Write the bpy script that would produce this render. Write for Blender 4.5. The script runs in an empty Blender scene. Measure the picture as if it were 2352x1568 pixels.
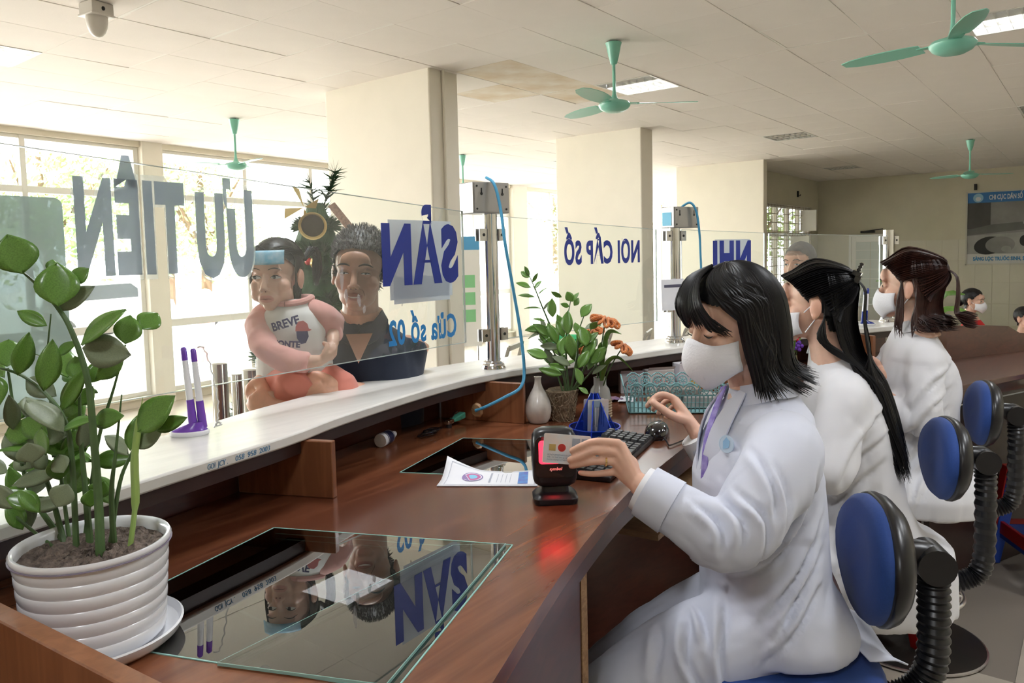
import bpy, bmesh, math, random
import numpy as np
from mathutils import Vector, Matrix, noise as mnoise
random.seed(7)
scn = bpy.context.scene
COL = scn.collection
PI = math.pi
# ------------------------------------------------------------------ camera
cd = bpy.data.cameras.new('camera')
cam = bpy.data.objects.new('camera', cd); COL.objects.link(cam)
cd.sensor_width = 36.0; cd.lens = 36.0 * 1733 / 2352; cd.shift_x = 0.0; cd.shift_y = -77 / 2352.0
cd.clip_start = 0.02; cd.clip_end = 200
yw, pt, rl = math.radians(38), math.radians(4.0), math.atan(.024)
fw = Vector((math.cos(yw)*math.cos(pt), math.sin(yw)*math.cos(pt), -math.sin(pt)))
rt = Vector((math.sin(yw), -math.cos(yw), 0)); up = rt.cross(fw)
RR = rt*math.cos(rl) - up*math.sin(rl); UU = rt*math.sin(rl) + up*math.cos(rl)
m = Matrix((RR, UU, -fw)).transposed().to_4x4(); m.translation = (0, 0, 1.5)
cam.matrix_world = m
scn.camera = cam
cd.dof.use_dof = False
# ------------------------------------------------------------------ world, exposure
w = bpy.data.worlds.new('world'); scn.world = w; w.use_nodes = True
bg = w.node_tree.nodes['Background']; bg.inputs[0].default_value = (.93, .97, 1, 1); bg.inputs[1].default_value = 7.5
vs = scn.view_settings
vs.view_transform = 'Standard'; vs.look = 'None'; vs.exposure = 0.9; vs.gamma = 1.0; vs.use_curve_mapping = False
try:
    scn.cycles.use_denoising = True; scn.cycles.max_bounces = 8; scn.cycles.transparent_max_bounces = 16
    scn.cycles.diffuse_bounces = 4; scn.cycles.glossy_bounces = 4; scn.cycles.transmission_bounces = 6
    scn.cycles.caustics_reflective = False; scn.cycles.caustics_refractive = False
    scn.cycles.sample_clamp_indirect = 6.0
except Exception: pass
sl_ = bpy.data.lights.new('sun','SUN'); sl_.energy = 13.0; sl_.angle = math.radians(1.5); sl_.color = (1,.96,.9)
so_ = bpy.data.objects.new('sun', sl_); COL.objects.link(so_); so_.rotation_euler = Vector((.72,.42,-1.25)).to_track_quat('-Z','Y').to_euler()
def area_light(name, loc, rot, sx, sy, power, col=(1, 1, 1), portal=False):
    l = bpy.data.lights.new(name, 'AREA'); l.shape = 'RECTANGLE'; l.size = sx; l.size_y = sy; l.energy = power; l.color = col
    o = bpy.data.objects.new(name, l); COL.objects.link(o); o.location = loc; o.rotation_euler = rot
    if portal: l.cycles.is_portal = True
    return o
# ------------------------------------------------------------------ materials
MATS = {}
def mat(name, col=(.8,.8,.8), rough=.5, metal=0., spec=.5, var=0., vscale=8., bump=0., bscale=40., trans=0., emit=None, estr=0., alpha=1., stretch=(1,1,1), wave=None, sheen=0., col2=None, coat=0., vcol=False, detail=4., sss=0.):
    if name in MATS: return MATS[name]
    M = bpy.data.materials.new(name); M.use_nodes = True; nt = M.node_tree; N = nt.nodes; L = nt.links
    b = N['Principled BSDF']
    b.inputs['Base Color'].default_value = (*col, 1); b.inputs['Roughness'].default_value = rough; b.inputs['Metallic'].default_value = metal
    b.inputs['Specular IOR Level'].default_value = spec
    if trans: b.inputs['Transmission Weight'].default_value = trans
    if sheen: b.inputs['Sheen Weight'].default_value = sheen; b.inputs['Sheen Roughness'].default_value = .5
    if coat: b.inputs['Coat Weight'].default_value = coat; b.inputs['Coat Roughness'].default_value = .12
    if sss:
        b.inputs['Subsurface Weight'].default_value = sss; b.inputs['Subsurface Radius'].default_value = (.012,.005,.003); b.inputs['Subsurface Scale'].default_value = .6
    if alpha < 1: b.inputs['Alpha'].default_value = alpha
    if emit: b.inputs['Emission Color'].default_value = (*emit, 1); b.inputs['Emission Strength'].default_value = estr
    tc = None
    def coords():
        t = N.new('ShaderNodeTexCoord'); mp = N.new('ShaderNodeMapping'); mp.inputs['Scale'].default_value = stretch
        L.new(t.outputs['Object'], mp.inputs['Vector']); return mp.outputs['Vector']
    if var or bump or wave: tc = coords()
    src = None
    if vcol:
        a = N.new('ShaderNodeAttribute'); a.attribute_name = 'Col'; src = a.outputs['Color']; L.new(src, b.inputs['Base Color'])
    if var:
        n = N.new('ShaderNodeTexNoise'); n.inputs['Scale'].default_value = vscale; n.inputs['Detail'].default_value = detail
        L.new(tc, n.inputs['Vector'])
        r = N.new('ShaderNodeValToRGB'); r.color_ramp.elements[0].position = .3; r.color_ramp.elements[1].position = .7
        c2 = col2 or tuple(max(0, c*(1-var)) for c in col)
        r.color_ramp.elements[0].color = (*c2, 1); r.color_ramp.elements[1].color = (*col, 1)
        L.new(n.outputs['Fac'], r.inputs['Fac'])
        if vcol:
            mx = N.new('ShaderNodeMix'); mx.data_type = 'RGBA'; mx.blend_type = 'MULTIPLY'; mx.inputs[0].default_value = 1
            L.new(src, mx.inputs[6]); L.new(r.outputs['Color'], mx.inputs[7]); L.new(mx.outputs[2], b.inputs['Base Color'])
        else: L.new(r.outputs['Color'], b.inputs['Base Color'])
    if bump:
        n2 = N.new('ShaderNodeTexNoise'); n2.inputs['Scale'].default_value = bscale; n2.inputs['Detail'].default_value = 5
        L.new(tc, n2.inputs['Vector'])
        bp = N.new('ShaderNodeBump'); bp.inputs['Strength'].default_value = bump; bp.inputs['Distance'].default_value = .01
        L.new(n2.outputs['Fac'], bp.inputs['Height']); L.new(bp.outputs['Normal'], b.inputs['Normal'])
    MATS[name] = M; return M
def glass_mat(name, tint=(1,1,1), refl=.08, haze=0., hazecol=(.9,.95,.93), rough=.02, fres=1.45):
    if name in MATS: return MATS[name]
    M = bpy.data.materials.new(name); M.use_nodes = True; nt = M.node_tree; N = nt.nodes; L = nt.links
    for n in list(N): N.remove(n)
    o = N.new('ShaderNodeOutputMaterial'); t = N.new('ShaderNodeBsdfTransparent'); t.inputs[0].default_value = (*tint, 1)
    g = N.new('ShaderNodeBsdfGlossy'); g.inputs['Roughness'].default_value = rough
    fr = N.new('ShaderNodeFresnel'); fr.inputs['IOR'].default_value = fres
    mp = N.new('ShaderNodeMath'); mp.operation = 'MULTIPLY'; mp.inputs[1].default_value = refl; L.new(fr.outputs[0], mp.inputs[0])
    mx = N.new('ShaderNodeMixShader'); L.new(mp.outputs[0], mx.inputs[0])
    cur = t.outputs[0]
    if haze:
        d = N.new('ShaderNodeBsdfDiffuse'); d.inputs[0].default_value = (*hazecol, 1)
        tl = N.new('ShaderNodeBsdfTranslucent'); tl.inputs[0].default_value = (*hazecol, 1)
        m0 = N.new('ShaderNodeMixShader'); m0.inputs[0].default_value = .5; L.new(d.outputs[0], m0.inputs[1]); L.new(tl.outputs[0], m0.inputs[2])
        m1 = N.new('ShaderNodeMixShader'); m1.inputs[0].default_value = haze; L.new(cur, m1.inputs[1]); L.new(m0.outputs[0], m1.inputs[2]); cur = m1.outputs[0]
    L.new(cur, mx.inputs[1]); L.new(g.outputs[0], mx.inputs[2]); L.new(mx.outputs[0], o.inputs[0])
    MATS[name] = M; return M
def wood_mat(name, dark, light, rough=.3, scale=1.0, axis=0, coat=.3):
    if name in MATS: return MATS[name]
    M = bpy.data.materials.new(name); M.use_nodes = True; nt = M.node_tree; N = nt.nodes; L = nt.links; b = N['Principled BSDF']
    t = N.new('ShaderNodeTexCoord'); mp = N.new('ShaderNodeMapping')
    s = [14*scale, 14*scale, 14*scale]; s[axis] = 1.2*scale
    mp.inputs['Scale'].default_value = s; L.new(t.outputs['Object'], mp.inputs['Vector'])
    n1 = N.new('ShaderNodeTexNoise'); n1.inputs['Scale'].default_value = 3; n1.inputs['Detail'].default_value = 6; n1.inputs['Distortion'].default_value = .8; L.new(mp.outputs[0], n1.inputs['Vector'])
    n2 = N.new('ShaderNodeTexNoise'); n2.inputs['Scale'].default_value = 1.6; n2.inputs['Detail'].default_value = 2; L.new(t.outputs['Object'], n2.inputs['Vector'])
    ad = N.new('ShaderNodeMath'); ad.operation = 'ADD'; L.new(n1.outputs['Fac'], ad.inputs[0]); L.new(n2.outputs['Fac'], ad.inputs[1])
    r = N.new('ShaderNodeValToRGB'); r.color_ramp.elements[0].position = .38; r.color_ramp.elements[1].position = .68
    hv = N.new('ShaderNodeMath'); hv.operation = 'MULTIPLY'; hv.inputs[1].default_value = .5; L.new(ad.outputs[0], hv.inputs[0])
    r.color_ramp.elements[0].color = (*dark, 1); r.color_ramp.elements[1].color = (*light, 1); L.new(hv.outputs[0], r.inputs['Fac'])
    L.new(r.outputs['Color'], b.inputs['Base Color'])
    b.inputs['Roughness'].default_value = rough; b.inputs['Coat Weight'].default_value = coat; b.inputs['Coat Roughness'].default_value = .15
    MATS[name] = M; return M
# ------------------------------------------------------------------ object helpers
def tag(o, label=None, cat=None, group=None, kind=None):
    if label: o['label'] = label
    if cat: o['category'] = cat
    if group: o['group'] = group
    if kind: o['kind'] = kind
    return o
def empty(name, loc=(0,0,0), rz=0.0, label=None, cat=None, group=None, kind=None):
    o = bpy.data.objects.new(name, None); COL.objects.link(o); o.location = loc; o.rotation_euler = (0, 0, rz); o.empty_display_size = .05
    return tag(o, label, cat, group, kind)
class MB:
    def __init__(s): s.v = []; s.f = []; s.m = []; s.cur = 0
    def add(s, vs, fs):
        k = len(s.v); s.v += [tuple(p) for p in vs]
        for f in fs: s.f.append(tuple(k+i for i in f)); s.m.append(s.cur)
        return s
    def box(s, a, b):
        x0,y0,z0 = a; x1,y1,z1 = b
        return s.add([(x0,y0,z0),(x1,y0,z0),(x1,y1,z0),(x0,y1,z0),(x0,y0,z1),(x1,y0,z1),(x1,y1,z1),(x0,y1,z1)],
                     [(3,2,1,0),(4,5,6,7),(0,1,5,4),(1,2,6,5),(2,3,7,6),(3,0,4,7)])
    def cbox(s, c, d): return s.box([c[i]-d[i]/2 for i in range(3)], [c[i]+d[i]/2 for i in range(3)])
    def prism(s, poly, z0, z1):   # poly list of (x,y), counter-clockwise
        n = len(poly)
        vs = [(p[0],p[1],z0) for p in poly] + [(p[0],p[1],z1) for p in poly]
        return s.add(vs, [tuple(range(n-1,-1,-1)), tuple(range(n,2*n))] + [(i,(i+1)%n,n+(i+1)%n,n+i) for i in range(n)])
    def beam(s, p, q, w, h, up=(0,0,1)):
        p = Vector(p); q = Vector(q); d = (q-p).normalized(); u = Vector(up)
        r = d.cross(u)
        if r.length < 1e-5: r = d.cross(Vector((1,0,0)))
        r.normalize(); u = r.cross(d)
        vs = []
        for c in (p, q):
            for a, b in ((-1,-1),(1,-1),(1,1),(-1,1)): vs.append(c + r*a*w/2 + u*b*h/2)
        return s.add(vs, [(0,1,2,3),(7,6,5,4),(4,5,1,0),(5,6,2,1),(6,7,3,2),(7,4,0,3)])
    def tube(s, pts, r, n=10, cap=True, flat=1.0, upv=None):
        pts = [Vector(p) for p in pts]; rs = r if isinstance(r, (list, tuple, np.ndarray)) else [r]*len(pts)
        N = len(pts); k = len(s.v); prev = None
        for i, p in enumerate(pts):
            t = (pts[min(i+1,N-1)]-pts[max(i-1,0)])
            if t.length < 1e-9: t = Vector((0,0,1))
            t.normalize()
            if prev is None:
                a = Vector(upv) if upv is not None else (Vector((0,0,1)) if abs(t.z) < .9 else Vector((1,0,0)))
                u = (a - t*a.dot(t))
                if u.length < 1e-6: u = t.orthogonal()
                u.normalize()
            else:
                u = prev - t*prev.dot(t)
                if u.length < 1e-6: u = t.orthogonal()
                u.normalize()
            prev = u; v = t.cross(u)
            for j in range(n):
                a = 2*PI*j/n; s.v.append(tuple(p + (u*math.cos(a)*flat + v*math.sin(a))*rs[i]))
        for i in range(N-1):
            for j in range(n):
                s.f.append((k+i*n+j, k+i*n+(j+1)%n, k+(i+1)*n+(j+1)%n, k+(i+1)*n+j)); s.m.append(s.cur)
        if cap:
            s.f.append(tuple(k+j for j in range(n-1,-1,-1))); s.m.append(s.cur)
            s.f.append(tuple(k+(N-1)*n+j for j in range(n))); s.m.append(s.cur)
        return s
    def lathe(s, prof, n=32, c=(0,0,0), axis='Z', closed=False):
        k = len(s.v); N = len(prof)
        for r, z in prof:
            for j in range(n):
                a = 2*PI*j/n
                p = (r*math.cos(a), r*math.sin(a), z)
                if axis == 'X': p = (p[2], p[0], p[1])
                if axis == 'Y': p = (p[1], p[2], p[0])
                s.v.append((c[0]+p[0], c[1]+p[1], c[2]+p[2]))
        for i in range(N-1):
            for j in range(n):
                s.f.append((k+i*n+j, k+i*n+(j+1)%n, k+(i+1)*n+(j+1)%n, k+(i+1)*n+j)); s.m.append(s.cur)
        if closed:
            for j in range(n): s.f.append((k+(N-1)*n+j, k+(N-1)*n+(j+1)%n, k+(j+1)%n, k+j)); s.m.append(s.cur)
            return s
        s.f.append(tuple(k+j for j in range(n-1,-1,-1))); s.m.append(s.cur)
        s.f.append(tuple(k+(N-1)*n+j for j in range(n))); s.m.append(s.cur)
        return s
    def ell(s, c, r, n=16, rot=None):
        k = len(s.v); c = Vector(c); R = rot
        rr = (r,r,r) if isinstance(r, (int,float)) else r
        rows = n//2
        for i in range(1, rows):
            t = PI*i/rows
            for j in range(n):
                a = 2*PI*j/n
                p = Vector((rr[0]*math.sin(t)*math.cos(a), rr[1]*math.sin(t)*math.sin(a), rr[2]*math.cos(t)))
                if R is not None: p = R @ p
                s.v.append(tuple(c+p))
        for z in (rr[2], -rr[2]):
            p = Vector((0,0,z)); p = R @ p if R is not None else p
            s.v.append(tuple(c+p))
        top = k+(rows-1)*n; bot = top+1
        for i in range(rows-2):
            for j in range(n):
                s.f.append((k+i*n+j, k+(i+1)*n+j, k+(i+1)*n+(j+1)%n, k+i*n+(j+1)%n)); s.m.append(s.cur)
        for j in range(n):
            s.f.append((top, k+j, k+(j+1)%n)); s.m.append(s.cur)
            s.f.append((bot, k+(rows-2)*n+(j+1)%n, k+(rows-2)*n+j)); s.m.append(s.cur)
        return s
    def loft(s, rings, cap=True, closed=True):
        k = len(s.v); n = len(rings[0]); N = len(rings)
        for r in rings: s.v += [tuple(p) for p in r]
        for i in range(N-1):
            for j in range(n if closed else n-1):
                s.f.append((k+i*n+j, k+i*n+(j+1)%n, k+(i+1)*n+(j+1)%n, k+(i+1)*n+j)); s.m.append(s.cur)
        if cap:
            s.f.append(tuple(k+j for j in range(n-1,-1,-1))); s.m.append(s.cur)
            s.f.append(tuple(k+(N-1)*n+j for j in range(n))); s.m.append(s.cur)
        return s
    def mesh(s, name):
        me = bpy.data.meshes.new(name); me.from_pydata(s.v, [], s.f); me.update(); return me
    def build(s, name, mats, parent=None, smooth=True, bevel=0, seg=2, angle=40, fix=False):
        me = s.mesh(name)
        if not isinstance(mats, (list, tuple)): mats = [mats]
        for M in mats: me.materials.append(M)
        if len(mats) > 1: me.polygons.foreach_set('material_index', s.m)
        if fix:
            bm = bmesh.new(); bm.from_mesh(me); bmesh.ops.recalc_face_normals(bm, faces=bm.faces); bm.to_mesh(me); bm.free()
        if smooth:
            me.polygons.foreach_set('use_smooth', [True]*len(me.polygons))
            try: me.set_sharp_from_angle(angle=math.radians(angle))
            except Exception: pass
        o = bpy.data.objects.new(name, me); COL.objects.link(o)
        if parent is not None: o.parent = parent
        if bevel:
            md = o.modifiers.new('bevel', 'BEVEL'); md.width = bevel; md.segments = seg; md.limit_method = 'ANGLE'; md.angle_limit = math.radians(35)
            md.harden_normals = False
        return o
def inst(src, parent=None, loc=None, rot=None):
    o = src.copy(); COL.objects.link(o); o.parent = parent
    if loc is not None: o.location = loc
    if rot is not None: o.rotation_euler = rot
    return o
def copy_tree(o, parent=None):
    c = o.copy(); COL.objects.link(c); c.parent = parent
    for ch in list(o.children): copy_tree(ch, c)
    return c
def rot_to(xa, ya, za, loc):
    M = Matrix((Vector(xa), Vector(ya), Vector(za))).transposed().to_4x4(); M.translation = loc; return M
def text_obj(name, body, size, M, parent=None, bold=.0, xs=1.0, ext=.0004, width=None, mirror=False, frame=None, align='CENTER', shear=0.0, spacing=1.0):
    cu = bpy.data.curves.new(name, 'FONT'); cu.body = body; cu.size = size; cu.align_x = align; cu.extrude = ext; cu.offset = bold; cu.shear = shear; cu.space_character = spacing
    cu.resolution_u = 3
    t = bpy.data.objects.new(name, cu); COL.objects.link(t)
    dg = bpy.context.evaluated_depsgraph_get(); me = bpy.data.meshes.new_from_object(t.evaluated_get(dg))
    bpy.data.objects.remove(t); bpy.data.curves.remove(cu)
    me.name = name
    n = len(me.vertices); co = np.empty(n*3); me.vertices.foreach_get('co', co); co = co.reshape(-1,3)
    if n and width:
        w0 = co[:,0].max()-co[:,0].min(); co[:,0] *= width/max(w0,1e-6)
    else: co[:,0] *= xs
    if mirror: co[:,0] *= -1
    me.vertices.foreach_set('co', co.ravel()); me.update()
    if mirror: me.flip_normals()
    me.materials.clear(); me.materials.append(M)
    o = bpy.data.objects.new(name, me); COL.objects.link(o); o.parent = parent
    if frame is not None: o.matrix_local = frame
    return o
def catmull(P, n=8, closed=False):
    P = [Vector(p) for p in P]; out = []
    N = len(P)
    for i in range(N-1 if not closed else N):
        g = lambda k: P[k % N] if closed else P[max(0, min(N-1, k))]
        p0, p1, p2, p3 = g(i-1), g(i), g(i+1), g(i+2)
        for j in range(n):
            t = j/n
            out.append(.5*((2*p1)+(-p0+p2)*t+(2*p0-5*p1+4*p2-p3)*t*t+(-p0+3*p1-3*p2+p3)*t**3))
    if not closed: out.append(P[-1])
    return out
# ================================================================== SETTING
CZ = 2.94; FZ = -0.2
m_wall = mat('cream_wall_paint', (.80,.74,.60), .75, var=.06, vscale=3, bump=.05, bscale=60)
m_wall2 = mat('dull_cream_wall_paint', (.70,.66,.52), .75, var=.08, vscale=2, bump=.05, bscale=60)
m_pillar = mat('pillar_cream_paint', (.86,.81,.70), .7, var=.04, vscale=3, bump=.04, bscale=50)
m_tile_c = mat('ceiling_panel', (.86,.80,.75), .8, var=.05, vscale=2.2, bump=.06, bscale=90)
m_stain = mat('ceiling_panel_stained', (.84,.79,.71), .8, var=.2, vscale=3.5, col2=(.66,.52,.36))
m_grid = mat('ceiling_grid_white', (.86,.83,.78), .6)
m_white = mat('white_paint', (.85,.85,.82), .45)
m_frame = mat('white_aluminium_frame', (.80,.78,.72), .4)
m_floor = mat('beige_floor_tile', (.50,.45,.38), .22, var=.12, vscale=4, spec=.5)
m_grout = mat('dark_grout', (.22,.19,.16), .8)
m_ext = mat('outdoor_paving', (.75,.73,.68), .9, var=.1, vscale=1)
m_pane = glass_mat('window_glass', (1,.995,.985), refl=.6)
m_black = mat('black_plastic', (.012,.012,.013), .35)
m_steel = mat('brushed_steel', (.62,.61,.60), .28, metal=1., bump=.03, bscale=120, stretch=(1,1,14))
m_chrome = mat('polished_steel', (.72,.72,.72), .12, metal=1.)
# ---- floors
fl = MB().box((-4.2,-4.2,FZ-.1),(22.5,10.6,FZ)).build('floor', m_floor, smooth=False); tag(fl, 'pale beige tiled floor of the public hall', kind='structure')
LFRONT = [(-1.6,.72),(-.9,.85),(-.2,.98),(.49,1.137),(.843,1.205),(1.03,1.262),(1.40,1.335),(1.66,1.34),(1.88,1.29),(2.08,1.222),(2.46,1.118),(2.86,.955),(3.25,.765),(3.57,.60)]
LF = [Vector((p.x,p.y)) for p in catmull([(a,b,0) for a,b in LFRONT], 5)]
def offs(P, d):
    out = []
    for i, p in enumerate(P):
        t = (P[min(i+1,len(P)-1)]-P[max(i-1,0)]).normalized(); out.append(p + Vector((-t.y, t.x))*d)
    return out
LB = offs(LF, .235)       # public-side edge of the ledge
sf_poly = [(-3.9,-3.9),(5.4,-3.9),(5.4,-.3)] + [(p.x,p.y) for p in reversed(offs(LF,.12))] + [(-3.9,.6)]
sfl = MB().prism(sf_poly, FZ, -.004).build('floor', m_grout, smooth=False); tag(sfl, 'raised beige tiled floor behind the counter', kind='structure')
tl = MB().box((-.298,-.298,-.012),(.298,.298,0)).build('floor_tile', m_floor, sfl, smooth=False, bevel=.0015, seg=1)
first = True
for i in range(-3, 9):
    for j in range(-6, 2):
        cx, cy = .27 + .6*i + .03, -.40 + .6*j + .3
        if cx > 5.05 or cx < -1.2 or (cy > .3 and (cx > 3.0)) or cy > .75: continue
        if cy < -2.6: continue
        if first: tl.location = (cx, cy, 0); first = False
        else: inst(tl, sfl, (cx, cy, 0))
# ---- ceiling
ce = MB().box((-4.2,-4.2,CZ+.09),(22.5,10.8,CZ+.2)).build('ceiling', m_grid, smooth=False); tag(ce, 'white suspended ceiling of square panels', kind='structure')
XP, YP, X0, Y0 = .58, .548, 3.34, .74
LIT = {(4,4),(4,-1),(-3,9),(11,10),(-3,-3),(0,-4),(4,-6),(-4,1),(-8,-2)}  # includes unseen lamps added behind and beside the viewer as fill light
OFF = {(11,-1),(11,4),(19,5)}
def tile_mesh(nm, M):
    mb = MB(); a = .0018
    mb.box((a,a,0),(XP-a,YP-a,.012)); return mb.build(nm, M, ce, smooth=False, bevel=.002, seg=1)
tA = tile_mesh('ceiling_panel', m_tile_c); tB = tile_mesh('ceiling_panel', m_stain)
cells = []
for k in range(-13, 30):
    for j in range(-9, 18):
        if (k,j) in LIT or (k,j) in OFF: continue
        x, y = X0+k*XP, Y0+j*YP
        if x > 17.1 and y < 4.8: continue
        cells.append((k,j,x,y))
def seen(c):
    p = Vector((c[2]+XP/2, c[3]+YP/2, CZ)) - Vector((0,0,1.5)); z = p.dot(fw)
    if z < .5: return 1e9
    u = p.dot(RR)/z*1733; v = -p.dot(UU)/z*1733 - 77
    if abs(u) > 1260 or v < -840: return 1e6 + z
    return z
cells.sort(key=seen)
rs = random.Random(3)
usedA = usedB = False
for n_, (k,j,x,y) in enumerate(cells[:300]):
    st = (k,j) in {(3,5),(4,5),(3,6),(2,5)}
    s = tB if st else tA
    if st and not usedB: o = tB; usedB = True
    elif not st and not usedA: o = tA; usedA = True
    else: o = inst(s, ce)
    o.location = (x, y, CZ + rs.uniform(-.001,.0015)); o.rotation_euler = (rs.uniform(-.004,.004), rs.uniform(-.004,.004), 0)
mb = MB()
for k,j,x,y in cells[300:]: mb.box((x+.003,y+.003,CZ),(x+XP-.003,y+YP-.003,CZ+.012))
tag(mb.build('ceiling_panel_field', m_tile_c, ce, smooth=False), kind='stuff')
mb = MB()   # the tee bars above the joints
for k in range(-13, 33): mb.box((X0+k*XP-.012,-4.1,CZ+.0022),(X0+k*XP+.012,10.6,CZ+.03))
for j in range(-9, 19): mb.box((-4.1,Y0+j*YP-.012,CZ+.0028),(22.3,Y0+j*YP+.012,CZ+.031))
mb.build('ceiling_grid', m_grid, ce, smooth=False)
# ---- pillars
def pillar(x0,x1,y0,y1,label):
    r = empty('pillar', ((x0+x1)/2,(y0+y1)/2,FZ), label=label, kind='structure')
    mb = MB(); hx, hy = (x1-x0)/2, (y1-y0)/2
    mb.box((-hx,-hy,0),(hx,hy,CZ-FZ+.02)); mb.build('shaft', m_pillar, r, smooth=False, bevel=.012, seg=2)
    mb = MB(); t = .012; mb.box((-hx-t,-hy-t,0),(hx+t,hy+t,.12)); mb.build('skirting', m_wall2, r, smooth=False, bevel=.003)
    return r
p1_ = pillar(4.25,4.575,4.07,5.31,'broad cream pillar rising behind the man and the tree')
mb = MB(); mb.tube([(-.02,-.635,0),(-.02,-.635,3.15)],.012,8); mb.build('conduit', m_pillar, p1_)
pillar(7.93,8.22,4.24,5.44,'cream pillar behind the blue ticket lettering')
pillar(12.2,12.36,4.32,5.85,'farthest cream pillar by the barred side window')
# ---- window wall (slanted a little)
WA = Vector((2.96,8.87)); WU = (Vector((12.37,9.65))-WA).normalized(); WN = Vector((-WU.y, WU.x)); WANG = math.atan2(WU.y, WU.x)
def wx(X): return (X-WA.x)/WU.x          # distance along the wall for a given X
ww = empty('wall_window', (WA.x, WA.y, 0), WANG, label='glazed front wall with cream piers', kind='structure')
piers = [(-3.6,-3.3),(.35,.62),(4.43,4.69),(8.25,8.5),(12.40,12.95),(16.2,16.5),(20.6,20.9)]
def wbox(mb, X0_, X1_, z0, z1, d0, d1): return mb.box((wx(X0_), d0, z0), (wx(X1_), d1, z1))
for a, b in piers: wbox(MB(), a, b, FZ, CZ+.05, -.06, .2).build('pier', m_pillar, ww, smooth=False, bevel=.008)
wbox(MB(), -3.6, 22, FZ, -.1, 0, .15).build('curb', m_wall, ww, smooth=False)
wbox(MB(), -3.6, 22, -.10, -.075, -.05, .18).build('sill', m_wall2, ww, smooth=False, bevel=.004)
wbox(MB(), -3.6, 22, CZ-.06, CZ+.1, -.02, .15).build('head_beam', m_wall, ww, smooth=False)
wn = 0
for bi in range(len(piers)-1):
    a, b = piers[bi][1], piers[bi+1][0]; wn += 1
    r = empty('window_%d' % wn, label='tall white-framed window bay looking out to trees', kind='structure')
    r.parent = None; r.location = (WA.x, WA.y, 0); r.rotation_euler = (0,0,WANG)
    div = [a, a+(b-a)*.345, a+(b-a)*.67, b]
    fr = MB(); f = .028
    zs = [-.075, .72, .81, 2.28, 2.35, CZ-.06]
    wbox(fr, a, b, zs[0], zs[0]+.05, .04, .09); wbox(fr, a, b, zs[5]-.04, zs[5], .04, .09)
    wbox(fr, a, a+.055, zs[0], zs[5], .035, .095); wbox(fr, b-.055, b, zs[0], zs[5], .035, .095)
    fr.build('window_frame', m_frame, r, smooth=False, bevel=.004)
    for d in div[1:3]: wbox(MB(), d-f, d+f, zs[0], zs[5], .03, .1).build('mullion', m_frame, r, smooth=False, bevel=.004)
    wbox(MB(), a, b, zs[1], zs[2], .032, .098).build('transom', m_frame, r, smooth=False, bevel=.004)
    wbox(MB(), a, b, zs[3], zs[4], .032, .098).build('transom', m_frame, r, smooth=False, bevel=.004)
    for q in range(3):
        for z0, z1 in ((zs[0]+.05,zs[1]),(zs[2],zs[3]),(zs[4],zs[5]-.04)):
            wbox(MB(), div[q]+f, div[q+1]-f, z0, z1, .062, .068).build('pane', m_pane, r, smooth=False)
    mid = (wx(a)+wx(b))/2; P = WA + WU*mid - WN*.02
    area_light('portal', (P.x, P.y, 1.4), (PI/2, 0, WANG), wx(b)-wx(a), 2.9, 1, portal=True)
# ---- end wall with wainscot tiles, door, poster comes later
EX = 17.2; EY = 4.9
we = MB().box((EX,-4.2,FZ),(EX+.2,EY+.2,CZ+.1)).build('wall_end', m_wall2, smooth=False); tag(we, 'olive cream end wall with pale tiled lower part', kind='structure')
m_wt = mat('pale_wall_tile', (.72,.69,.58), .3, var=.05, vscale=1.5)
tw, th = .285, .42
wt0 = MB().box((-.008,-tw/2+.002,-th/2+.002),(0,tw/2-.002,th/2-.002)).build('wall_tile', m_wt, we, smooth=False, bevel=.001, seg=1)
ft = True
for i in range(18):
    for j in range(5):
        y = 3.36 - tw*(i+.5); z = 1.60 - th*(j+.5)
        if z-th/2 < FZ: continue
        if ft: wt0.location = (EX-.001, y, z); ft = False
        else: inst(wt0, we, (EX-.001, y, z))
dr = empty('door_1', (EX, 3.83, FZ), label='white glazed door in the end wall', kind='structure')
MB().box((-.05,-.42,0),(0,-.37,1.96)).box((-.05,.37,0),(0,.42,1.96)).box((-.05,-.37,1.91),(0,.37,1.96)).build('door_frame', m_white, dr, smooth=False, bevel=.004)
MB().box((-.03,-.37,0),(0,-.28,1.91)).box((-.03,.28,0),(0,.37,1.91)).box((-.03,-.28,1.80),(0,.28,1.91)).box((-.03,-.28,0),(0,.28,.5)).build('door_leaf', m_white, dr, smooth=False, bevel=.004)
m_frost = mat('frosted_door_glass', (.62,.68,.66), .3, spec=.5)
for i in range(2): MB().box((-.02,-.28+i*.285,.5),(-.012,-.005+i*.285,1.8)).build('pane', m_frost, dr, smooth=False)
mb = MB()
for i in range(6): mb.box((-.035,-.28,.62+i*.2),(-.025,.28,.63+i*.2))
mb.build('glazing_bar', m_white, dr, smooth=False)
MB().box((-.10,-.1,1.985),(-.03,.18,2.03)).beam((-.11,.1,2.02),(-.06,-.25,2.06),.02,.02).build('door_closer', m_black, dr, smooth=False, bevel=.004)
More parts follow.
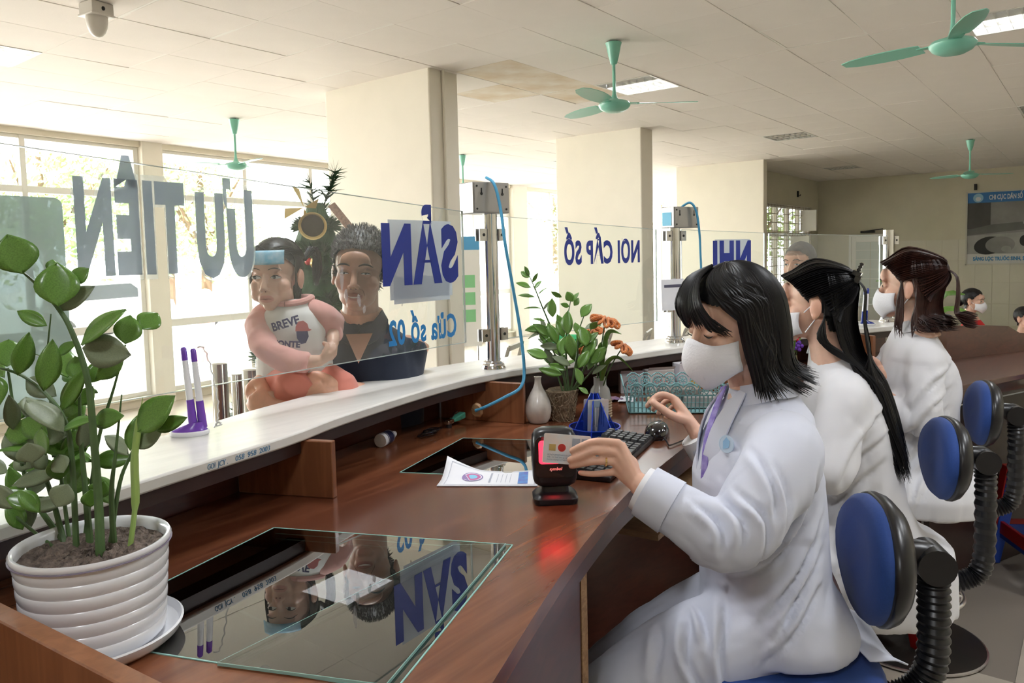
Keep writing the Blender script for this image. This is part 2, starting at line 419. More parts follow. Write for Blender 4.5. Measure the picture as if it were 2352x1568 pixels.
# ---- side wall with barred window
ws = MB().box((12.5,EY,FZ),(13.95,EY+.15,CZ+.1)).box((16.7,EY,FZ),(EX,EY+.15,CZ+.1)).box((13.95,EY,2.36),(16.7,EY+.15,CZ+.1)).box((13.95,EY,FZ),(16.7,EY+.15,.2)).build('wall_side', m_wall2, smooth=False)
tag(ws, 'short cream side wall around the barred window', kind='structure')
wb = empty('window_%d' % (wn+1), (13.95, EY, 0), label='barred window with open shutters in the side wall', kind='structure')
m_bar = mat('rusty_cream_bars', (.42,.36,.28), .6)
MB().box((0,.02,.2),(.07,.12,2.36)).box((2.68,.02,.2),(2.75,.12,2.36)).box((0,.02,2.29),(2.75,.12,2.36)).box((0,.02,.2),(2.75,.12,.26)).box((0,.02,1.74),(2.75,.12,1.82)).box((.66,.03,.2),(.72,.11,2.36)).box((1.34,.03,.2),(1.41,.11,2.36)).box((2.03,.03,.2),(2.09,.11,2.36)).build('window_frame', m_frame, wb, smooth=False)
for i in range(4):
    for z0, z1 in ((.26,1.74),(1.82,2.29)): MB().box((.07+i*.68,.06,z0),(.07+i*.68+.6,.066,z1)).build('pane', m_pane, wb, smooth=False)
bar = MB().tube([(0,-.02,.22),(0,-.02,2.34)],.007,6).build('bar', m_bar, wb); bar.location = (.08,0,0)
for i in range(1, 16): inst(bar, wb, (.08+i*.173,0,0))
cb = MB().tube([(.02,-.012,0),(2.73,-.012,0)],.007,6).build('crossbar', m_bar, wb); cb.location = (0,0,.35)
for i in range(1, 13): inst(cb, wb, (0,0,.35+i*.165))
MB().box((1.45,-.35,.26),(1.5,.02,1.74)).build('shutter', m_frame, wb, smooth=False, bevel=.005)
MB().box((2.1,-.3,1.85),(2.14,.02,2.28)).build('shutter', m_frame, wb, smooth=False, bevel=.005)
for i, (x, y, z, dx, dy) in enumerate(((15.78,EY,2.60,.05,.03),(EX,1.95,2.60,.03,.05))):
    h = MB(); h.box((-.025,-.03,-.06),(.025,0,.06)).tube([(0,-.03,-.03),(0,-.06,-.04),(0,-.065,-.01)],.008,6)
    o = h.build('wall_hook', m_black, smooth=False); o.location = (x, y, z); o.rotation_euler = (0,0,0 if i==0 else -PI/2)
    tag(o, ['small dark hook on the side wall above the barred window','small dark hook on the end wall above the poster'][i], 'hook')
# ---- walls behind the camera
wr = MB().box((-4.2,-4.2,FZ),(-4,10.6,CZ+.1)).build('wall_rear', m_wall, smooth=False); tag(wr, 'cream wall behind the viewer', kind='structure')
wn += 1
wg = MB()
wg.box((-4.2,-4.2,FZ),(EX+.2,-4,CZ+.1))
tag(wg.build('wall_right', m_wall, smooth=False), 'cream wall on the staff side', kind='structure')
# ---- ceiling lights
m_lamp = mat('lit_tube', (1,1,1), .5, emit=(.92,.96,1), estr=9.)
m_lampoff = mat('unlit_tube', (.8,.8,.78), .4)
m_refl = mat('lamp_reflector', (.82,.82,.80), .3)
m_louv = mat('louvre_aluminium', (.75,.73,.68), .35)
def ceiling_lamp(k, j, lit, label):
    r = empty('ceiling_lamp', (X0+k*XP, Y0+j*YP, CZ), label=label, cat='ceiling lamp', group='louvred ceiling lamps')
    a, b = XP, YP
    MB().box((.012,.012,.07),(a-.012,b-.012,.075)).box((.012,.012,0),(.016,b-.012,.075)).box((a-.016,.012,0),(a-.012,b-.012,.075)).box((.012,.012,0),(a-.012,.016,.075)).box((.012,b-.016,0),(a-.012,b-.012,.075)).build('housing', m_refl, r, smooth=False)
    MB().box((.002,.002,-.004),(a-.002,.02,.002)).box((.002,b-.02,-.004),(a-.002,b-.002,.002)).box((.002,.02,-.004),(.02,b-.02,.002)).box((a-.02,.02,-.004),(a-.002,b-.02,.002)).build('rim', m_louv, r, smooth=False)
    for q in range(1, 3): MB().box((.02+q*(a-.04)/3-.003,.02,.002),(.02+q*(a-.04)/3+.003,b-.02,.045)).build('louvre_blade', m_louv, r, smooth=False)
    lb = MB().add([(.02,-.006,.045),(a-.02,-.006,.045),(a-.02,.006,.045),(.02,.006,.045),(.02,-.001,.002),(a-.02,-.001,.002),(a-.02,.001,.002),(.02,.001,.002)],[(0,1,2,3),(7,6,5,4),(4,5,1,0),(5,6,2,1),(6,7,3,2),(7,4,0,3)]).build('louvre_blade', m_louv, r, smooth=False)
    lb.location = (0,.02+(b-.04)/7,0)
    for q in range(2, 7): inst(lb, r, (0,.02+q*(b-.04)/7,0))
    for q in range(3): MB().tube([(.02+(a-.04)*(q+.5)/3,.03,.057),(.02+(a-.04)*(q+.5)/3,b-.03,.057)],.009,8).build('tube', m_lamp if lit and q != 0 else m_lampoff, r)
    if lit:
        l = area_light('lamp_light', (a/2,b/2,-.02), (0,0,0), .45, .45, 12, (.93,.96,1)); l.parent = r
for k, j in sorted(LIT): ceiling_lamp(k, j, True, {(4,4):'lit louvred ceiling lamp beside the central green fan',(4,-1):'lit louvred ceiling lamp beyond the large green fan at top right',(-3,9):'lit louvred ceiling lamp at the left edge above the lettering',(11,10):'far lit louvred ceiling lamp by the middle pillar'}.get((k,j),{(-3,-3):'added unseen louvred fill lamp behind the viewer over the staff area',(0,-4):'added unseen louvred fill lamp above the right rear of the viewer',(4,-6):'added unseen louvred fill lamp beyond the right edge near the staff wall',(-4,1):'added unseen louvred fill lamp straight behind the viewer'}.get((k,j),'added unseen louvred fill lamp in the rear corner')))
for k, j in sorted(OFF): ceiling_lamp(k, j, False, {(11,-1):'unlit louvred ceiling lamp at the right edge',(11,4):'unlit louvred ceiling lamp before the farthest pillar',(19,5):'farthest unlit louvred ceiling lamp near the end wall'}[(k,j)])
# ================================================================== COUNTER
LZ, DZ = 1.17, 1.035
m_stone = mat('white_stone', (.78,.77,.73), .28, var=.12, vscale=9, stretch=(1,5,1), spec=.5)
m_desk = wood_mat('red_brown_veneer', (.10,.030,.014), (.25,.088,.038), .26, 1.0, 0, .28)
m_panel = wood_mat('dark_red_veneer', (.055,.014,.009), (.11,.03,.016), .3, 1.0, 0, .4)
m_board = wood_mat('warm_veneer', (.19,.068,.028), (.34,.14,.062), .35, 1.4, 2, .3)
m_ply = wood_mat('plywood_edge', (.24,.13,.06), (.5,.31,.16), .55, 3., 1, 0)
m_dark = mat('dark_stained_board', (.03,.012,.009), .4, var=.3, vscale=6)
m_dusty = mat('dusty_dark_board', (.20,.19,.185), .6, var=.6, vscale=9, col2=(.05,.045,.045), stretch=(1,7,1))
m_dglass = glass_mat('desk_glass', (.82,.90,.86), refl=3.2, fres=1.5, rough=.0)
m_gedge = mat('green_glass_edge', (.30,.55,.50), .1, spec=.8)
m_screen = glass_mat('counter_screen_glass', (.95,.985,.97), refl=1.6, haze=.06, hazecol=(.80,.84,.82), rough=.0)
BP = offs(LF, .165)                    # staff face of the upright back board
FP = offs(LF, .19)
ld = empty('counter_ledge', (1.4,1.4,LZ), label='long curved white stone ledge on top of the counter', cat='ledge')
def strip(mb, A, B, z0, z1):
    n = len(A); k = len(mb.v)
    for p, q in zip(A, B): mb.v += [(p.x,p.y,z0),(q.x,q.y,z0),(q.x,q.y,z1),(p.x,p.y,z1)]
    for i in range(n-1):
        a, b = k+4*i, k+4*i+4
        for f in ((a,a+1,b+1,b),(a+3,b+3,b+2,a+2),(a,b,b+3,a+3),(a+1,a+2,b+2,b+1)): mb.f.append(f); mb.m.append(mb.cur)
    mb.f.append((k,k+3,k+2,k+1)); mb.m.append(mb.cur); e = k+4*(n-1); mb.f.append((e,e+1,e+2,e+3)); mb.m.append(mb.cur)
    return mb
def rel(o, e):   # keep world coordinates when parenting under an unrotated empty
    o.location = o.location - e.location if o.parent is None else o.location
    o.parent = e; o.location = -Vector(e.location); return o
rel(strip(MB(), LF, LB, LZ-.022, LZ).build('slab', m_stone, bevel=.004, angle=50), ld)
rel(strip(MB(), offs(LF,.012), offs(LF,.05), LZ-.048, LZ-.0225).build('nosing_rail', m_dark, angle=50), ld)
# handwriting on the front edge of the slab
i0 = min(range(len(LF)), key=lambda i: abs(LF[i].x-.70)); tv = (LF[i0+4]-LF[i0]).normalized()
def capH(s=1.0):
    o = text_obj('probe', 'H', s, m_white); co = [v.co.y for v in o.data.vertices]; h = max(co)-min(co); bpy.data.objects.remove(o); return h
CAPH = capH()
def text_fit(name, body, h, M, frame, parent=None, width=None, bold=.0, xs=1., ext=.0004, align='CENTER', shear=0., sp=1.0):
    return text_obj(name, body, h/CAPH, M, parent, bold, xs, ext, width, False, frame, align, shear, sp)
m_ink = mat('blue_ink', (.10,.25,.42), .6)
for word, x_, w_ in (('GOI',.668,.016),('JCY .',.692,.022),('058',.728,.020),('958',.755,.020),('2003',.785,.026)):
    ii = min(range(len(LF)-1), key=lambda i: abs((LF[i].x+LF[i+1].x)/2-x_)); tv = (LF[ii+1]-LF[ii]).normalized(); hp = LF[ii]+tv*((x_-LF[ii].x)/tv.x)
    text_fit('handwriting', word, .009, m_ink, rot_to((tv.x,tv.y,0),(0,0,1),(tv.y,-tv.x,0),(hp.x-ld.location.x+tv.y*.0006, hp.y-ld.location.y-tv.x*.0006, -.016)), ld, width=w_, ext=.0003, shear=.15)
# upright body of the counter
cb_ = empty('reception_counter', (1.4,1.3,0), label='dark red wooden body under the white ledge with open pigeonholes', cat='counter')
BPx = BP
rel(strip(MB(), BP, FP, FZ, LZ-.0225).build('front_board', m_panel, angle=50), cb_)
def divider(a, b, z0, z1, t, M, name, par):
    a = Vector(a); b = Vector(b); d = (b-a).normalized(); nn = Vector((-d.y,d.x))*t/2
    return rel(MB().prism([(a-nn)[:], (b-nn)[:], (b+nn)[:], (a+nn)[:]], z0, z1).build(name, M, smooth=False, bevel=.0015, seg=1), par)
divider((.924,1.172),(.842,1.368),DZ,LZ-.0225,.016,m_board,'divider',cb_)
divider((1.64,1.245),(1.58,1.50),DZ,LZ-.0225,.016,m_board,'divider',cb_)
divider((2.52,1.02),(2.60,1.22),DZ,LZ-.0225,.016,m_board,'divider',cb_)
divider((3.22,.70),(3.33,.88),DZ,LZ-.0225,.016,m_board,'divider',cb_)
divider((.254,1.16),(.326,.30),DZ,1.135,.022,m_board,'divider',cb_)
# desk top
DE = [(-1.3,-.18),(-.6,.06),(-.1,.245),(.3,.40),(.606,.513),(.867,.604),(1.084,.668),(1.262,.712),(1.45,.742),(1.68,.775),(1.95,.80),(2.3,.79),(2.7,.735),(3.0,.70),(3.25,.655),(3.45,.585)]
DEc = [Vector((p.x,p.y)) for p in catmull([(a,b,0) for a,b in DE], 4)]
wells = [[(.365,1.024),(.533,.59),(.926,.736),(.753,1.126)],[(1.115,1.189),(1.277,.850),(1.575,.955),(1.42,1.278)]]
dk = empty('clerk_desk', (1.2,.95,DZ), label='glossy red brown curved desk top with two glass covered screen wells', cat='desk')
def flat_with_holes(outer, holes, z0, z1):
    bm = bmesh.new(); es = []
    for loop in [outer]+holes:
        vs_ = [bm.verts.new((p[0],p[1],z1)) for p in loop]
        for i in range(len(vs_)): es.append(bm.edges.new((vs_[i],vs_[(i+1)%len(vs_)])))
    bmesh.ops.triangle_fill(bm, edges=es, use_beauty=True)
    ret = bmesh.ops.extrude_face_region(bm, geom=list(bm.faces))
    for v in [g for g in ret['geom'] if isinstance(g, bmesh.types.BMVert)]: v.co.z = z0
    bmesh.ops.recalc_face_normals(bm, faces=bm.faces)
    me = bpy.data.meshes.new('desk'); bm.to_mesh(me); bm.free(); return me
outer = [p[:] for p in DEc] + [p[:] for p in reversed([q - (q-Vector((1.4,-3))).normalized()*.004 for q in BPx])]
me = flat_with_holes(outer, wells, DZ-.025, DZ); me.materials.append(m_desk)
o = bpy.data.objects.new('worktop', me); COL.objects.link(o); rel(o, dk)
for wq in wells:
    inner = [Vector(p) for p in wq]; c = sum(inner, Vector((0,0)))/4
    mb = MB(); n = 4
    for i in range(4):
        a, b = inner[i], inner[(i+1)%4]; k = len(mb.v)
        mb.add([(a.x,a.y,DZ-.0255),(b.x,b.y,DZ-.0255),(b.x,b.y,DZ-.24),(a.x,a.y,DZ-.24)],[(0,1,2,3)])
    mb.add([(p.x,p.y,DZ-.24) for p in inner],[(0,1,2,3)])
    rel(mb.build('screen_well', m_dark, smooth=False), dk)
    g = [c+(p-c)*.998 for p in inner]; rel(MB().prism([p[:] for p in g], DZ-.004, DZ+.0008).build('glass_cover', [m_dglass], smooth=False), dk)
    mb = MB()
    for i in range(4):
        a, b = c+(inner[i]-c)*1.006, c+(inner[(i+1)%4]-c)*1.006
        mb.beam((a.x,a.y,DZ+.0002),(b.x,b.y,DZ+.0002),.0022,.002)
    rel(mb.build('glass_edge', m_gedge, smooth=False), dk)
# sloping monitor board inside the near well, and the second loose glass sheet
mb = MB(); A, D, B, C = Vector(wells[0][3]), Vector(wells[0][0]), Vector(wells[0][2]), Vector(wells[0][1])
q = [A.lerp(B,.12), D.lerp(C,.12), D.lerp(C,.60), A.lerp(B,.60)]; zz = [DZ-.20,DZ-.20,DZ-.07,DZ-.07]
mb.add([(p.x,p.y,z) for p,z in zip(q,zz)]+[(p.x,p.y,z-.015) for p,z in zip(q,zz)],[(0,1,2,3),(7,6,5,4),(0,4,5,1),(1,5,6,2),(2,6,7,3),(3,7,4,0)])
rel(mb.build('monitor_board', m_dusty, smooth=False), dk)
g2 = [(.865,.807),(.447,.793),(.53,.60),(.918,.742)]
rel(MB().prism(g2[::1], DZ+.0012, DZ+.0048).build('loose_glass', m_dglass, smooth=False, fix=True), dk)
mb = MB()
for i in range(4): mb.beam((*g2[i],DZ+.003),(*g2[(i+1)%4],DZ+.003),.0012,.0036)
rel(mb.build('glass_edge', m_gedge, smooth=False), dk)
# apron and edge under the desk
AP = offs(DEc, .012); AP2 = offs(DEc, .03)
rel(strip(MB(), AP, AP2, DZ-.07, DZ-.0255).build('apron', m_panel, angle=50), dk)
ia = [i for i,p in enumerate(DEc) if p.x <= 1.06]
rel(strip(MB(), [offs(DEc,.02)[i] for i in ia], [offs(DEc,.038)[i] for i in ia], 0.0, DZ-.0705).build('side_cabinet_panel', m_panel, angle=50), dk)
e = DEc[ia[-1]]; rel(MB().box((e.x-.004,e.y+.018,.0),(e.x+.014,e.y+.05,DZ-.071)).build('plywood_end', m_ply, smooth=False), dk)
# plywood drawer box below the desk by the keyboard
db = empty('keyboard_tray', (1.76,.95,.86), math.radians(6), label='pale plywood tray slung below the desk edge by the seated clerk', cat='tray')
MB().box((-.3,-.16,.0),(.3,.2,.014)).build('tray_board', m_ply, db, smooth=False)
MB().box((-.3,.19,.014),(-.285,.2,.148)).box((.285,.19,.014),(.3,.2,.148)).build('hanger', m_black, db, smooth=False)
# ---------------------------------------------------------------- posts, clamps, display boxes
def post(x, y, h, label, rz, clamps=(1.27,1.56), flip=True):
    r = empty('screen_post', (x,y,LZ), rz, label, 'post', 'steel posts holding the counter screens')
    MB().lathe([(.036,0),(.036,.004),(.033,.008),(.033,.012),(.029,.016),(.029,.020),(.0225,.024),(.0225,.03)],28).build('base_flange', m_chrome, r)
    MB().lathe([(.0215,.0),(.0215,h)],28).build('tube', m_chrome, r)
    for z in clamps:
        for s in (-1,1):
            mb = MB(); zc = z-LZ
            mb.box((s*.020 if s>0 else -.048,-.014,zc-.018),(.048 if s>0 else -.020,-.009,zc+.018)).box((s*.020 if s>0 else -.048,.005,zc-.018),(.048 if s>0 else -.020,.010,zc+.018)).box((.020 if s>0 else -.026,-.014,zc-.018),(.026 if s>0 else -.020,.010,zc+.018))
            c = mb.build('clamp', m_steel, r, smooth=False, bevel=.001, seg=1)
            MB().lathe([(.0045,0),(.0045,.002),(.003,.003)],12,(0,0,0),'Y').build('screw', m_black, c).location = (s*.034,-.0155,zc)
    return r
post(1.697,1.40,.45,'steel post beside the plant with a display box on top', math.radians(-12))
post(2.512,1.215,.415,'steel post behind the first clerk with a display box on top', math.radians(-20), (1.30,1.555))
post(3.60,.73,.40,'far steel post beside the brown-haired clerk', math.radians(-28), (1.30,1.525))
m_blue_cable = mat('blue_cable', (.06,.30,.50), .4)
m_boxst = mat('dull_box_steel', (.36,.35,.34), .42, metal=1., bump=.03, bscale=90)
def display_box(x, y, z, rz, w, h, d, label, sticker=False):
    r = empty('display_box', (x,y,z), rz, label, 'display box', 'steel queue number boxes')
    MB().box((-w,-d/2,0),(0,d/2,h)).build('case', m_boxst, r, smooth=False, bevel=.002)
    MB().box((-w+.004,-d/2-.0015,.004),(-.004,-d/2,h-.004)).build('back_plate', m_boxst, r, smooth=False)
    for px, pz in ((-w+.012,.012),(-w+.012,h-.012),(-.012,.012),(-.012,h-.012)):
        MB().lathe([(.003,0),(.003,.0015)],10,(0,0,0),'Y').build('screw', m_black, r).location = (px,-d/2-.003,pz)
    for px in (-w*.78,-w*.2):
        MB().lathe([(.0042,0),(.0042,.001)],12,(0,0,0),'Y').box((-.0018,0,0),(.0018,.001,.016)).build('keyhole', m_black, r).location = (px,-d/2-.0026,h*.62)
    MB().box((-w+.006,d/2,.006),(-.006,d/2+.002,h-.006)).build('display_window', mat('display_red_film',(.10,.01,.01),.1), r, smooth=False)
    if sticker: MB().box((-w-.0012,-d/2+.012,.008),(-w,d/2-.006,h-.02)).build('sticker', mat('blue_sticker',(.16,.50,.70),.5), r, smooth=False)
    return r
display_box(1.75,1.395,1.621,math.radians(-16),.125,.088,.072,'steel display box with a blue cable on the post by the plant')
display_box(2.60,1.185,1.583,math.radians(-16),.13,.075,.06,'steel display box with a pale blue end sticker on the second post',True)
def cable(pts, r, M, label, name='cable', cat='cable'):
    o = MB().tube(catmull(pts, 8), r, 8).build(name, M); return tag(o, label, cat)
cable([(1.679,1.394,1.723),(1.668,1.356,1.7),(1.666,1.334,1.63),(1.651,1.309,1.532),(1.656,1.289,1.41),(1.66,1.27,1.289),(1.644,1.247,1.183),(1.618,1.242,1.139),(1.583,1.268,1.116),(1.551,1.307,1.092),(1.538,1.337,1.079)],.0045,m_blue_cable,'blue cable hanging from the display box down into the desk beside the plant')
cable([(2.535,1.20,1.655),(2.54,1.165,1.672),(2.555,1.148,1.64),(2.568,1.142,1.56),(2.572,1.14,1.47),(2.585,1.14,1.38),(2.62,1.13,1.26),(2.64,1.1,1.19)],.0042,m_blue_cable,'thin blue cable hanging from the display box above the first clerk')
# ragged hole where the cable enters the divider
MB().lathe([(.006,0),(.017,.002),(.021,.008),(.017,.012)],9).build('cable_grommet', m_ply).matrix_world = Matrix.Translation((1.538, 1.337, 1.079)) @ Matrix.Rotation(PI/2,4,'Y') @ Matrix.Rotation(.2,4,'Z')
bpy.data.objects['cable_grommet'].parent = cb_; bpy.data.objects['cable_grommet'].matrix_parent_inverse = Matrix.Translation(-Vector(cb_.location))
# ---------------------------------------------------------------- glass screens
def pane(A, B, z0, zA, zB, label):
    A = Vector(A); B = Vector(B); u = (B-A).normalized(); L_ = (B-A).length; t = .003
    r = empty('glass_screen', (A.x,A.y,z0), math.atan2(u.y,u.x), label, 'glass screen', 'clear glass screens on the counter')
    mb = MB(); vs_ = [(0,-t,0),(L_,-t,0),(L_,-t,zB-z0),(0,-t,zA-z0),(0,t,0),(L_,t,0),(L_,t,zB-z0),(0,t,zA-z0)]
    mb.add(vs_, [(0,1,2,3)]); g = mb.build('glass_sheet', m_screen, r, smooth=False)
    mb = MB(); e = .0015
    mb.beam((0,0,0),(L_,0,0),2*t,e).beam((0,0,zA-z0),(L_,0,zB-z0),2*t,e).beam((L_,0,0),(L_,0,zB-z0),2*t,e,(1,0,0)).beam((0,0,0),(0,0,zA-z0),2*t,e,(1,0,0))
    mb.build('polished_edge', m_gedge2, r, smooth=False)
    return r
m_gedge2 = mat('glass_edge_grey', (.60,.68,.66), .1, spec=.8)
s1 = pane((-.15,1.370),(1.627,1.4445),1.252,1.735,1.628,'large glass screen in front of the man and the girl')
s2 = pane((1.735,1.417),(2.47,1.265),1.25,1.617,1.58,'glass screen between the two posts behind the plant')
s3 = pane((2.56,1.21),(2.945,1.042),1.25,1.578,1.563,'glass screen with short blue lettering above the first clerk')
s4 = pane((2.965,1.03),(3.555,.755),1.25,1.56,1.545,'farthest glass screen beside the brown-haired clerk')
m_blue = mat('blue_vinyl', (.012,.035,.30), .35); m_lblue = mat('light_blue_vinyl', (.03,.25,.62), .35)
m_greyv = glass_mat('grey_blue_vinyl', (1,1,1), 0., .85, (.50,.57,.66)); m_greyo = glass_mat('pale_vinyl_outline', (1,1,1), 0., .30, (.75,.80,.80))
m_paper = mat('white_paper', (.80,.81,.85), .8); m_paper2 = glass_mat('thin_white_paper', (1,1,1), 0., .72, (.62,.67,.74))
def vinyl(scr, body, s0, s1_, zb, zt, M, name='lettering', bold=.0, outline=None, y=-.0046):
    """letters readable from the public side; s0..s1 along the sheet, zb..zt world heights of the capitals"""
    z0 = scr.location.z; fr = rot_to((-1,0,0),(0,0,1),(0,1,0),((s0+s1_)/2, y, zb-z0))
    h = zt-zb
    t = text_fit(name, body, h, M, fr, scr, width=s1_-s0, bold=bold*h, ext=.0003, sp=1.0+bold*1.7)
    if outline: text_fit(name+'_outline', body, h*1.03, outline, rot_to((-1,0,0),(0,0,1),(0,1,0),((s0+s1_)/2, y+.0009, zb-z0-.0015)), scr, width=s1_-s0+.008, bold=bold*h*1.5+.0016, ext=.0002, sp=1.0+bold*1.7)
    return t
off1 = .35                                      # screen s origin is .35 left of the measured one
vinyl(s1,'ƯU',.604+off1,.735+off1,1.482,1.627,m_greyv,bold=.085,outline=m_greyo,y=.0047)
vinyl(s1,'TIÊN',.372+off1,.577+off1,1.492,1.643,m_greyv,bold=.08,outline=m_greyo,y=.0047)
vinyl(s1,'SẢN',1.098+off1,1.397+off1,1.44,1.577,m_blue,bold=.085)
vinyl(s1,'Cửa số 02',1.115+off1,1.384+off1,1.277,1.338,m_lblue,bold=.04)
vinyl(s2,'NƠI CẤP SỐ',.285,.655,1.468,1.538,m_blue,bold=.055)
vinyl(s3,'NHI',.15,.345,1.42,1.527,m_blue,bold=.08)
def sheet(scr, name, s0, s1_, z0, z1, M, y=-.0036, t=.0002, rz=0.):
    zb = scr.location.z; mb = MB().box((s0,y,z0-zb),(s1_,y+t,z1-zb)); return mb.build(name, M, scr, smooth=False)
def paper_on(scr, s0, s1_, z0, z1, M, label, y=-.0036):
    o = sheet(scr,'paper_notice',s0,s1_,z0,z1,M,y); w_ = scr.matrix_basis.copy(); o.parent = None; o.matrix_world = w_
    return tag(o, label, 'paper')
bpy.context.view_layer.update()
paper_on(s1,1.126+off1,1.372+off1,1.392,1.598,m_paper2,'white paper notice taped to the screen behind the large blue lettering')
paper_on(s1,1.139+off1,1.36+off1,1.381,1.45,m_paper2,'lower white paper notice taped under the large blue lettering',-.0040)
paper_on(s3,.16,.34,1.41,1.54,m_paper2,'white paper notice taped behind the short blue lettering')
# the square notice board standing against the left end of the screen
nb_ = empty('notice_board', (.055,1.395,1.30), math.atan2(.0745,1.777), 'pale grey green rounded notice panel at the left edge behind the plant', 'notice')
m_notice = glass_mat('notice_grey_green', (.9,1,1), .3, .85, (.52,.60,.60))
def rrect(x0,z0,x1,z1,r,n=5):
    P = []
    for cx,cz,a0 in ((x1-r,z1-r,0),(x0+r,z1-r,90),(x0+r,z0+r,180),(x1-r,z0+r,270)):
        for i in range(n+1): a = math.radians(a0+90*i/n); P.append((cx+r*math.cos(a), cz+r*math.sin(a)))
    return P
def plate(mb, P, y0, y1):
    n = len(P); return mb.add([(p[0],y0,p[1]) for p in P]+[(p[0],y1,p[1]) for p in P],[tuple(range(n)),tuple(range(2*n-1,n-1,-1))]+[(i,n+i,n+(i+1)%n,(i+1)%n) for i in range(n)])
plate(MB(), rrect(-.22,-.05,.51,.318,.014), .012, .017).build('panel', m_notice, nb_, smooth=False)
# fingerprints / smears on the big screen
m_smear = mat('dried_smear', (.75,.76,.78), .9, alpha=.22)
for i,(s_,z_,a,b,rot) in enumerate(((.978,1.412,.006,.017,0),(1.019,1.399,.006,.016,-.15),(1.035,1.376,.005,.010,.2),(.967,1.455,.006,.03,.05),(1.17,1.39,.004,.016,.15))):
    mb = MB(); n = 18
    P = [(a*math.cos(2*PI*k/n)*(1+.15*math.sin(5*k)), b*math.sin(2*PI*k/n)) for k in range(n)]
    o = plate(mb, P, -.0036, -.0034).build('smear', m_smear, s1, smooth=False); o.location = (s_+off1,0,z_-1.252); o.rotation_euler = (0,rot,0)
BIG_LEAVES=[(348,1003,1492,334,997,1537,41,0),(375,980,1452,378,984,1505,41,0),(396,989,1479,408,975,1497,19,0),(383,1006,1491,385,1011,1509,16,0),(386,1045,1425,361,1071,1447,16,0),(389,956,1405,422,927,1451,32,0),(435,946,1402,446,950,1438,28,0),(458,951,1418,480,951,1439,27,0),(394,966,1401,423,917,1392,35,1),(384,1001,1446,408,969,1476,22,1),(340,1049,1379,348,1062,1413,32,0),(343,1027,1370,352,1006,1419,21,0),(363,1053,1389,370,1022,1395,17,0),(357,991,1352,367,975,1411,24,0),(391,1033,1389,398,1001,1406,12,0),(406,1011,1357,408,1029,1387,22,0),(405,964,1361,435,947,1385,21,0),(365,1064,1359,382,1028,1340,24,1),(351,1030,1337,373,977,1308,31,1),(382,1005,1323,394,970,1374,18,0),(433,921,1296,454,883,1341,34,0),(449,916,1297,465,873,1312,17,0),(439,942,1271,458,917,1295,18,1),(439,958,1266,447,958,1309,16,0),(359,1066,1309,370,1033,1288,24,0),(354,1087,1294,349,1071,1338,17,1),(370,1049,1281,395,1031,1297,25,1),(407,1016,1267,407,992,1310,22,1),(353,1063,1217,331,1073,1220,14,0),(356,1085,1163,345,1091,1203,20,0),(385,1024,1242,339,1075,1229,19,1),(387,1034,1202,352,1053,1198,17,1),(332,1055,1333,320,1069,1371,32,0),(350,1107,1284,362,1076,1252,22,1),(429,1005,1281,453,988,1256,22,1),(414,1045,1319,430,1030,1341,20,0),(394,1079,1250,416,1079,1269,23,1),(381,1110,1234,368,1138,1247,20,1),(394,1035,1219,410,1034,1255,26,0),(395,971,1226,395,973,1202,20,0),(358,1006,1306,355,1003,1272,22,0),(330,1013,1234,351,1002,1205,19,0),(364,1085,1282,400,1048,1283,22,1),(417,1011,1231,438,1009,1188,21,0),(352,1023,1275,365,1018,1251,19,1),(374,993,1248,373,1008,1269,21,1),(345,1000,1267,338,998,1291,27,1),(371,1059,1261,351,1105,1268,23,0),(349,1100,1287,370,1066,1294,27,0),(368,1053,1268,332,1078,1279,20,0),(410,988,1305,423,946,1316,22,0),(348,1008,1215,321,1024,1227,21,0),(370,971,1239,355,974,1214,25,1),(376,1010,1267,378,1014,1233,26,0),(333,1030,1209,312,1048,1239,21,1),(378,1001,1299,393,959,1319,20,0),(418,1016,1270,387,1071,1257,28,0),(422,997,1225,411,1011,1199,24,0),(379,1109,1192,399,1054,1206,21,0),(412,1142,1261,379,1155,1277,18,0),(412,1065,1247,409,1048,1282,23,0),(362,1108,1198,356,1111,1241,19,0),(396,1114,1224,389,1143,1192,19,1),(428,1060,1297,419,1104,1326,25,0),(438,1066,1236,474,1028,1240,22,0),(379,1169,1292,391,1138,1318,17,0),(370,1166,1221,344,1196,1241,21,1),(363,1107,1196,368,1088,1164,22,1),(380,1192,1225,413,1140,1230,19,0),(384,1125,1327,381,1093,1306,21,1),(377,1215,1315,375,1227,1348,21,0),(429,1045,1241,404,1100,1252,22,0),(406,1099,1299,382,1147,1319,25,1),(435,1138,1283,444,1096,1257,23,0),(417,1105,1294,435,1086,1309,18,1),(426,1154,1291,442,1113,1319,22,0),(379,1146,1188,355,1187,1156,26,0),(422,1063,1306,419,1060,1281,26,0),(357,1112,1358,348,1155,1392,18,0),(452,1098,1348,434,1142,1353,27,0),(415,1160,1199,406,1149,1235,23,1),(408,1073,1256,406,1067,1285,24,1),(429,1102,1246,435,1124,1269,20,1),(377,1181,1353,349,1216,1367,18,0),(354,1187,1222,327,1216,1207,24,0),(450,1102,1201,418,1138,1196,25,0),(432,1050,1345,454,1043,1376,21,0),(441,1044,1332,421,1097,1325,21,0),(380,1080,1272,407,1045,1259,19,0),(432,1112,1347,437,1142,1389,27,0),(382,1203,1330,360,1240,1358,18,0),(407,1044,1288,408,1015,1266,24,0)]
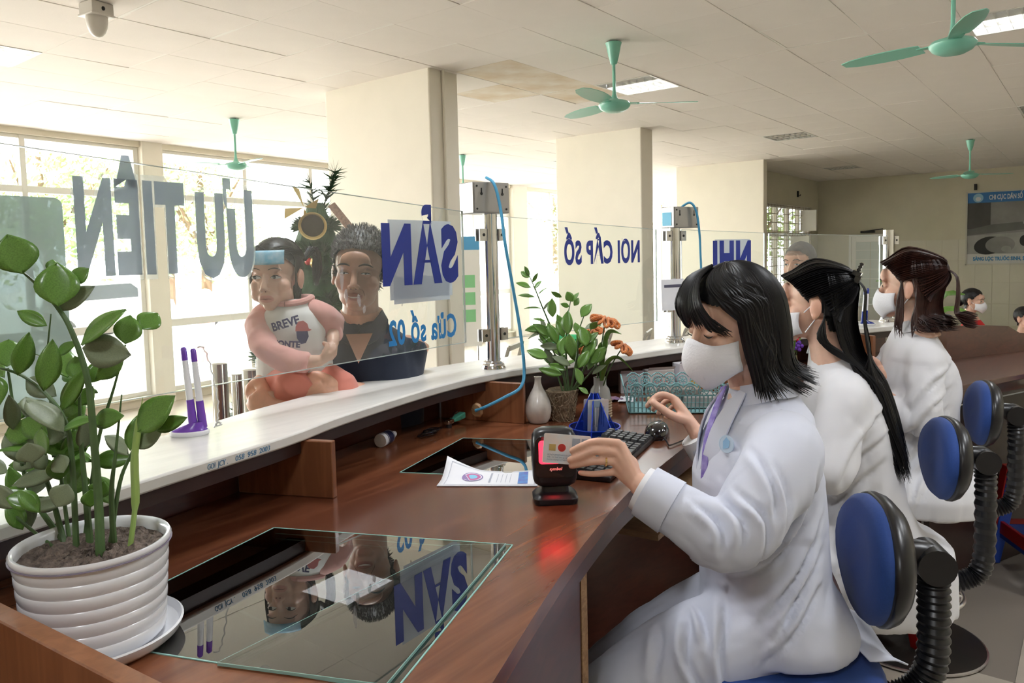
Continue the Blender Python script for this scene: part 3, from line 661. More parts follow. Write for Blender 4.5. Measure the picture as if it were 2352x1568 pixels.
SMALL_LEAVES=[(1687,1253,1437,1679,1278,1455,17,0),(1688,1253,1443,1678,1265,1468,12,0),(1691,1247,1423,1693,1229,1449,10,0),(1693,1241,1406,1715,1234,1430,12,0),(1687,1250,1409,1655,1274,1426,16,0),(1698,1233,1388,1714,1219,1409,7,0),(1692,1240,1382,1664,1277,1392,11,0),(1701,1225,1350,1679,1269,1356,8,0),(1705,1216,1315,1683,1242,1325,8,0),(1704,1221,1345,1711,1204,1372,8,1),(1703,1188,1327,1698,1191,1378,29,0),(1737,1149,1369,1726,1154,1396,24,0),(1737,1148,1367,1751,1135,1395,13,0),(1738,1181,1380,1718,1203,1395,13,0),(1740,1143,1357,1756,1135,1378,16,0),(1749,1164,1353,1730,1179,1363,13,0),(1742,1121,1326,1757,1100,1364,31,0),(1700,1137,1281,1696,1140,1346,38,0),(1718,1113,1276,1726,1126,1315,31,0),(1719,1093,1250,1723,1108,1304,38,0),(1754,1101,1292,1776,1089,1313,20,0),(1724,1222,1295,1686,1274,1291,22,0),(1709,1206,1272,1682,1240,1310,22,0),(1717,1229,1283,1681,1260,1273,17,1),(1670,1185,1218,1643,1235,1242,29,0),(1683,1146,1173,1644,1198,1191,24,0),(1671,1079,1152,1659,1081,1199,30,0),(1681,1063,1128,1661,1078,1149,16,0),(1721,1188,1250,1704,1201,1310,32,0),(1724,1183,1238,1696,1229,1251,27,1),(1685,1150,1226,1704,1147,1278,35,0),(1687,1115,1222,1678,1122,1284,35,0),(1731,1088,1201,1769,1056,1246,31,0),(1735,1098,1182,1753,1074,1241,26,0),(1771,1089,1232,1796,1067,1255,24,0),(1712,1097,1209,1742,1080,1272,31,0),(1710,1196,1196,1700,1218,1239,22,1),(1723,1147,1192,1701,1189,1222,24,1),(1686,1097,1194,1703,1074,1241,26,0),(1715,1156,1180,1678,1186,1201,19,0),(1750,1185,1266,1742,1201,1315,24,0),(1737,1134,1239,1761,1112,1286,29,0),(1741,1088,1170,1758,1057,1200,19,1),(1770,1126,1248,1790,1099,1284,22,0),(1755,1255,1284,1749,1260,1320,16,1),(1779,1206,1210,1752,1225,1231,23,0),(1842,1147,1242,1816,1177,1274,17,1),(1749,1207,1168,1752,1202,1207,16,0),(1774,1179,1282,1763,1197,1319,24,1),(1746,1254,1251,1756,1253,1286,26,0),(1731,1204,1179,1731,1204,1221,24,1),(1792,1219,1174,1826,1197,1198,25,0),(1824,1130,1203,1847,1115,1230,23,0),(1780,1229,1163,1806,1217,1209,20,0),(1808,1179,1182,1811,1188,1235,21,1),(1746,1217,1276,1734,1241,1298,17,0),(1854,1163,1224,1869,1149,1253,21,1),(1803,1125,1254,1811,1132,1292,23,0),(1843,1160,1227,1846,1155,1265,25,1),(1794,1247,1226,1769,1286,1259,20,1),(1734,1245,1236,1755,1228,1263,25,0),(1787,1161,1196,1774,1181,1227,15,0),(1788,1173,1169,1800,1154,1214,17,0),(1840,1184,1190,1818,1200,1223,24,1),(1811,1188,1192,1793,1200,1234,21,0),(1720,1231,1226,1743,1199,1248,19,0),(1772,1232,1183,1754,1261,1214,24,0),(1755,1188,1293,1750,1209,1331,18,0),(1818,1129,1271,1838,1117,1314,17,0),(1838,1170,1283,1856,1142,1302,16,1)]
BIG_STEMS=[([(392,949,1156),(395,952,1215),(397,959,1294),(397,966,1363),(389,982,1421),(380,998,1452),(367,1018,1479),(357,1033,1495)],(0.0075,0.0016)),([(385,999,1156),(389,1005,1257),(387,1013,1308),(373,1035,1345),(356,1059,1367),(335,1087,1378)],(0.005,0.0018)),([(402,1001,1151),(403,1007,1219),(404,1013,1285),(408,1016,1356)],(0.006,0.002)),([(417,969,1178),(419,971,1216),(425,967,1265),(435,963,1338)],(0.0055,0.001)),([(416,977,1171),(428,968,1225),(439,958,1260),(454,944,1301)],(0.004,0.0015)),([(383,1066,1145),(385,1071,1213),(374,1091,1270),(358,1114,1288)],(0.005,0.0018)),([(382,1099,1141),(377,1112,1202),(372,1127,1277),(370,1139,1367)],(0.005,0.002)),([(416,1056,1146),(436,1043,1263),(455,1028,1338),(468,1017,1394)],(0.004,0.0015)),([(392,1062,1146),(397,1071,1279),(396,1082,1365),(404,1079,1438)],(0.0035,0.001)),([(358,1081,1153),(350,1095,1184),(343,1107,1212)],(0.003,0.0015))]
SMALL_STEMS=[([(1735,1171,1121),(1733,1183,1200),(1723,1206,1286),(1710,1231,1359),(1700,1250,1415),(1690,1269,1464)],(0.004,0.001)),([(1726,1151,1124),(1725,1162,1215),(1734,1162,1311),(1744,1156,1371)],(0.004,0.001)),([(1729,1131,1122),(1735,1133,1215),(1744,1130,1287),(1759,1117,1340)],(0.004,0.001)),([(1747,1107,1119),(1752,1111,1203),(1754,1115,1263),(1769,1100,1298)],(0.004,0.001)),([(1747,1172,1119),(1737,1193,1187),(1724,1217,1248),(1703,1248,1286)],(0.003,0.001)),([(1740,1117,1119),(1759,1099,1178),(1785,1072,1237)],(0.003,0.001)),([(1708,1159,1132),(1696,1180,1181),(1677,1209,1224)],(0.003,0.001))]
# ================================================================== THINGS ON THE COUNTER
m_leaf = mat('glossy_leaf', (.14,.30,.05), .28, var=.35, vscale=30, spec=.5, coat=.15)
m_leafb = mat('grey_leaf_underside', (.22,.27,.16), .5, var=.2, vscale=30)
m_leafn = mat('fresh_leaf', (.34,.50,.14), .35)
m_stem = mat('leaf_stem', (.085,.16,.05), .45, var=.3, vscale=40)
m_soil = mat('crumbly_soil', (.25,.19,.155), .95, var=.6, vscale=110, bump=1., bscale=160)
m_ceram = mat('white_ceramic', (.80,.81,.84), .18, coat=.2)
m_line = mat('mauve_line', (.28,.24,.32), .4)
def leaf_mesh():
    mb = MB(); N = 9
    prof = [0,.42,.74,.93,1.0,.97,.86,.66,.38,.0]
    rows = []
    for i in range(N+1):
        t = i/N; w = prof[i]*.5; bend = -.16*t*t
        rows.append([(-w,t,bend+.10*w*2*.5),(-w*.5,t,bend+.02),(0,t,bend-.012),(w*.5,t,bend+.02),(w,t,bend+.10*w*2*.5)])
    for r in rows: mb.v += r
    for i in range(N):
        for j in range(4): a = i*5+j; mb.f.append((a,a+1,a+6,a+5)); mb.m.append(0)
    return mb
def make_leaf(name, M):
    me = leaf_mesh().mesh(name); me.materials.append(M); me.polygons.foreach_set('use_smooth',[True]*len(me.polygons)); return me
LMESH = [make_leaf('leaf', m_leaf), make_leaf('leaf', m_leafb), make_leaf('leaf', m_leafn)]
CAMP = Vector((0,0,1.5))
def place_leaf(B, T, w, k, parent, rnd, par_loc):
    B = Vector(B); T = Vector(T); y = T-B; L_ = y.length; y.normalize()
    n = (CAMP-B).normalized() + Vector((rnd.uniform(-.7,.7),rnd.uniform(-.7,.7),rnd.uniform(.0,.9))); n -= y*n.dot(y); n.normalize(); x = y.cross(n)
    o = bpy.data.objects.new('leaf', LMESH[k]); COL.objects.link(o); o.parent = parent
    M_ = Matrix((x*w, y*L_, n*L_)).transposed().to_4x4(); M_.translation = B-par_loc; o.matrix_local = M_
    md = o.modifiers.new('t','SOLIDIFY'); md.thickness = .02; md.offset = 0
    return o
rl_ = random.Random(11)
# ---- big plant in the ribbed white pot
bp = empty('potted_plant', (.391,.966,DZ), label='large potted plant with glossy oval leaves in a ribbed white pot', cat='plant')
prof = [(.073,.008)]
for i in range(7):
    z0 = .010+i*.0158; r0 = .0755+.0012*i
    prof += [(r0,z0+.001),(r0+.0018,z0+.005),(r0+.0026,z0+.010),(r0+.0026,z0+.0152)]
prof += [(.0855,.1215),(.0875,.123),(.0885,.127),(.0865,.1305),(.0830,.1295),(.081,.123),(.0805,.107),(.03,.1065)]
MB().lathe(prof,56).build('pot', m_ceram, bp, angle=60)
for i in range(1,7):
    r0 = .0755+.0012*i; z0 = .010+i*.0158
    MB().lathe([(r0-.002,z0-.0010),(r0+.0005,z0-.0008),(r0+.0006,z0+.0000),(r0-.002,z0+.0004)],56,closed=True).build('pot_line', m_line, bp)
MB().lathe([(.0860,.1208),(.0890,.1215),(.0890,.1225),(.0860,.1225)],56,closed=True).build('pot_line', m_line, bp)
MB().lathe([(.066,0),(.085,.002),(.0935,.009),(.0975,.019),(.095,.0205),(.091,.011),(.082,.0065),(.03,.006)],56).build('saucer', m_ceram, bp)
def soil_disc(r, z, seed, amp):
    mb = MB(); rn = random.Random(seed); rings = 16; n = 60
    mb.v.append((0,0,z+amp))
    for i in range(1, rings+1):
        for j in range(n):
            a = 2*PI*j/n; rr = r*i/rings; mb.v.append((rr*math.cos(a), rr*math.sin(a), z+rn.uniform(-1,1)*amp*(1 if i < rings else .2)))
    for j in range(n): mb.f.append((0,1+j,1+(j+1)%n)); mb.m.append(0)
    for i in range(rings-1):
        for j in range(n): a = 1+i*n+j; b = 1+i*n+(j+1)%n; mb.f.append((a,a+n,b+n,b)); mb.m.append(0)
    return mb
soil_disc(.0812,.116,4,.0045).build('soil', m_soil, bp)
bl = Vector((.391,.966,DZ))
for P, (r0,r1) in BIG_STEMS:
    P = [Vector(p)/1000-bl for p in P]; b0 = P[0].copy(); rad = math.hypot(b0.x,b0.y)
    if rad > .07: b0.x *= .07/rad; b0.y *= .07/rad
    b0.z = .112; P[0] = b0
    Q = catmull(P,5); rr = [.8*(r0+(r1-r0)*i/(len(Q)-1)) for i in range(len(Q))]
    MB().tube(Q, rr, 8).build('stem', m_stem, bp)
MB().tube(catmull([Vector((.035,-.02,.112)),Vector((.042,-.026,.17)),Vector((.045,-.026,.23)),Vector((.055,-.034,.300))],6),[.0045]*6+[.007]*6+[.006]*4+[.003,.001,.0005],8,flat=.6).build('rolled_leaf', m_leafn, bp)
for q in BIG_LEAVES: place_leaf([v/1000 for v in q[:3]],[v/1000 for v in q[3:6]],q[6]/1000*1.18,q[7],bp,rl_,bl)
# ---- small plant in a straw wrapped pot
sp = empty('potted_plant', (1.735,1.185,DZ), label='smaller leafy plant in a straw-wrapped pot beside the vase', cat='plant')
m_straw = mat('dry_straw', (.42,.33,.22), .9, var=.4, vscale=50)
MB().lathe([(.030,0),(.036,.03),(.041,.06),(.043,.083),(.039,.088),(.02,.08)],24).build('pot', mat('root_fibre',(.25,.18,.11),.95,var=.5,vscale=70,bump=.9,bscale=90), sp)
mb = MB(); rn = random.Random(2)
for i in range(230):
    a = rn.uniform(0,2*PI); z = rn.uniform(.003,.082); r = .031+.013*z/.083+.001; P = []
    da = rn.uniform(-.5,.5); dz = rn.uniform(-.03,.03)
    for k in range(5):
        t = k/4; zz = min(.088,max(.001,z+dz*t)); rr = .031+.013*zz/.083+.0015+.0025*math.sin(t*PI)*rn.random(); P.append((rr*math.cos(a+da*t),rr*math.sin(a+da*t),zz))
    mb.tube(P,.0007,3)
tag(mb.build('straw_wrap', m_straw, sp), kind='stuff')
spl = Vector(sp.location)
for P, (r0,r1) in SMALL_STEMS:
    P = [Vector(p)/1000-spl for p in P]; b0 = P[0].copy(); rad = math.hypot(b0.x,b0.y)
    if rad > .03: b0.x *= .03/rad; b0.y *= .03/rad
    b0.z = .078; P[0] = b0
    Q = catmull(P,5); MB().tube(Q,[r0+(r1-r0)*i/(len(Q)-1) for i in range(len(Q))],6).build('stem', m_stem, sp)
for q in SMALL_LEAVES: place_leaf([v/1000 for v in q[:3]],[v/1000 for v in q[3:6]],q[6]/1000*1.1,q[7],sp,rl_,spl)
# ---- jar with rope and orange chenille flowers
jr = empty('flower_jar', (1.80,1.10,DZ), label='clear jar wound with rope holding orange fuzzy flowers', cat='jar')
m_jar = mat('clear_plastic_jar', (.75,.74,.70), .12, trans=.6, spec=.5)
MB().lathe([(.028,0),(.031,.004),(.031,.06),(.026,.085),(.018,.096),(.018,.118),(.016,.118),(.016,.098),(.024,.082),(.028,.06),(.028,.006),(.01,.004)],28).build('jar', m_jar, jr)
mb = MB()
for i in range(7): mb.lathe([(.0318,.006+i*.0075),(.0335,.0095+i*.0075),(.0318,.013+i*.0075)],24,closed=True)
mb.build('rope', m_straw, jr)
m_orange = mat('orange_chenille', (.95,.27,.03), .9, var=.2, vscale=60, bump=.8, bscale=300, sheen=.6)
m_green2 = mat('green_chenille', (.08,.22,.05), .8)
def petal_flower(c, n_dir, R, parent, seed):
    rn = random.Random(seed); c = Vector(c); nd = Vector(n_dir).normalized(); u = nd.orthogonal().normalized(); v = nd.cross(u)
    fl = MB().ell(c, (.008,.008,.008), 10).build('flower', m_orange, parent)
    for k in range(10):
        a = 2*PI*k/10+rn.uniform(-.1,.1); d = (u*math.cos(a)+v*math.sin(a)); r = R*rn.uniform(.85,1.1); drop = rn.uniform(-.1,.25)
        P = [c+d*.004, c+d*r*.5+nd*.006, c+d*r-nd*.012*drop*3, c+d*r*.95-nd*(.01+.008*drop)+d.cross(nd)*.006, c+d*r*.5-nd*.004+d.cross(nd)*.007, c+d*.005]
        MB().tube(catmull(P,4),.0042,6).build('petal', m_orange, fl)
    return fl
jl = Vector(jr.location)
petal_flower(Vector((1.763,1.057,1.318))-jl,(.1,-.3,1.),.036,jr,1)
petal_flower(Vector((1.789,1.020,1.246))-jl,(.3,-.5,.9),.030,jr,2)
petal_flower(Vector((1.815,1.13,1.28))-jl,(-.1,.3,1),.028,jr,3)
petal_flower(Vector((1.79,1.14,1.235))-jl,(-.6,-.1,1),.022,jr,4)
for pts in ([(1.80,1.10,1.10),(1.785,1.09,1.2),(1.765,1.06,1.31)],[(1.80,1.10,1.10),(1.785,1.06,1.18),(1.789,1.022,1.24)],[(1.80,1.1,1.1),(1.81,1.12,1.2),(1.815,1.13,1.275)]):
    MB().tube(catmull([Vector(p)-jl for p in pts],6),.0018,6).build('stem', m_stem, jr)
for P,w_ in (([(1.80,1.10,1.12),(1.775,1.07,1.24),(1.772,1.05,1.286),(1.789,1.023,1.279)],.008),([(1.80,1.10,1.12),(1.77,1.06,1.197),(1.779,1.028,1.216),(1.795,.99,1.178)],.008)):
    Q = catmull([Vector(p)-jl for p in P],7); MB().tube(Q,[w_*max(.12,math.sin(PI*min(1,.15+.85*i/(len(Q)-1)))) for i in range(len(Q))],8,flat=.25).build('strap_leaf', m_leaf, jr)
# ---- vase
vz = MB().lathe([(.016,0),(.026,.002),(.033,.014),(.0365,.032),(.036,.046),(.031,.064),(.022,.082),(.0135,.098),(.0095,.110),(.0088,.122),(.0105,.128),(.0085,.128),(.007,.118),(.012,.09),(.02,.03)],40).build('vase', mat('speckled_cream_glaze',(.62,.58,.53),.25,var=.1,vscale=90,coat=.4), None)
vz.location = (1.672,1.222,DZ); tag(vz, 'small cream teardrop vase with a narrow neck beside the plant', 'vase')
# ---- blue acrylic card holder
ch = empty('card_holder', (1.632,1.015,DZ), math.radians(-45), 'transparent blue acrylic card holder with triangular fins', 'card holder')
m_acry = glass_mat('blue_acrylic', (.50,.62,.98), .8, .16, (.05,.15,.7)); m_acrye = mat('blue_acrylic_edge', (.02,.06,.50), .1, spec=.6)
MB().lathe([(.060,0),(.066,.001),(.066,.022),(.0635,.022),(.0635,.004),(.02,.004)],48).build('dish', m_acry, ch)
MB().lathe([(.0632,.0215),(.0664,.0215),(.0664,.0235),(.0632,.0235)],48,closed=True).build('dish_rim', m_acrye, ch)
def fin(ang, r0, r1, h):
    a = math.radians(ang); d = Vector((math.cos(a),math.sin(a),0)); p = Vector((-d.y,d.x,0))*.00125
    c = [Vector((0,0,.0042))-d*r0, Vector((0,0,.0042))+d*r1, Vector((0,0,h))+d*.010, Vector((0,0,h))-d*.010]
    o = MB().add([q-p for q in c]+[q+p for q in c],[(0,1,2,3),(7,6,5,4),(0,4,5,1),(1,5,6,2),(2,6,7,3),(3,7,4,0)]).build('fin', m_acry, ch, smooth=False)
    mb = MB()
    for i in (1,3): mb.beam(c[i],c[(i+1)%4],.0028,.0012)
    mb.build('fin_edge', m_acrye, o, smooth=False)
for a in (8,68,128): fin(a,.061,.061,.108)
# ---- identity cards
def id_card(name, M_, label, back=True):
    r = empty(name, label=label, cat='card', group='identity cards'); r.matrix_world = M_
    P = rrect(-.0428,-.027,.0428,.027,.0032); plate(MB(), P, -.0004, .0004).build('card_body', mat('card_pale_blue',(.66,.75,.80),.35,var=.18,vscale=30,col2=(.80,.66,.60)), r, smooth=False)
    def bit(x0,z0,x1,z1,M,nm): MB().box((x0,-.0008,z0),(x1,-.00042,z1)).build(nm, M, r, smooth=False)
    mt = mat('card_print',(.25,.30,.38),.6)
    if back:
        bit(-.032,-.004,-.020,.008,mat('card_chip_gold',(.72,.52,.20),.3,metal=.6),'chip')
        o = MB().lathe([(.0072,0),(.0072,.0003),(.0058,.0003),(.0058,.0)],24,(0,0,0),'Y').build('emblem', mat('card_red_emblem',(.75,.07,.06),.5), r); o.location=(-.009,-.0008,.0025)
        text_fit('emblem_star','★',.006,mat('card_red_emblem'),rot_to((1,0,0),(0,0,1),(0,-1,0),(-.009,-.0008,0)),r,width=.006,ext=.0001)
        for k in range(2): bit(.009+k*.017,.0,.023+k*.017,.021,mat('card_fingerprint_box',(.34,.38,.45),.6),'print_box')
        for k in range(3): text_fit('code_line',['IDVNM09400258030','9412124F3412125VNM','NGUYEN<<THI<<<<<<'][k],.0026,mt,rot_to((1,0,0),(0,0,1),(0,-1,0),(-.009,-.0006,-.0125-k*.0045)),r,width=.05,ext=.0001)
    else:
        for k in range(5): bit(-.024,.014-k*.006,.03-.006*(k%3),.0158-k*.006,mt,'text_line')
        bit(-.04,-.016,-.022,.006,mat('card_photo',(.35,.45,.55),.6),'photo')
    return r
RIGHT = Vector(RR); UPV = Vector(UU); 
def facing(loc, xdir, tilt=0.0, roll=0.0):
    x = Vector(xdir).normalized(); z = Vector((0,0,1)); z = (z - x*z.dot(x)).normalized(); y = z.cross(x)
    return Matrix.Translation(loc) @ Matrix((x,y,z)).transposed().to_4x4() @ Matrix.Rotation(tilt,4,'X') @ Matrix.Rotation(roll,4,'Y')
id_card('identity_card', facing((1.120,.757,1.146),(.614,-.789,-.10),-.04), 'pale identity card with chip held in front of the red scanner light')
for k,(px,py) in enumerate(((1.628,1.002),(1.645,1.025))):
    c = id_card('identity_card', facing((px,py,DZ+.052+.0 if k==0 else DZ+.049),(.70,-.70,0),.12) @ Matrix.Rotation(PI/2,4,'Y'), ['front pale blue identity card standing in the blue holder','rear pale blue identity card standing in the blue holder'][k], False)
# ---- barcode scanner
sc = empty('barcode_scanner', (1.150,.806,DZ), math.radians(-50), 'black upright barcode scanner with a glowing red window on the desk', 'scanner')
m_blk = mat('satin_black_plastic', (.010,.010,.012), .32, spec=.5); m_gblk = mat('gloss_black', (.006,.006,.008), .06, coat=.6)
def rring(w, d, r, z, y0=0., n=6):
    P = []
    for cx,cy,a0 in ((w-r,d-r,0),(-w+r,d-r,90),(-w+r,-d+r,180),(w-r,-d+r,270)):
        for i in range(n+1): a = math.radians(a0+90*i/n); P.append((cx+r*math.cos(a), cy+y0+r*math.sin(a), z))
    return P
MB().loft([rring(.040,.032,.014,0),rring(.042,.034,.015,.005),rring(.042,.034,.015,.011),rring(.036,.028,.014,.018),rring(.026,.020,.012,.021)]).build('base', m_blk, sc)
MB().loft([rring(.026,.018,.010,.0205),rring(.025,.017,.010,.032)]).build('neck', m_blk, sc)
MB().loft([rring(.030,.020,.013,.032),rring(.038,.024,.015,.037),rring(.041,.026,.016,.045),rring(.0425,.027,.016,.075,.0),rring(.0425,.026,.016,.105,.002),rring(.041,.024,.016,.124,.004),rring(.036,.020,.014,.134,.005),rring(.026,.013,.011,.1385,.006)]).build('head', m_blk, sc, angle=60)
plate(MB(), rrect(-.0375,.052,.0375,.129,.012), -.0285, -.0255).build('face', m_gblk, sc)
plate(MB(), rrect(-.031,.078,.031,.122,.006), -.0292, -.0286).build('scan_window', mat('red_scan_light',(.4,.0,.0),.2,emit=(1,.02,.04),estr=2.6), sc)
text_fit('logo','symbol',.0052,mat('silver_print',(.7,.7,.7),.3),rot_to((1,0,0),(0,0,1),(0,-1,0),(0,-.0292,.066)),sc,width=.024,ext=.0001,bold=.0003,shear=.2)
rlamp = bpy.data.lights.new('scanner_glow','POINT'); rlamp.energy = .04; rlamp.color = (1,.04,.04); rlamp.shadow_soft_size = .01
ro = bpy.data.objects.new('scanner_glow', rlamp); COL.objects.link(ro); ro.parent = sc; ro.location = (0,-.04,.10)
# ---- leaflet
m_print = mat('leaflet_print', (.42,.44,.52), .7)
lf = empty('leaflet', (1.185,.995,DZ+.001), label='folded white leaflet with a round emblem lying by the scanner', cat='leaflet')
A_, B_, C_, D_ = Vector((1.084,1.052)),Vector((1.197,.881)),Vector((1.285,.945)),Vector((1.175,1.105))
mb = MB(); nx, ny = 14, 8; c0 = Vector((1.185,.995))
def leafp(u,v):
    p = A_.lerp(B_,u).lerp(D_.lerp(C_,u),v)-c0; cz = .030*max(0,v-.35)**1.6*max(0,1-u*2.6)**1.4*2.2 + .002*math.sin(u*7)*v
    return (p.x,p.y,.0015+cz)
for j in range(ny+1):
    for i in range(nx+1): mb.v.append(leafp(i/nx,j/ny))
for j in range(ny):
    for i in range(nx): a = j*(nx+1)+i; mb.f.append((a,a+1,a+nx+2,a+nx+1)); mb.m.append(0)
o = mb.build('paper', m_paper, lf); md = o.modifiers.new('s','SOLIDIFY'); md.thickness = .0016; md.offset = -1
def on_leaf(u0,u1,v0,v1,M,nm,n=6):
    mb = MB()
    for j in range(n+1):
        for i in range(n+1):
            p = leafp(u0+(u1-u0)*i/n, v0+(v1-v0)*j/n); mb.v.append((p[0],p[1],p[2]+.0006))
    for j in range(n):
        for i in range(n): a = j*(n+1)+i; mb.f.append((a,a+1,a+n+2,a+n+1)); mb.m.append(0)
    return mb.build(nm, M, lf)
on_leaf(.80,.90,.12,.9,mat('leaflet_blue_picture',(.10,.36,.70),.5,var=.5,vscale=60,col2=(.16,.16,.5)),'picture')
on_leaf(.50,.52,.18,.82,m_print,'title_line')
for k in range(4): on_leaf(.58+k*.045,.585+k*.045,.2,.78,m_print,'text_line')
for a_ in ((.06,.97,.06,.07),(.06,.97,.93,.94),(.06,.065,.06,.94),(.965,.97,.06,.94)): on_leaf(*a_,m_print,'border_line')
for k,(r_,cc) in enumerate(((.13,(.30,.22,.45)),(.115,(.75,.78,.85)),(.10,(.55,.16,.36)),(.06,(.25,.60,.80)))):
    mb = MB(); n = 26
    for i in range(n): p = leafp(.32+r_*.85*math.cos(2*PI*i/n), .5+r_*1.9*math.sin(2*PI*i/n)); mb.v.append((p[0],p[1],p[2]+.0007+.0002*k))
    mb.f.append(tuple(range(n))); mb.m.append(0); mb.build('emblem', mat('leaflet_emblem_%d'%k,cc,.6), lf, smooth=False)
# ---- bottle lying on its side
bt = empty('glue_bottle', (1.238,1.388,DZ), math.radians(20), 'small navy and white bottle lying on its side under the ledge', 'bottle')
pr_ = [(.010,-.002),(.0165,-.0015),(.0172,.002),(.0172,.012)]
MB().lathe(pr_+[(.0170,.0125)],28,(0,0,.0175),'X').build('cap', mat('white_plastic',(.78,.79,.82),.3), bt)
MB().lathe([(.0168,.012),(.0168,.045),(.016,.048),(.012,.053)],28,(0,0,.0175),'X').build('body', mat('navy_label',(.012,.018,.07),.3,var=.4,vscale=80), bt)
for x in (.0165,.0425): MB().lathe([(.0165,x),(.01705,x),(.01705,x+.001),(.0165,x+.001)],28,(0,0,.0175),'X',closed=True).build('label_line', mat('white_plastic'), bt)
MB().lathe([(.0125,.050),(.0115,.060),(.0085,.062),(.0075,.075),(.005,.078)],24,(0,0,.0175),'X').build('nozzle', mat('white_plastic'), bt)
# ---- nail clipper / tool with green handle
tk = empty('hand_tool', (1.46,1.388,DZ), math.radians(8), 'small metal hand tool with a green handle under the ledge', 'tool')
m_teal = mat('teal_plastic', (.07,.32,.22), .35)
MB().loft([[(.045,-.009,.012),(.045,.009,.012),(.045,.009,.022),(.045,-.009,.022)],[(.075,-.011,.012),(.075,.011,.012),(.075,.011,.028),(.075,-.011,.028)],[(.100,-.010,.014),(.100,.010,.014),(.100,.010,.031),(.100,-.010,.031)]]).build('handle', m_teal, tk, bevel=.003, smooth=False)
MB().box((.018,-.008,.010),(.047,.008,.022)).build('head', m_chrome, tk, smooth=False, bevel=.003)
MB().tube([(.045,0,.024),(.060,0,.035),(.085,0,.036)],.002,6).build('spring_lever', m_chrome, tk)
MB().lathe([(.008,0),(.008,.016)],14,(.03,0,0)).build('foot', m_black, tk)
# ---- tangle of thin black cable
rn = random.Random(9); P = []
for i in range(26):
    a = i*1.15; P.append((.035*math.cos(a)*(.6+.5*rn.random())+.0012*i-.02,.018*math.sin(a)*(.6+.6*rn.random()),.0028+.005*rn.random()+.0004*i))
o = MB().tube(catmull(P,5),.0016,6).build('cable_tangle', m_gblk); o.location = (1.40,1.37,DZ); tag(o,'tangle of thin shiny black cable beside the bottle under the ledge','cable')
# ---- pen stands
def pen_stand(loc, rz, mcol, label, s=1.0):
    r = empty('pen_stand', loc, rz, label, 'pen stand', 'desk pen stands'); r.scale = (s,s,s)
    mw = mat('pen_white',(.80,.80,.84),.25)
    def ov(rx, ry, z, dx=0.): return [(dx+rx*math.cos(2*PI*i/28), ry*math.sin(2*PI*i/28), z) for i in range(28)]
    MB().loft([ov(.033,.021,0),ov(.036,.023,.003),ov(.036,.023,.008),ov(.034,.021,.010)]).build('foot', mw, r)
    MB().loft([ov(.033,.0205,.010),ov(.030,.018,.013,.001),ov(.018,.014,.021,.010),ov(.013,.012,.026,.014)]).build('shoulder', mcol, r)
    for k,(dx,tl) in enumerate(((.004,.0),(.020,.06))):
        d = Vector((-.07,.0,1)).normalized(); b = Vector((dx+.004,-.003+.005*k,.018-.004*k))
        MB().tube([b, b+d*.026],[.0085,.0080],14).tube([b+d*.026,b+d*.052],[.0078,.0070],14).build('socket', mcol, r)
        pn = MB().tube([b+d*.052,b+d*.085,b+d*.128,b+d*.134],[.0066,.0064,.0055,.005],14).build('pen', mw, r)
        MB().tube([b+d*.128,b+d*.150,b+d*.153],[.0058,.0054,.003],14).build('pen_cap', mcol, pn)
    Q = catmull([(.02,.006,.168),(.032,.008,.165),(.044,.010,.12),(.052,.010,.06),(.050,.008,.025),(.046,.01,.014),(.056,.006,.016),(.05,.014,.02),(.045,.004,.012)],7)
    H = []
    for i,q in enumerate(Q): H.append(q + Vector((.0018*math.cos(i*2.1),.0018*math.sin(i*2.1),0)))
    MB().tube(H,.0014,6).build('coil_cord', mat('clear_cord',(.80,.80,.78),.2,trans=.3), r)
    return r
pen_stand((.742,1.372,LZ), math.radians(-42), mat('purple_plastic',(.16,.055,.42),.25), 'white and purple desk pen stand on the ledge by the big plant')
pen_stand((3.395,.765,LZ), math.radians(130), mat('navy_plastic',(.01,.03,.25),.25), 'white and navy pen stand far along the ledge before the last screen', .92)
# ---- keyboard
kb = empty('keyboard', (1.462,.870,DZ), math.atan2(.855-.772,1.659-1.303), 'black computer keyboard half hidden by the hand with the card', 'keyboard')
KW, KD = .182, .057
MB().add([(-KW,-KD,0),(KW,-KD,0),(KW,KD,0),(-KW,KD,0),(-KW,-KD,.012),(KW,-KD,.012),(KW,KD,.022),(-KW,KD,.022)],[(3,2,1,0),(4,5,6,7),(0,1,5,4),(1,2,6,5),(2,3,7,6),(3,0,4,7)]).build('case', m_blk, kb, smooth=False, bevel=.003)
m_key = mat('dark_key', (.035,.036,.038), .4)
kk = MB().add([(-.0078,-.0078,0),(.0078,-.0078,0),(.0078,.0078,0),(-.0078,.0078,0),(-.006,-.006,.006),(.006,-.006,.006),(.006,.0065,.006),(-.006,.0065,.006)],[(4,5,6,7),(0,1,5,4),(1,2,6,5),(2,3,7,6),(3,0,4,7)]).build('key', m_key, kb, smooth=False)
fk = True
for row in range(6):
    yy = -KD+.012+row*.0175+(.004 if row == 5 else 0); sl = math.atan2(.01,2*KD); zz = .0125+.010*(yy+KD)/(2*KD)
    xx = -KW+.012
    while xx < KW-.008:
        if not (.085 < xx < .094 or (row == 0 and -.08 < xx < .02)):
            o = kk if fk else inst(kk, kb); fk = False; o.location = (xx,yy,zz); o.rotation_euler = (sl,0,0)
        xx += .0185
MB().box((-.085,-.0078,0),(.022,.0078,.006)).build('space_bar', m_key, kb, smooth=False, bevel=.001).location = (0,-KD+.012,.0132)
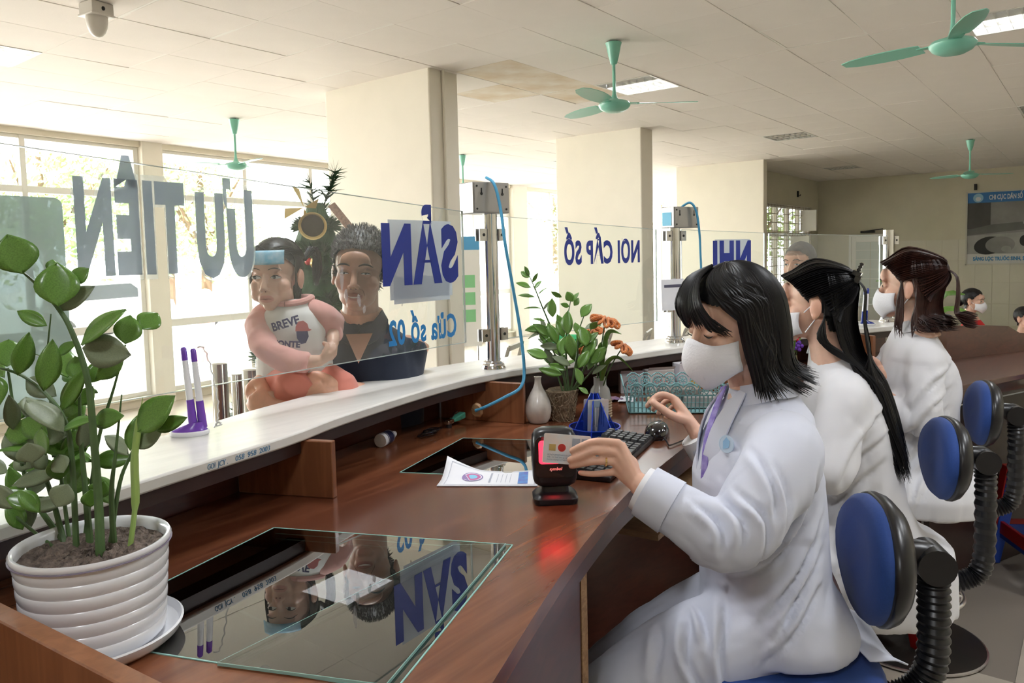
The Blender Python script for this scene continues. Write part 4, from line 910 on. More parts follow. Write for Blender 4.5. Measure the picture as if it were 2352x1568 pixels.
# ---- mouse with cable
ms = empty('computer_mouse', (1.700,.872,DZ), math.radians(15), 'shiny black computer mouse under the hovering hand', 'mouse')
def msr(z, s, f=1.0): return [(.052*s*math.cos(2*PI*i/24)*f-.004*(1-f), .030*s*math.sin(2*PI*i/24)*(1-.12*math.cos(2*PI*i/24)), z) for i in range(24)]
MB().loft([msr(0,.95),msr(.006,1.0),msr(.016,.98),msr(.026,.86),msr(.033,.62),msr(.0365,.3),msr(.0372,.05)]).build('shell', m_gblk, ms)
MB().lathe([(.006,-.003),(.007,0),(.006,.003)],14,(.026,0,.030),'Y').build('wheel', m_key, ms)
cable([(1.668,.838,1.043),(1.64,.815,1.040),(1.62,.80,1.0395),(1.66,.795,1.0395),(1.73,.79,1.0395),(1.78,.77,1.0395)],.0019,m_blk,'black mouse cable curling along the desk edge')
# ---- teal lace basket
bk = empty('lace_basket', (2.045,.975,DZ), math.radians(-58), 'teal plastic basket with lace cut-outs and scalloped rim', 'basket')
m_bask = mat('teal_basket', (.20,.40,.42), .4)
BW, BDp, BH = .150, .075, .086
def basket_wall(a, b, n, nm):
    """one wall from a to b (bottom points), leaning outward, a perforated sheet of ribs, rosettes and rim"""
    a = Vector(a); b = Vector(b); d = (b-a); L_ = d.length; d.normalize(); outw = Vector((d.y,-d.x,0)); lean = .22
    def P(s, h): return a + d*(s + (0)) + Vector((0,0,h)) + outw*lean*h
    mb = MB(); t = .0016
    nv = int(L_/.0115)
    for i in range(nv+1):
        s = L_*i/nv; mb.beam(P(s,.002),P(s,BH*.62),.0036,t,outw)
    for h in (.004,.019,.034,BH*.62): mb.beam(P(0,h),P(L_,h),.0036 if h>.01 else .008,t,Vector((0,0,1)))
    ns = max(2,int(L_/.037))
    for i in range(ns):     # rosettes under the scallops
        c = L_*(i+.5)/ns; r = L_/ns*.42
        for k in range(7):
            a1 = 2*PI*k/7; mb.tube([P(c+r*.16*math.cos(a1),BH*.80+r*.16*math.sin(a1)),P(c+r*.8*math.cos(a1),BH*.80+r*.8*math.sin(a1))],.0016,5)
        ring = [P(c+r*.9*math.cos(2*PI*k/20), BH*.80+r*.9*math.sin(2*PI*k/20)) for k in range(21)]; mb.tube(ring,.0018,5)
        cen = [P(c+r*.22*math.cos(2*PI*k/8), BH*.80+r*.22*math.sin(2*PI*k/8)) for k in range(9)]; mb.tube(cen,.002,5)
    N = ns*14; rim = []
    for i in range(N+1):
        ph = (i/14)%1.0; hump = abs(math.sin(PI*ph)); rim.append(P(L_*i/N, BH*.93+.011*hump+.0022*abs(math.sin(PI*ph*4))))
    mb.tube(rim,.0024,6)
    k = len(mb.v); low = BH*.80
    # solid lace sheet between rib field and rim, with rosette openings left by the ribs
    for i in range(N+1): mb.v += [tuple(P(L_*i/N, BH*.62)), tuple(P(L_*i/N, BH*.67))]
    for i in range(N): mb.f.append((k+2*i,k+2*i+2,k+2*i+3,k+2*i+1)); mb.m.append(0)
    return mb.build(nm, m_bask, bk)
cr = [(-BW,-BDp,0),(BW,-BDp,0),(BW,BDp,0),(-BW,BDp,0)]
for i in range(4): basket_wall(cr[i], cr[(i+1)%4], 0, 'lace_wall')
MB().box((-BW,-BDp,.001),(BW,BDp,.003)).build('bottom', m_bask, bk, smooth=False)
# things lying in the basket
for i,(x,y,z,w_,d_,h_,c) in enumerate(((-.05,.0,.02,.08,.09,.03,(.55,.42,.22)),(.06,.01,.02,.10,.08,.035,(.45,.42,.40)),(.0,.02,.045,.12,.06,.02,(.25,.22,.20)))):
    o = MB().cbox((0,0,0),(w_,d_,h_)).build('paper_packet', mat('packet_%d'%i,c,.6,var=.4,vscale=30), None, smooth=False, bevel=.004)
    o.matrix_world = bk.matrix_basis @ Matrix.Translation((x,y,z+.003)) @ Matrix.Rotation(.3*i-.3,4,'Z')
    tag(o,['tan packet lying in the teal basket','grey packet lying in the teal basket','dark packet on top of the others in the teal basket'][i],'packet')
# ---- boxes under the ledge
def carton(name, loc, rz, dims, col, label, txt=None, tcol=(.6,.1,.1), stripe=None):
    r = empty(name, loc, rz, label, 'box', 'cartons under the ledge'); w_,d_,h_ = dims
    MB().box((-w_/2,-d_/2,0),(w_/2,d_/2,h_)).build('carton', mat(name+label[:12],col,.55), r, smooth=False, bevel=.0015, seg=1)
    MB().add([(-w_/2,-d_/2,h_),(w_/2,-d_/2,h_),(w_/2,-d_*.75,h_+.012),(-w_/2,-d_*.75,h_+.012)],[(0,1,2,3),(3,2,1,0)]).build('flap', mat(name+label[:12]), r, smooth=False)
    if txt:
        n = 24; P = [(w_*.34*math.cos(2*PI*i/n), h_*.26*math.sin(2*PI*i/n)+h_*.45) for i in range(n)]; Pi = [(p[0]*.85,(p[1]-h_*.45)*.78+h_*.45) for p in P]
        mb = MB(); mb.v += [(p[0],-d_/2-.0006,p[1]) for p in P]+[(p[0],-d_/2-.0006,p[1]) for p in Pi]
        for i in range(n): mb.f.append((i,(i+1)%n,n+(i+1)%n,n+i)); mb.m.append(0)
        mb.build('logo_ring', mat('box_grey_ring',(.20,.20,.22),.5), r, smooth=False)
        text_fit('logo_text',txt,h_*.16,mat('box_red_text',tcol,.5),rot_to((1,0,0),(0,0,1),(0,-1,0),(0,-d_/2-.0008,h_*.38)),r,width=w_*.5,ext=.0001)
    if stripe: MB().add([(-w_/2,-d_/2-.0006,0),(w_*.2,-d_/2-.0006,0),(w_/2,-d_/2-.0006,h_*.6),(w_/2,-d_/2-.0006,h_*.9),(-w_*.1,-d_/2-.0006,h_*.35)],[(0,1,2,3,4)]).build('stripe', mat('box_stripe',stripe,.5), r, smooth=False)
    return r
carton('carton_box',(2.20,1.225,DZ),math.radians(-52),(.075,.05,.066),(.62,.60,.64),'white carton with a red oval logo under the ledge near the jar','HOVA')
carton('carton_box',(2.29,1.17,DZ),math.radians(-40),(.095,.05,.07),(.66,.63,.62),'second white carton under the ledge beside the logo carton','ORA')
carton('carton_box',(2.40,1.10,DZ),math.radians(-35),(.12,.05,.085),(.74,.72,.70),'white carton with an orange stripe under the ledge behind the basket',None,stripe=(.70,.36,.05))
for i,(x,y,rz,c,l) in enumerate(((2.06,1.16,.4,(.80,.80,.84),'crumpled white paper slip on the desk behind the card holder'),(2.03,1.21,-.5,(.14,.10,.25),'dark patterned packet on the desk behind the jar'))):
    mb = MB(); n = 7
    for j in range(n+1):
        for k in range(n+1): mb.v.append((-.04+.08*k/n,-.025+.05*j/n,.002+.006*mnoise.noise(Vector((k*.6+i*9,j*.6,0)))+.006))
    for j in range(n):
        for k in range(n): a = j*(n+1)+k; mb.f.append((a,a+1,a+n+2,a+n+1)); mb.m.append(0)
    o = mb.build('paper_slip', mat('slip_%d'%i,c,.6,var=.4 if i else .05,vscale=60,col2=(.5,.3,.3) if i else None)); o.location=(x,y,DZ); o.rotation_euler=(0,0,rz); md=o.modifiers.new('s','SOLIDIFY'); md.thickness=.002
    tag(o,l,'paper')
# ---- notice on the second post, blank where the code was
qn = MB().box((-.040,-.0008,-.055),(.040,0,.055)).box((-.034,-.0012,.018),(.034,-.0008,.03)).build('post_notice',[m_paper],None,smooth=False)
qn.matrix_world = facing((2.448,1.190,1.347),(.614,-.789,-.02),.0,-.05); tag(qn,'small white paper notice taped to the second post','paper')
MB().box((-.030,-.0016,.026),(.030,-.0009,.036)).build('dark_bar', mat('dark_bar_print',(.10,.10,.15),.6), qn, smooth=False)
# ---- crocheted flowers further along
cf = empty('crochet_flowers', (2.90,.92,DZ), label='small crocheted flowers in blue red and purple on the desk beyond the first clerk', cat='flowers')
MB().lathe([(.018,0),(.022,.03),(.019,.06),(.016,.06)],18).build('cup', mat('olive_glass',(.20,.18,.08),.3), cf)
for (dx,dy,dz,c) in ((-.02,.01,.145,(.25,.50,.72)),(.015,-.01,.13,(.60,.03,.04)),(.01,-.02,.095,(.16,.05,.42))):
    f_ = MB().ell((dx,dy,dz),.009,8).build('flower', mat('wool_%.2f'%c[0],c,.9), cf)
    for k in range(5):
        a = 2*PI*k/5; MB().ell((dx+.014*math.cos(a)*.614,dy-.014*math.cos(a)*.789,dz+.014*math.sin(a)),.0085,8).build('petal', mat('wool_%.2f'%c[0]), f_)
    MB().tube([(0,0,.04),(dx*.7,dy*.7,dz*.6),(dx,dy,dz)],.0015,5).build('stem', m_stem, cf)
for k in range(5):
    a = k*1.3; MB().tube([(0,0,.05),(.02*math.cos(a),.02*math.sin(a),.10),(.035*math.cos(a),.035*math.sin(a),.13)],[.004,.005,.001],6,flat=.4).build('leaf', m_leaf, cf)
# ---- blue cardboard standing in the station to the left
bcl = MB().box((0,0,0),(.004,.10,.07)).build('blue_folder', mat('folder_blue',(.02,.08,.55),.5), None, smooth=False); bcl.location=(.298,1.03,DZ); bcl.scale=(1,.5,1.5)
tag(bcl,'bright blue folder standing at the left edge behind the big plant','folder')
HANDS={'L1':{'arm':[(1175,563,1056),(1163,639,1094)],'palm':[(1163,639,1094),(1162,664,1121),(1159,682,1138)],'fingers':[[(1165,672,1159),(1137,704,1164),(1125,724,1157),(1115,742,1147)],[(1159,674,1143),(1132,703,1149),(1119,724,1139),(1111,744,1131)],[(1156,676,1127),(1134,701,1130),(1122,723,1125),(1114,743,1119)],[(1158,674,1109),(1141,694,1107),(1131,712,1105),(1124,731,1106)]],'thumb':[(1191,663,1119),(1194,702,1139),(1173,724,1140),(1154,738,1136)]},'R1':{'arm':[(1630,677,1026),(1612,730,1084)],'palm':[(1612,730,1084),(1617,762,1120),(1618,786,1140)],'fingers':[[(1604,782,1158),(1587,800,1168),(1577,817,1159),(1570,831,1140)],[(1625,787,1152),(1616,808,1159),(1608,824,1146),(1605,834,1125)],[(1642,789,1139),(1644,810,1144),(1636,827,1131),(1630,833,1110)],[(1654,788,1125),(1663,808,1126),(1658,821,1113),(1654,825,1098)]],'thumb':[(1602,746,1110),(1580,771,1121),(1571,794,1137),(1566,814,1150)]},'LM':{'arm':[(1311,1538,1142),(1230,1530,1169)],'palm':[(1230,1530,1169),(1190,1535,1184),(1170,1544,1189)],'fingers':[[(1175,1532,1201),(1148,1549,1197),(1131,1562,1187),(1118,1574,1180)],[(1173,1525,1193),(1149,1539,1182),(1132,1551,1173),(1116,1565,1166)],[(1175,1521,1182),(1154,1530,1170),(1139,1540,1162),(1127,1550,1157)],[(1178,1516,1171),(1165,1523,1159),(1153,1529,1154),(1145,1540,1150)]],'thumb':[(1189,1521,1200),(1171,1538,1212),(1154,1551,1207),(1143,1557,1199)]},'RG':{'arm':[(1139,1542,1249),(1161,1506,1253)],'palm':[(1161,1506,1253),(1169,1498,1263),(1175,1499,1269)],'fingers':[[(1173,1496,1276),(1182,1490,1283),(1190,1490,1291)],[(1174,1489,1269),(1183,1483,1275),(1190,1484,1284)],[(1172,1489,1261),(1181,1483,1266),(1189,1484,1272)],[(1169,1493,1255),(1178,1487,1257),(1186,1487,1263)]],'thumb':[(1165,1496,1270),(1170,1495,1282),(1175,1498,1293)]},'LG':{'arm':[(1244,1561,1310),(1217,1528,1286)],'palm':[(1217,1528,1286),(1209,1521,1277),(1201,1514,1269)],'fingers':[[(1194,1515,1272),(1185,1518,1266),(1179,1520,1274)],[(1195,1511,1267),(1187,1515,1260),(1180,1517,1264)],[(1198,1508,1263),(1190,1510,1255),(1183,1513,1257)],[(1202,1506,1261),(1195,1507,1253),(1188,1508,1252)]],'thumb':[(1205,1527,1282),(1194,1525,1287),(1187,1526,1292)]},'R3':{'arm':[(3028,595,1012),(3057,643,1037)],'palm':[(3057,643,1037),(3069,661,1050),(3074,672,1055)],'fingers':[[(3074,674,1069),(3071,685,1068),(3069,694,1058)],[(3061,672,1057),(3057,685,1053),(3056,693,1040)],[(3063,668,1042),(3060,680,1037),(3059,687,1026)],[(3066,663,1031),(3065,672,1023),(3065,679,1015)]],'thumb':[(3052,652,1066),(3049,666,1079),(3049,675,1082)]}}
FOLDS1=[[(1386,392,1069),(1341,439,976),(1288,499,908)],[(1384,387,1014),(1347,425,929),(1305,470,852)],[(1381,386,959),(1333,436,867),(1310,460,813)],[(1369,394,897),(1330,435,828),(1298,471,774)],[(1370,418,1116),(1353,431,1046),(1327,458,985)],[(1380,402,1092),(1358,421,1023),(1325,457,953)],[(1193,462,1092),(1210,436,1056),(1201,440,991)],[(1168,493,1086),(1186,467,1060),(1181,469,1013)],[(1157,523,1073),(1173,499,1047),(1170,498,1010)],[(1273,446,1135),(1276,436,1082),(1267,441,1030)],[(1260,465,1150),(1263,454,1098),(1257,458,1060)],[(1240,554,855),(1214,580,785),(1226,557,723)],[(1190,584,842),(1161,610,743)],[(1258,569,901),(1254,562,798)],[(1275,511,869),(1250,533,791),(1251,526,729)]]
# ================================================================== PEOPLE
def clay(mb, voxel, it=4, fac=.5):
    me = mb.mesh('clay'); o = bpy.data.objects.new('clay', me); COL.objects.link(o)
    r = o.modifiers.new('r','REMESH'); r.mode = 'VOXEL'; r.voxel_size = voxel; r.use_smooth_shade = True
    if it: s = o.modifiers.new('s','SMOOTH'); s.iterations = it; s.factor = fac
    dg = bpy.context.evaluated_depsgraph_get(); m2 = bpy.data.meshes.new_from_object(o.evaluated_get(dg))
    bpy.data.objects.remove(o); bpy.data.meshes.remove(me)
    co = np.empty(len(m2.vertices)*3); m2.vertices.foreach_get('co', co); co = co.reshape(-1,3)
    nf = len(m2.polygons); ls = np.empty(nf,int); m2.polygons.foreach_get('loop_total', ls); vi = np.empty(int(ls.sum()),int); m2.loops.foreach_get('vertex_index', vi)
    no = np.empty(len(m2.vertices)*3); m2.vertices.foreach_get('normal', no); no = no.reshape(-1,3)
    faces = []; k = 0
    for n in ls: faces.append(tuple(vi[k:k+n])); k += n
    bpy.data.meshes.remove(m2); return co, faces, no
def mesh_from(parts, name, mats, parent, cols=None, mi=None):
    """parts: list of (co, faces); joined into one mesh object, world coordinates kept under the empty"""
    V = []; Fc = []; k = 0; MI = []
    for q,(co, fs) in enumerate(parts):
        V.append(co); Fc += [tuple(i+k for i in f) for f in fs]; k += len(co); MI += [mi[q] if mi else 0]*len(fs)
    V = np.vstack(V); me = bpy.data.meshes.new(name); me.from_pydata(V.tolist(), [], Fc); me.update()
    me.polygons.foreach_set('use_smooth',[True]*len(me.polygons))
    if not isinstance(mats,(list,tuple)): mats = [mats]
    for M in mats: me.materials.append(M)
    if mi: me.polygons.foreach_set('material_index', MI)
    if cols is not None:
        a = me.color_attributes.new('Col','FLOAT_COLOR','POINT'); a.data.foreach_set('color', np.hstack([np.vstack(cols), np.ones((len(V),1))]).ravel())
    o = bpy.data.objects.new(name, me); COL.objects.link(o); o.parent = parent
    if parent is not None: o.matrix_local = parent.matrix_basis.inverted()
    return o
def nz(p, s, seed=0.): return mnoise.noise(Vector((p[0]*s+seed, p[1]*s+seed*1.7, p[2]*s-seed)))
def folds(co, no, dirv, amp, k_along, k_across, seed=0., mask=None):
    """cloth folds running along dirv"""
    d = Vector(dirv).normalized(); a = d.orthogonal().normalized(); b = d.cross(a); D = np.array([d,a,b]); q = co @ D.T
    out = np.empty(len(co))
    for i in range(len(co)):
        x,y,z = q[i]; w_ = mnoise.noise(Vector((x*k_along*.7+seed,y*k_across*.35,z*k_across*.35)))
        n = mnoise.noise(Vector((x*k_along+seed,(y+.03*w_)*k_across,(z+.03*w_)*k_across)))
        out[i] = n*.8 - max(0.,1-abs(n)*3.2)**2*.32
    if mask is not None: out *= mask
    return co + no*(out*amp)[:,None]
def fold_lines(co, no, lines, lat, width, depth, side=None):
    """creases along given lines, measured on the side of the body that faces along -lat"""
    L_ = np.array(lat); L_ = L_/np.linalg.norm(L_); h = np.cross([0,0,1.],L_); Q = np.stack([co@h, co[:,2]],1); disp = np.zeros(len(co)); face = np.clip(-(no@L_)*2.2+.3,0,1)
    for ln in lines:
        P = np.array(catmull([Vector(p)/1000 for p in ln],5)); c3 = P.mean(0); P2 = np.stack([P@h,P[:,2]],1); best = np.full(len(co),1e9); sgn = np.zeros(len(co)); along = np.zeros(len(co)); n = len(P2)-1
        for i in range(n):
            a, b = P2[i],P2[i+1]; ab = b-a; t = np.clip(((Q-a)@ab)/(ab@ab),0,1); d = Q-a-t[:,None]*ab; dist = np.hypot(d[:,0],d[:,1]); m_ = dist<best
            best = np.where(m_,dist,best); cr = ab[0]*d[:,1]-ab[1]*d[:,0]; sgn = np.where(m_,np.sign(cr),sgn); along = np.where(m_,(i+t)/n,along)
        near = np.exp(-((((co-c3)@L_)/.10)**2)); s_ = best*sgn; prof = np.exp(-((s_-width*.9)/width)**2)*.9-np.exp(-((s_+width*.35)/(width*.6))**2)
        disp += prof*np.sin(PI*np.clip(along*.9+.05,0,1))**.7*near
    return co+no*(disp*face*depth)[:,None]
def ring_ell(c, lat, fwd_, a, b, n=24, p=2.3):
    c = Vector(c); lat = Vector(lat); fwd_ = Vector(fwd_); R_ = []
    for i in range(n):
        t = 2*PI*i/n; ct, st = math.cos(t), math.sin(t)
        x = a*math.copysign(abs(ct)**(2/p), ct); y = b*math.copysign(abs(st)**(2/p), st); R_.append(c + lat*x + fwd_*y)
    return R_
def mm(P): return [Vector(p)/1000 for p in P]
def head_frame(loc, face, pitch=0., roll=0., s=1.0):
    y = Vector((face[0],face[1],0)).normalized(); z = Vector((0,0,1)); x = y.cross(z)
    return Matrix.Translation(loc) @ Matrix((x,y,z)).transposed().to_4x4() @ Matrix.Rotation(-pitch,4,'X') @ Matrix.Rotation(roll,4,'Y') @ Matrix.Diagonal((s,s,s,1))
def xf(co, M): M_ = np.array(M); return co @ M_[:3,:3].T + M_[:3,3]
def head_clay(kind='woman', neck=True):
    mb = MB(); jw = {'woman':(.044,.045,.033),'man':(.054,.050,.038),'child':(.047,.045,.032)}[kind]
    mb.ell((0,-.015,.03),(.074,.092,.086),28); mb.ell((0,.026,-.028),(.060 if kind!='man' else .064,.060,.078),28)
    mb.ell((0,.034,-.072),jw,24); mb.ell((0,.070 if kind!='child' else .066,-.098 if kind!='child' else -.092),(.021 if kind!='man' else .026,.017,.015),16)
    for s in (-1,1):
        mb.ell((s*.040,.052,-.030),(.024,.026,.024),16)
        if kind == 'child': mb.ell((s*.040,.045,-.055),(.026,.032,.026),16)
        mb.ell((s*.031,.073,.001),(.0175,.0105,.0105),16)
        mb.ell((s*.0115,.098,-.038),(.0075,.009,.0065),10)
        R_ = Matrix.Rotation(s*.25,3,'Z') @ Matrix.Rotation(.15,3,'X')
        mb.ell((s*.078,-.008,-.012),(.0075,.018,.031),16,R_); mb.ell((s*.079,-.004,-.035),(.006,.010,.012),12)
        mb.ell((s*.026,.078,.024),(.024,.010,.008),14)
    mb.ell((0,.079,.035),(.045,.016,.03),18)
    mb.tube([(0,.083,.012),(0,.094,-.012),(0,.105,-.030),(0,.107,-.036)],[.0075,.0085,.0105,.0095],12)
    mb.ell((0,.088,-.0615),(.023,.010,.0062),16); mb.ell((0,.0865,-.0735),(.019,.0105,.0068),16); mb.ell((0,.078,-.066),(.032,.016,.022),16)
    if neck: mb.tube([(0,-.012,-.05),(0,-.022,-.11),(0,-.035,-.19)],[.053,.050,.056] if kind=='woman' else ([.054,.054,.062] if kind=='man' else [.046,.043,.048]),20)
    return mb
def head_cols(co, skin, kind='woman', scalp=None, lip=(.55,.20,.17)):
    n = len(co); C = np.tile(np.array(skin),(n,1)); x,y,z = co[:,0],co[:,1],co[:,2]
    def blend(mask, col): 
        m_ = np.clip(mask,0,1)[:,None]; C[:] = C*(1-m_)+np.array(col)*m_
    ch = np.exp(-(((abs(x)-.042)/.02)**2+((z+.04)/.02)**2))*(y>.02); blend(ch*.35, (skin[0]*1.02,skin[1]*.78,skin[2]*.72))
    blend(.55*((abs(x)>.071)&(abs(z+.012)<.04)), (skin[0],skin[1]*.82,skin[2]*.76))
    lp = (1.-((x/.024)**2+((z+.067)/.0115)**2)); blend((lp>0)*(y>.07)*.75, lip)
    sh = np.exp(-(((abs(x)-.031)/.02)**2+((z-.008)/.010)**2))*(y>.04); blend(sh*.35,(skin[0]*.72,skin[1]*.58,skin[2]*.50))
    if scalp is not None: blend(scalp(x,y,z)*1.0, (.02,.016,.014))
    return C
def surf(co, x, z, r=.005):
    m_ = (abs(co[:,0]-x)<r)&(abs(co[:,2]-z)<r); return float(co[m_,1].max()) if m_.any() else .09
def face_arc(co, pts, rad, lift=.0008, n=6):
    """thin tube laid on the face through (x,z) points"""
    P = catmull([(p[0],0,p[1]) for p in pts], n); P = [Vector((p.x, surf(co,p.x,p.z)+lift, p.z)) for p in P]; N = len(P)-1
    return MB().tube(P,[rad*(.25+.75*math.sin(PI*min(1,max(0,(i+.3)/(N+.6))))) for i in range(N+1)],6)
def face_patch(co, P, lift=.0012):
    c = sum((Vector((p[0],0,p[1])) for p in P),Vector())/len(P); mb = MB()
    mb.v.append((c.x, surf(co,c.x,c.z)+lift*1.6, c.z)); n = len(P)
    for q in (.55,1.0):
        for p in P: x = c.x+(p[0]-c.x)*q; z = c.z+(p[1]-c.z)*q; mb.v.append((x, surf(co,x,z)+lift*(1.4 if q<1 else .6), z))
    for i in range(n):
        j = (i+1)%n; mb.f.append((0,1+i,1+j)); mb.m.append(0); mb.f.append((1+i,1+n+i,1+n+j,1+j)); mb.m.append(0)
    return mb
def put(mb, name, M_, F_, parent, **k):
    """build a part made in head coordinates F_ under parent, keeping its world place"""
    if k.pop('fix', True): pass
    V = np.array(mb.v); V = xf(V, F_); mb.v = [tuple(v) for v in V]
    o = mb.build(name, M_, None, **k); o.parent = parent; o.matrix_local = parent_world(parent).inverted(); return o
def parent_world(p):
    M_ = p.matrix_basis.copy(); q = p.parent
    while q is not None: M_ = q.matrix_basis @ M_; q = q.parent
    return M_
def hand_clay(H, s=1.0, arm_r=.026):
    mb = MB(); A = mm(H['arm']); P = mm(H['palm']); W = P[0]
    mb.tube([A[0],A[0].lerp(W,.6),W],[arm_r*1.15*s,arm_r*s,.0225*s],14)
    roots = [mm(f)[0] for f in H['fingers']]; c = sum(roots,Vector())/len(roots)
    for r in roots: mb.tube([W,W.lerp(r,.5),r],[.0195*s,.0155*s,.0105*s],12)
    for i in range(len(roots)-1): mb.tube([W.lerp(roots[i].lerp(roots[i+1],.5),.3),roots[i].lerp(roots[i+1],.5)],[.016*s,.0095*s],12)
    rr = [.0088,.0090,.0086,.0074]
    for f,r in zip(H['fingers'],rr):
        Q = catmull(mm(f),3); N = len(Q)-1; mb.tube(Q,[s*r*(1.08-.30*i/N) for i in range(N+1)],12); mb.ell(Q[-1],s*r*.80,10)
    T = catmull(mm(H['thumb']),3); N = len(T)-1; mb.tube([W.lerp(T[0],.4)]+T,[.014*s]+[s*(.0135-.0042*i/N) for i in range(N+1)],12); mb.ell(T[-1],s*.0092,10)
    return mb
def locks(mb, path, r, sides=4, flat=.55):
    P = catmull(path, 4); N = len(P)-1
    mb.tube(P,[r*(.75+.25*math.sin(PI*min(1,i/N*1.1)))*(1 if i < N*.75 else max(.12,1-(i/N-.75)*3.6)) for i in range(N+1)],sides,cap=True,flat=flat)
def hair_shell(co, fs, no, pred, thick, seed=0., rough_=.0015):
    keep = pred(co[:,0],co[:,1],co[:,2]); idx = {}; V = []; Fc = []
    for f in fs:
        if all(keep[i] for i in f):
            g = []
            for i in f:
                if i not in idx:
                    idx[i] = len(V); t = thick(co[i]) if callable(thick) else thick
                    V.append(co[i]+no[i]*(t+rough_*nz(co[i],90,seed)))
                g.append(idx[i])
            Fc.append(tuple(g))
    mb = MB(); mb.v = [tuple(v) for v in V]; mb.f = Fc; mb.m = [0]*len(Fc); return mb
def mask_mesh(nose=.117, low=.088):
    mb = MB(); nu, nv = 28, 12; rows = []
    for j in range(nv+1):
        v = j/nv; row = []
        for i in range(nu+1):
            a = math.radians(-82+164*i/nu); ca = abs(math.cos(a))
            zt = -.026+.020*ca**6+.004*(1-ca); zb = -.086-.034*ca**2
            z = zt+(zb-zt)*v
            bul = math.sin(PI*min(1,v*.92+.08)); ry = .040+(nose-.040-.012)*(.62+.42*bul)*(1.0 if v<.7 else 1-(v-.7)*.55); rx = .0655+.004*bul
            row.append((rx*math.sin(a)*(1 if v<.8 else 1-(v-.8)*.4), .018+ry*ca**.75, z))
        rows.append(row)
    for r in rows: mb.v += r
    for j in range(nv):
        for i in range(nu): a = j*(nu+1)+i; mb.f.append((a,a+nu+1,a+nu+2,a+1)); mb.m.append(0)
    return mb
m_mask = mat('white_mask_cloth', (.78,.78,.82), .8, bump=.15, bscale=250)
m_hair = mat('black_hair', (.004,.0038,.0045), .42, spec=.32)
m_hairb = mat('brown_hair', (.045,.014,.009), .45, spec=.35, var=.5, vscale=30, col2=(.015,.005,.004))
m_hairg = mat('greying_hair', (.035,.035,.035), .55, var=.8, vscale=200, col2=(.20,.20,.20))
m_coat = mat('white_coat_cotton', (.66,.69,.80), .85, bump=.02, bscale=500, sheen=.1)
m_coat2 = mat('white_coat_linen', (.70,.70,.73), .85, bump=.02, bscale=500, sheen=.1)
m_shirtw = mat('white_shirt', (.80,.80,.82), .8)
m_skinf = mat('fair_skin', (1,1,1), .45, vcol=True, sss=.12, var=.08, vscale=60)
m_skinm = mat('tan_skin', (1,1,1), .42, vcol=True, sss=.10, var=.10, vscale=60)
m_lash = mat('dark_lash', (.012,.009,.008), .6); m_brow = mat('brow_hair', (.03,.022,.018), .8)
m_eyew = mat('eye_white', (.72,.70,.68), .2); m_iris = mat('dark_iris', (.012,.008,.006), .08)
m_lipline = mat('mouth_line', (.16,.04,.035), .6); m_teeth = mat('teeth', (.78,.75,.68), .3)
SKF = (.74,.47,.35); SKM = (.58,.33,.23); SKC = (.72,.45,.34)
def strap(F_, parent, pts): put(MB().tube(catmull(pts,5),.0017,6), 'strap', m_mask, F_, parent)
def add_mask(F_, root, sides=(1,-1)):
    o = put(mask_mesh(), 'face_mask', m_mask, F_, root, angle=70); md = o.modifiers.new('s','SOLIDIFY'); md.thickness = .0016; md.offset = 1
    for s in sides:
        strap(F_, o, [(s*.066,.026,-.024),(s*.074,.012,-.012),(s*.080,-.012,.010)])
        strap(F_, o, [(s*.066,.026,-.082),(s*.072,.010,-.062),(s*.078,-.012,-.036)])
    return o
def closed_eye(co, s, F_, root, down=.002):
    put(face_arc(co,[(s*.016,-.001-down),(s*.024,-.005-down),(s*.033,-.006-down),(s*.046,-.002-down)],.0017),'eyelash',m_lash,F_,root)
def brow(co, s, F_, root, z=.022, w_=.0026, M_=None):
    put(face_arc(co,[(s*.012,z-.001),(s*.026,z+.004),(s*.040,z+.003),(s*.052,z-.004)],w_,.0004),'eyebrow',M_ or m_brow,F_,root)
def open_eye(co, s, F_, root, h=.0052, look=0., w_=.0155):
    n = 14; P = []
    for i in range(n):
        t = 2*PI*i/n; P.append((s*.031+w_*math.cos(t), -.001+h*math.sin(t)*(1.0 if math.sin(t)>0 else .7)*abs(math.sin(t))**.15))
    e = put(face_patch(co,P,.0010),'eye',m_eyew,F_,root)
    ri = min(.0062,h*1.15); Q = [(s*.031+look+ri*math.cos(2*PI*i/14), .0+ri*.92*max(-.95,min(.9,math.sin(2*PI*i/14)))) for i in range(14)]
    put(face_patch(co,Q,.0019),'iris',m_iris,F_,e)
    put(face_arc(co,[(s*.031-s*w_*1.02,-.001),(s*.031-s*w_*.4,h*.95-.001),(s*.031+s*w_*.4,h*.9-.001),(s*.031+s*w_*1.1,-.001)],.0013,.0014),'eyelash',m_lash,F_,e)
def sleeve(mb, pts, rs, flat=1.0): mb.tube(catmull(pts,4), list(np.interp(np.linspace(0,len(rs)-1,(len(pts)-1)*4+1), range(len(rs)), rs)), 20, flat=flat)
def ribbon(path, nrm, w_, t=.0025):
    """flat cloth strip along path; nrm gives its facing at each point"""
    mb = MB(); P = [Vector(p) for p in path]; rings = []
    for i,p in enumerate(P):
        tn = (P[min(i+1,len(P)-1)]-P[max(i-1,0)]).normalized(); n = Vector(nrm[i] if isinstance(nrm,list) else nrm); n = (n-tn*n.dot(tn)).normalized(); b = tn.cross(n); ww = w_[i] if isinstance(w_,(list,tuple)) else w_
        rings.append([p-b*ww-n*t,p+b*ww-n*t,p+b*ww+n*t,p-b*ww+n*t])
    return mb.loft(rings)
def world_part(mb, name, M_, root, **k):
    o = mb.build(name, M_, None, **k); o.parent = root; o.matrix_local = parent_world(root).inverted(); return o
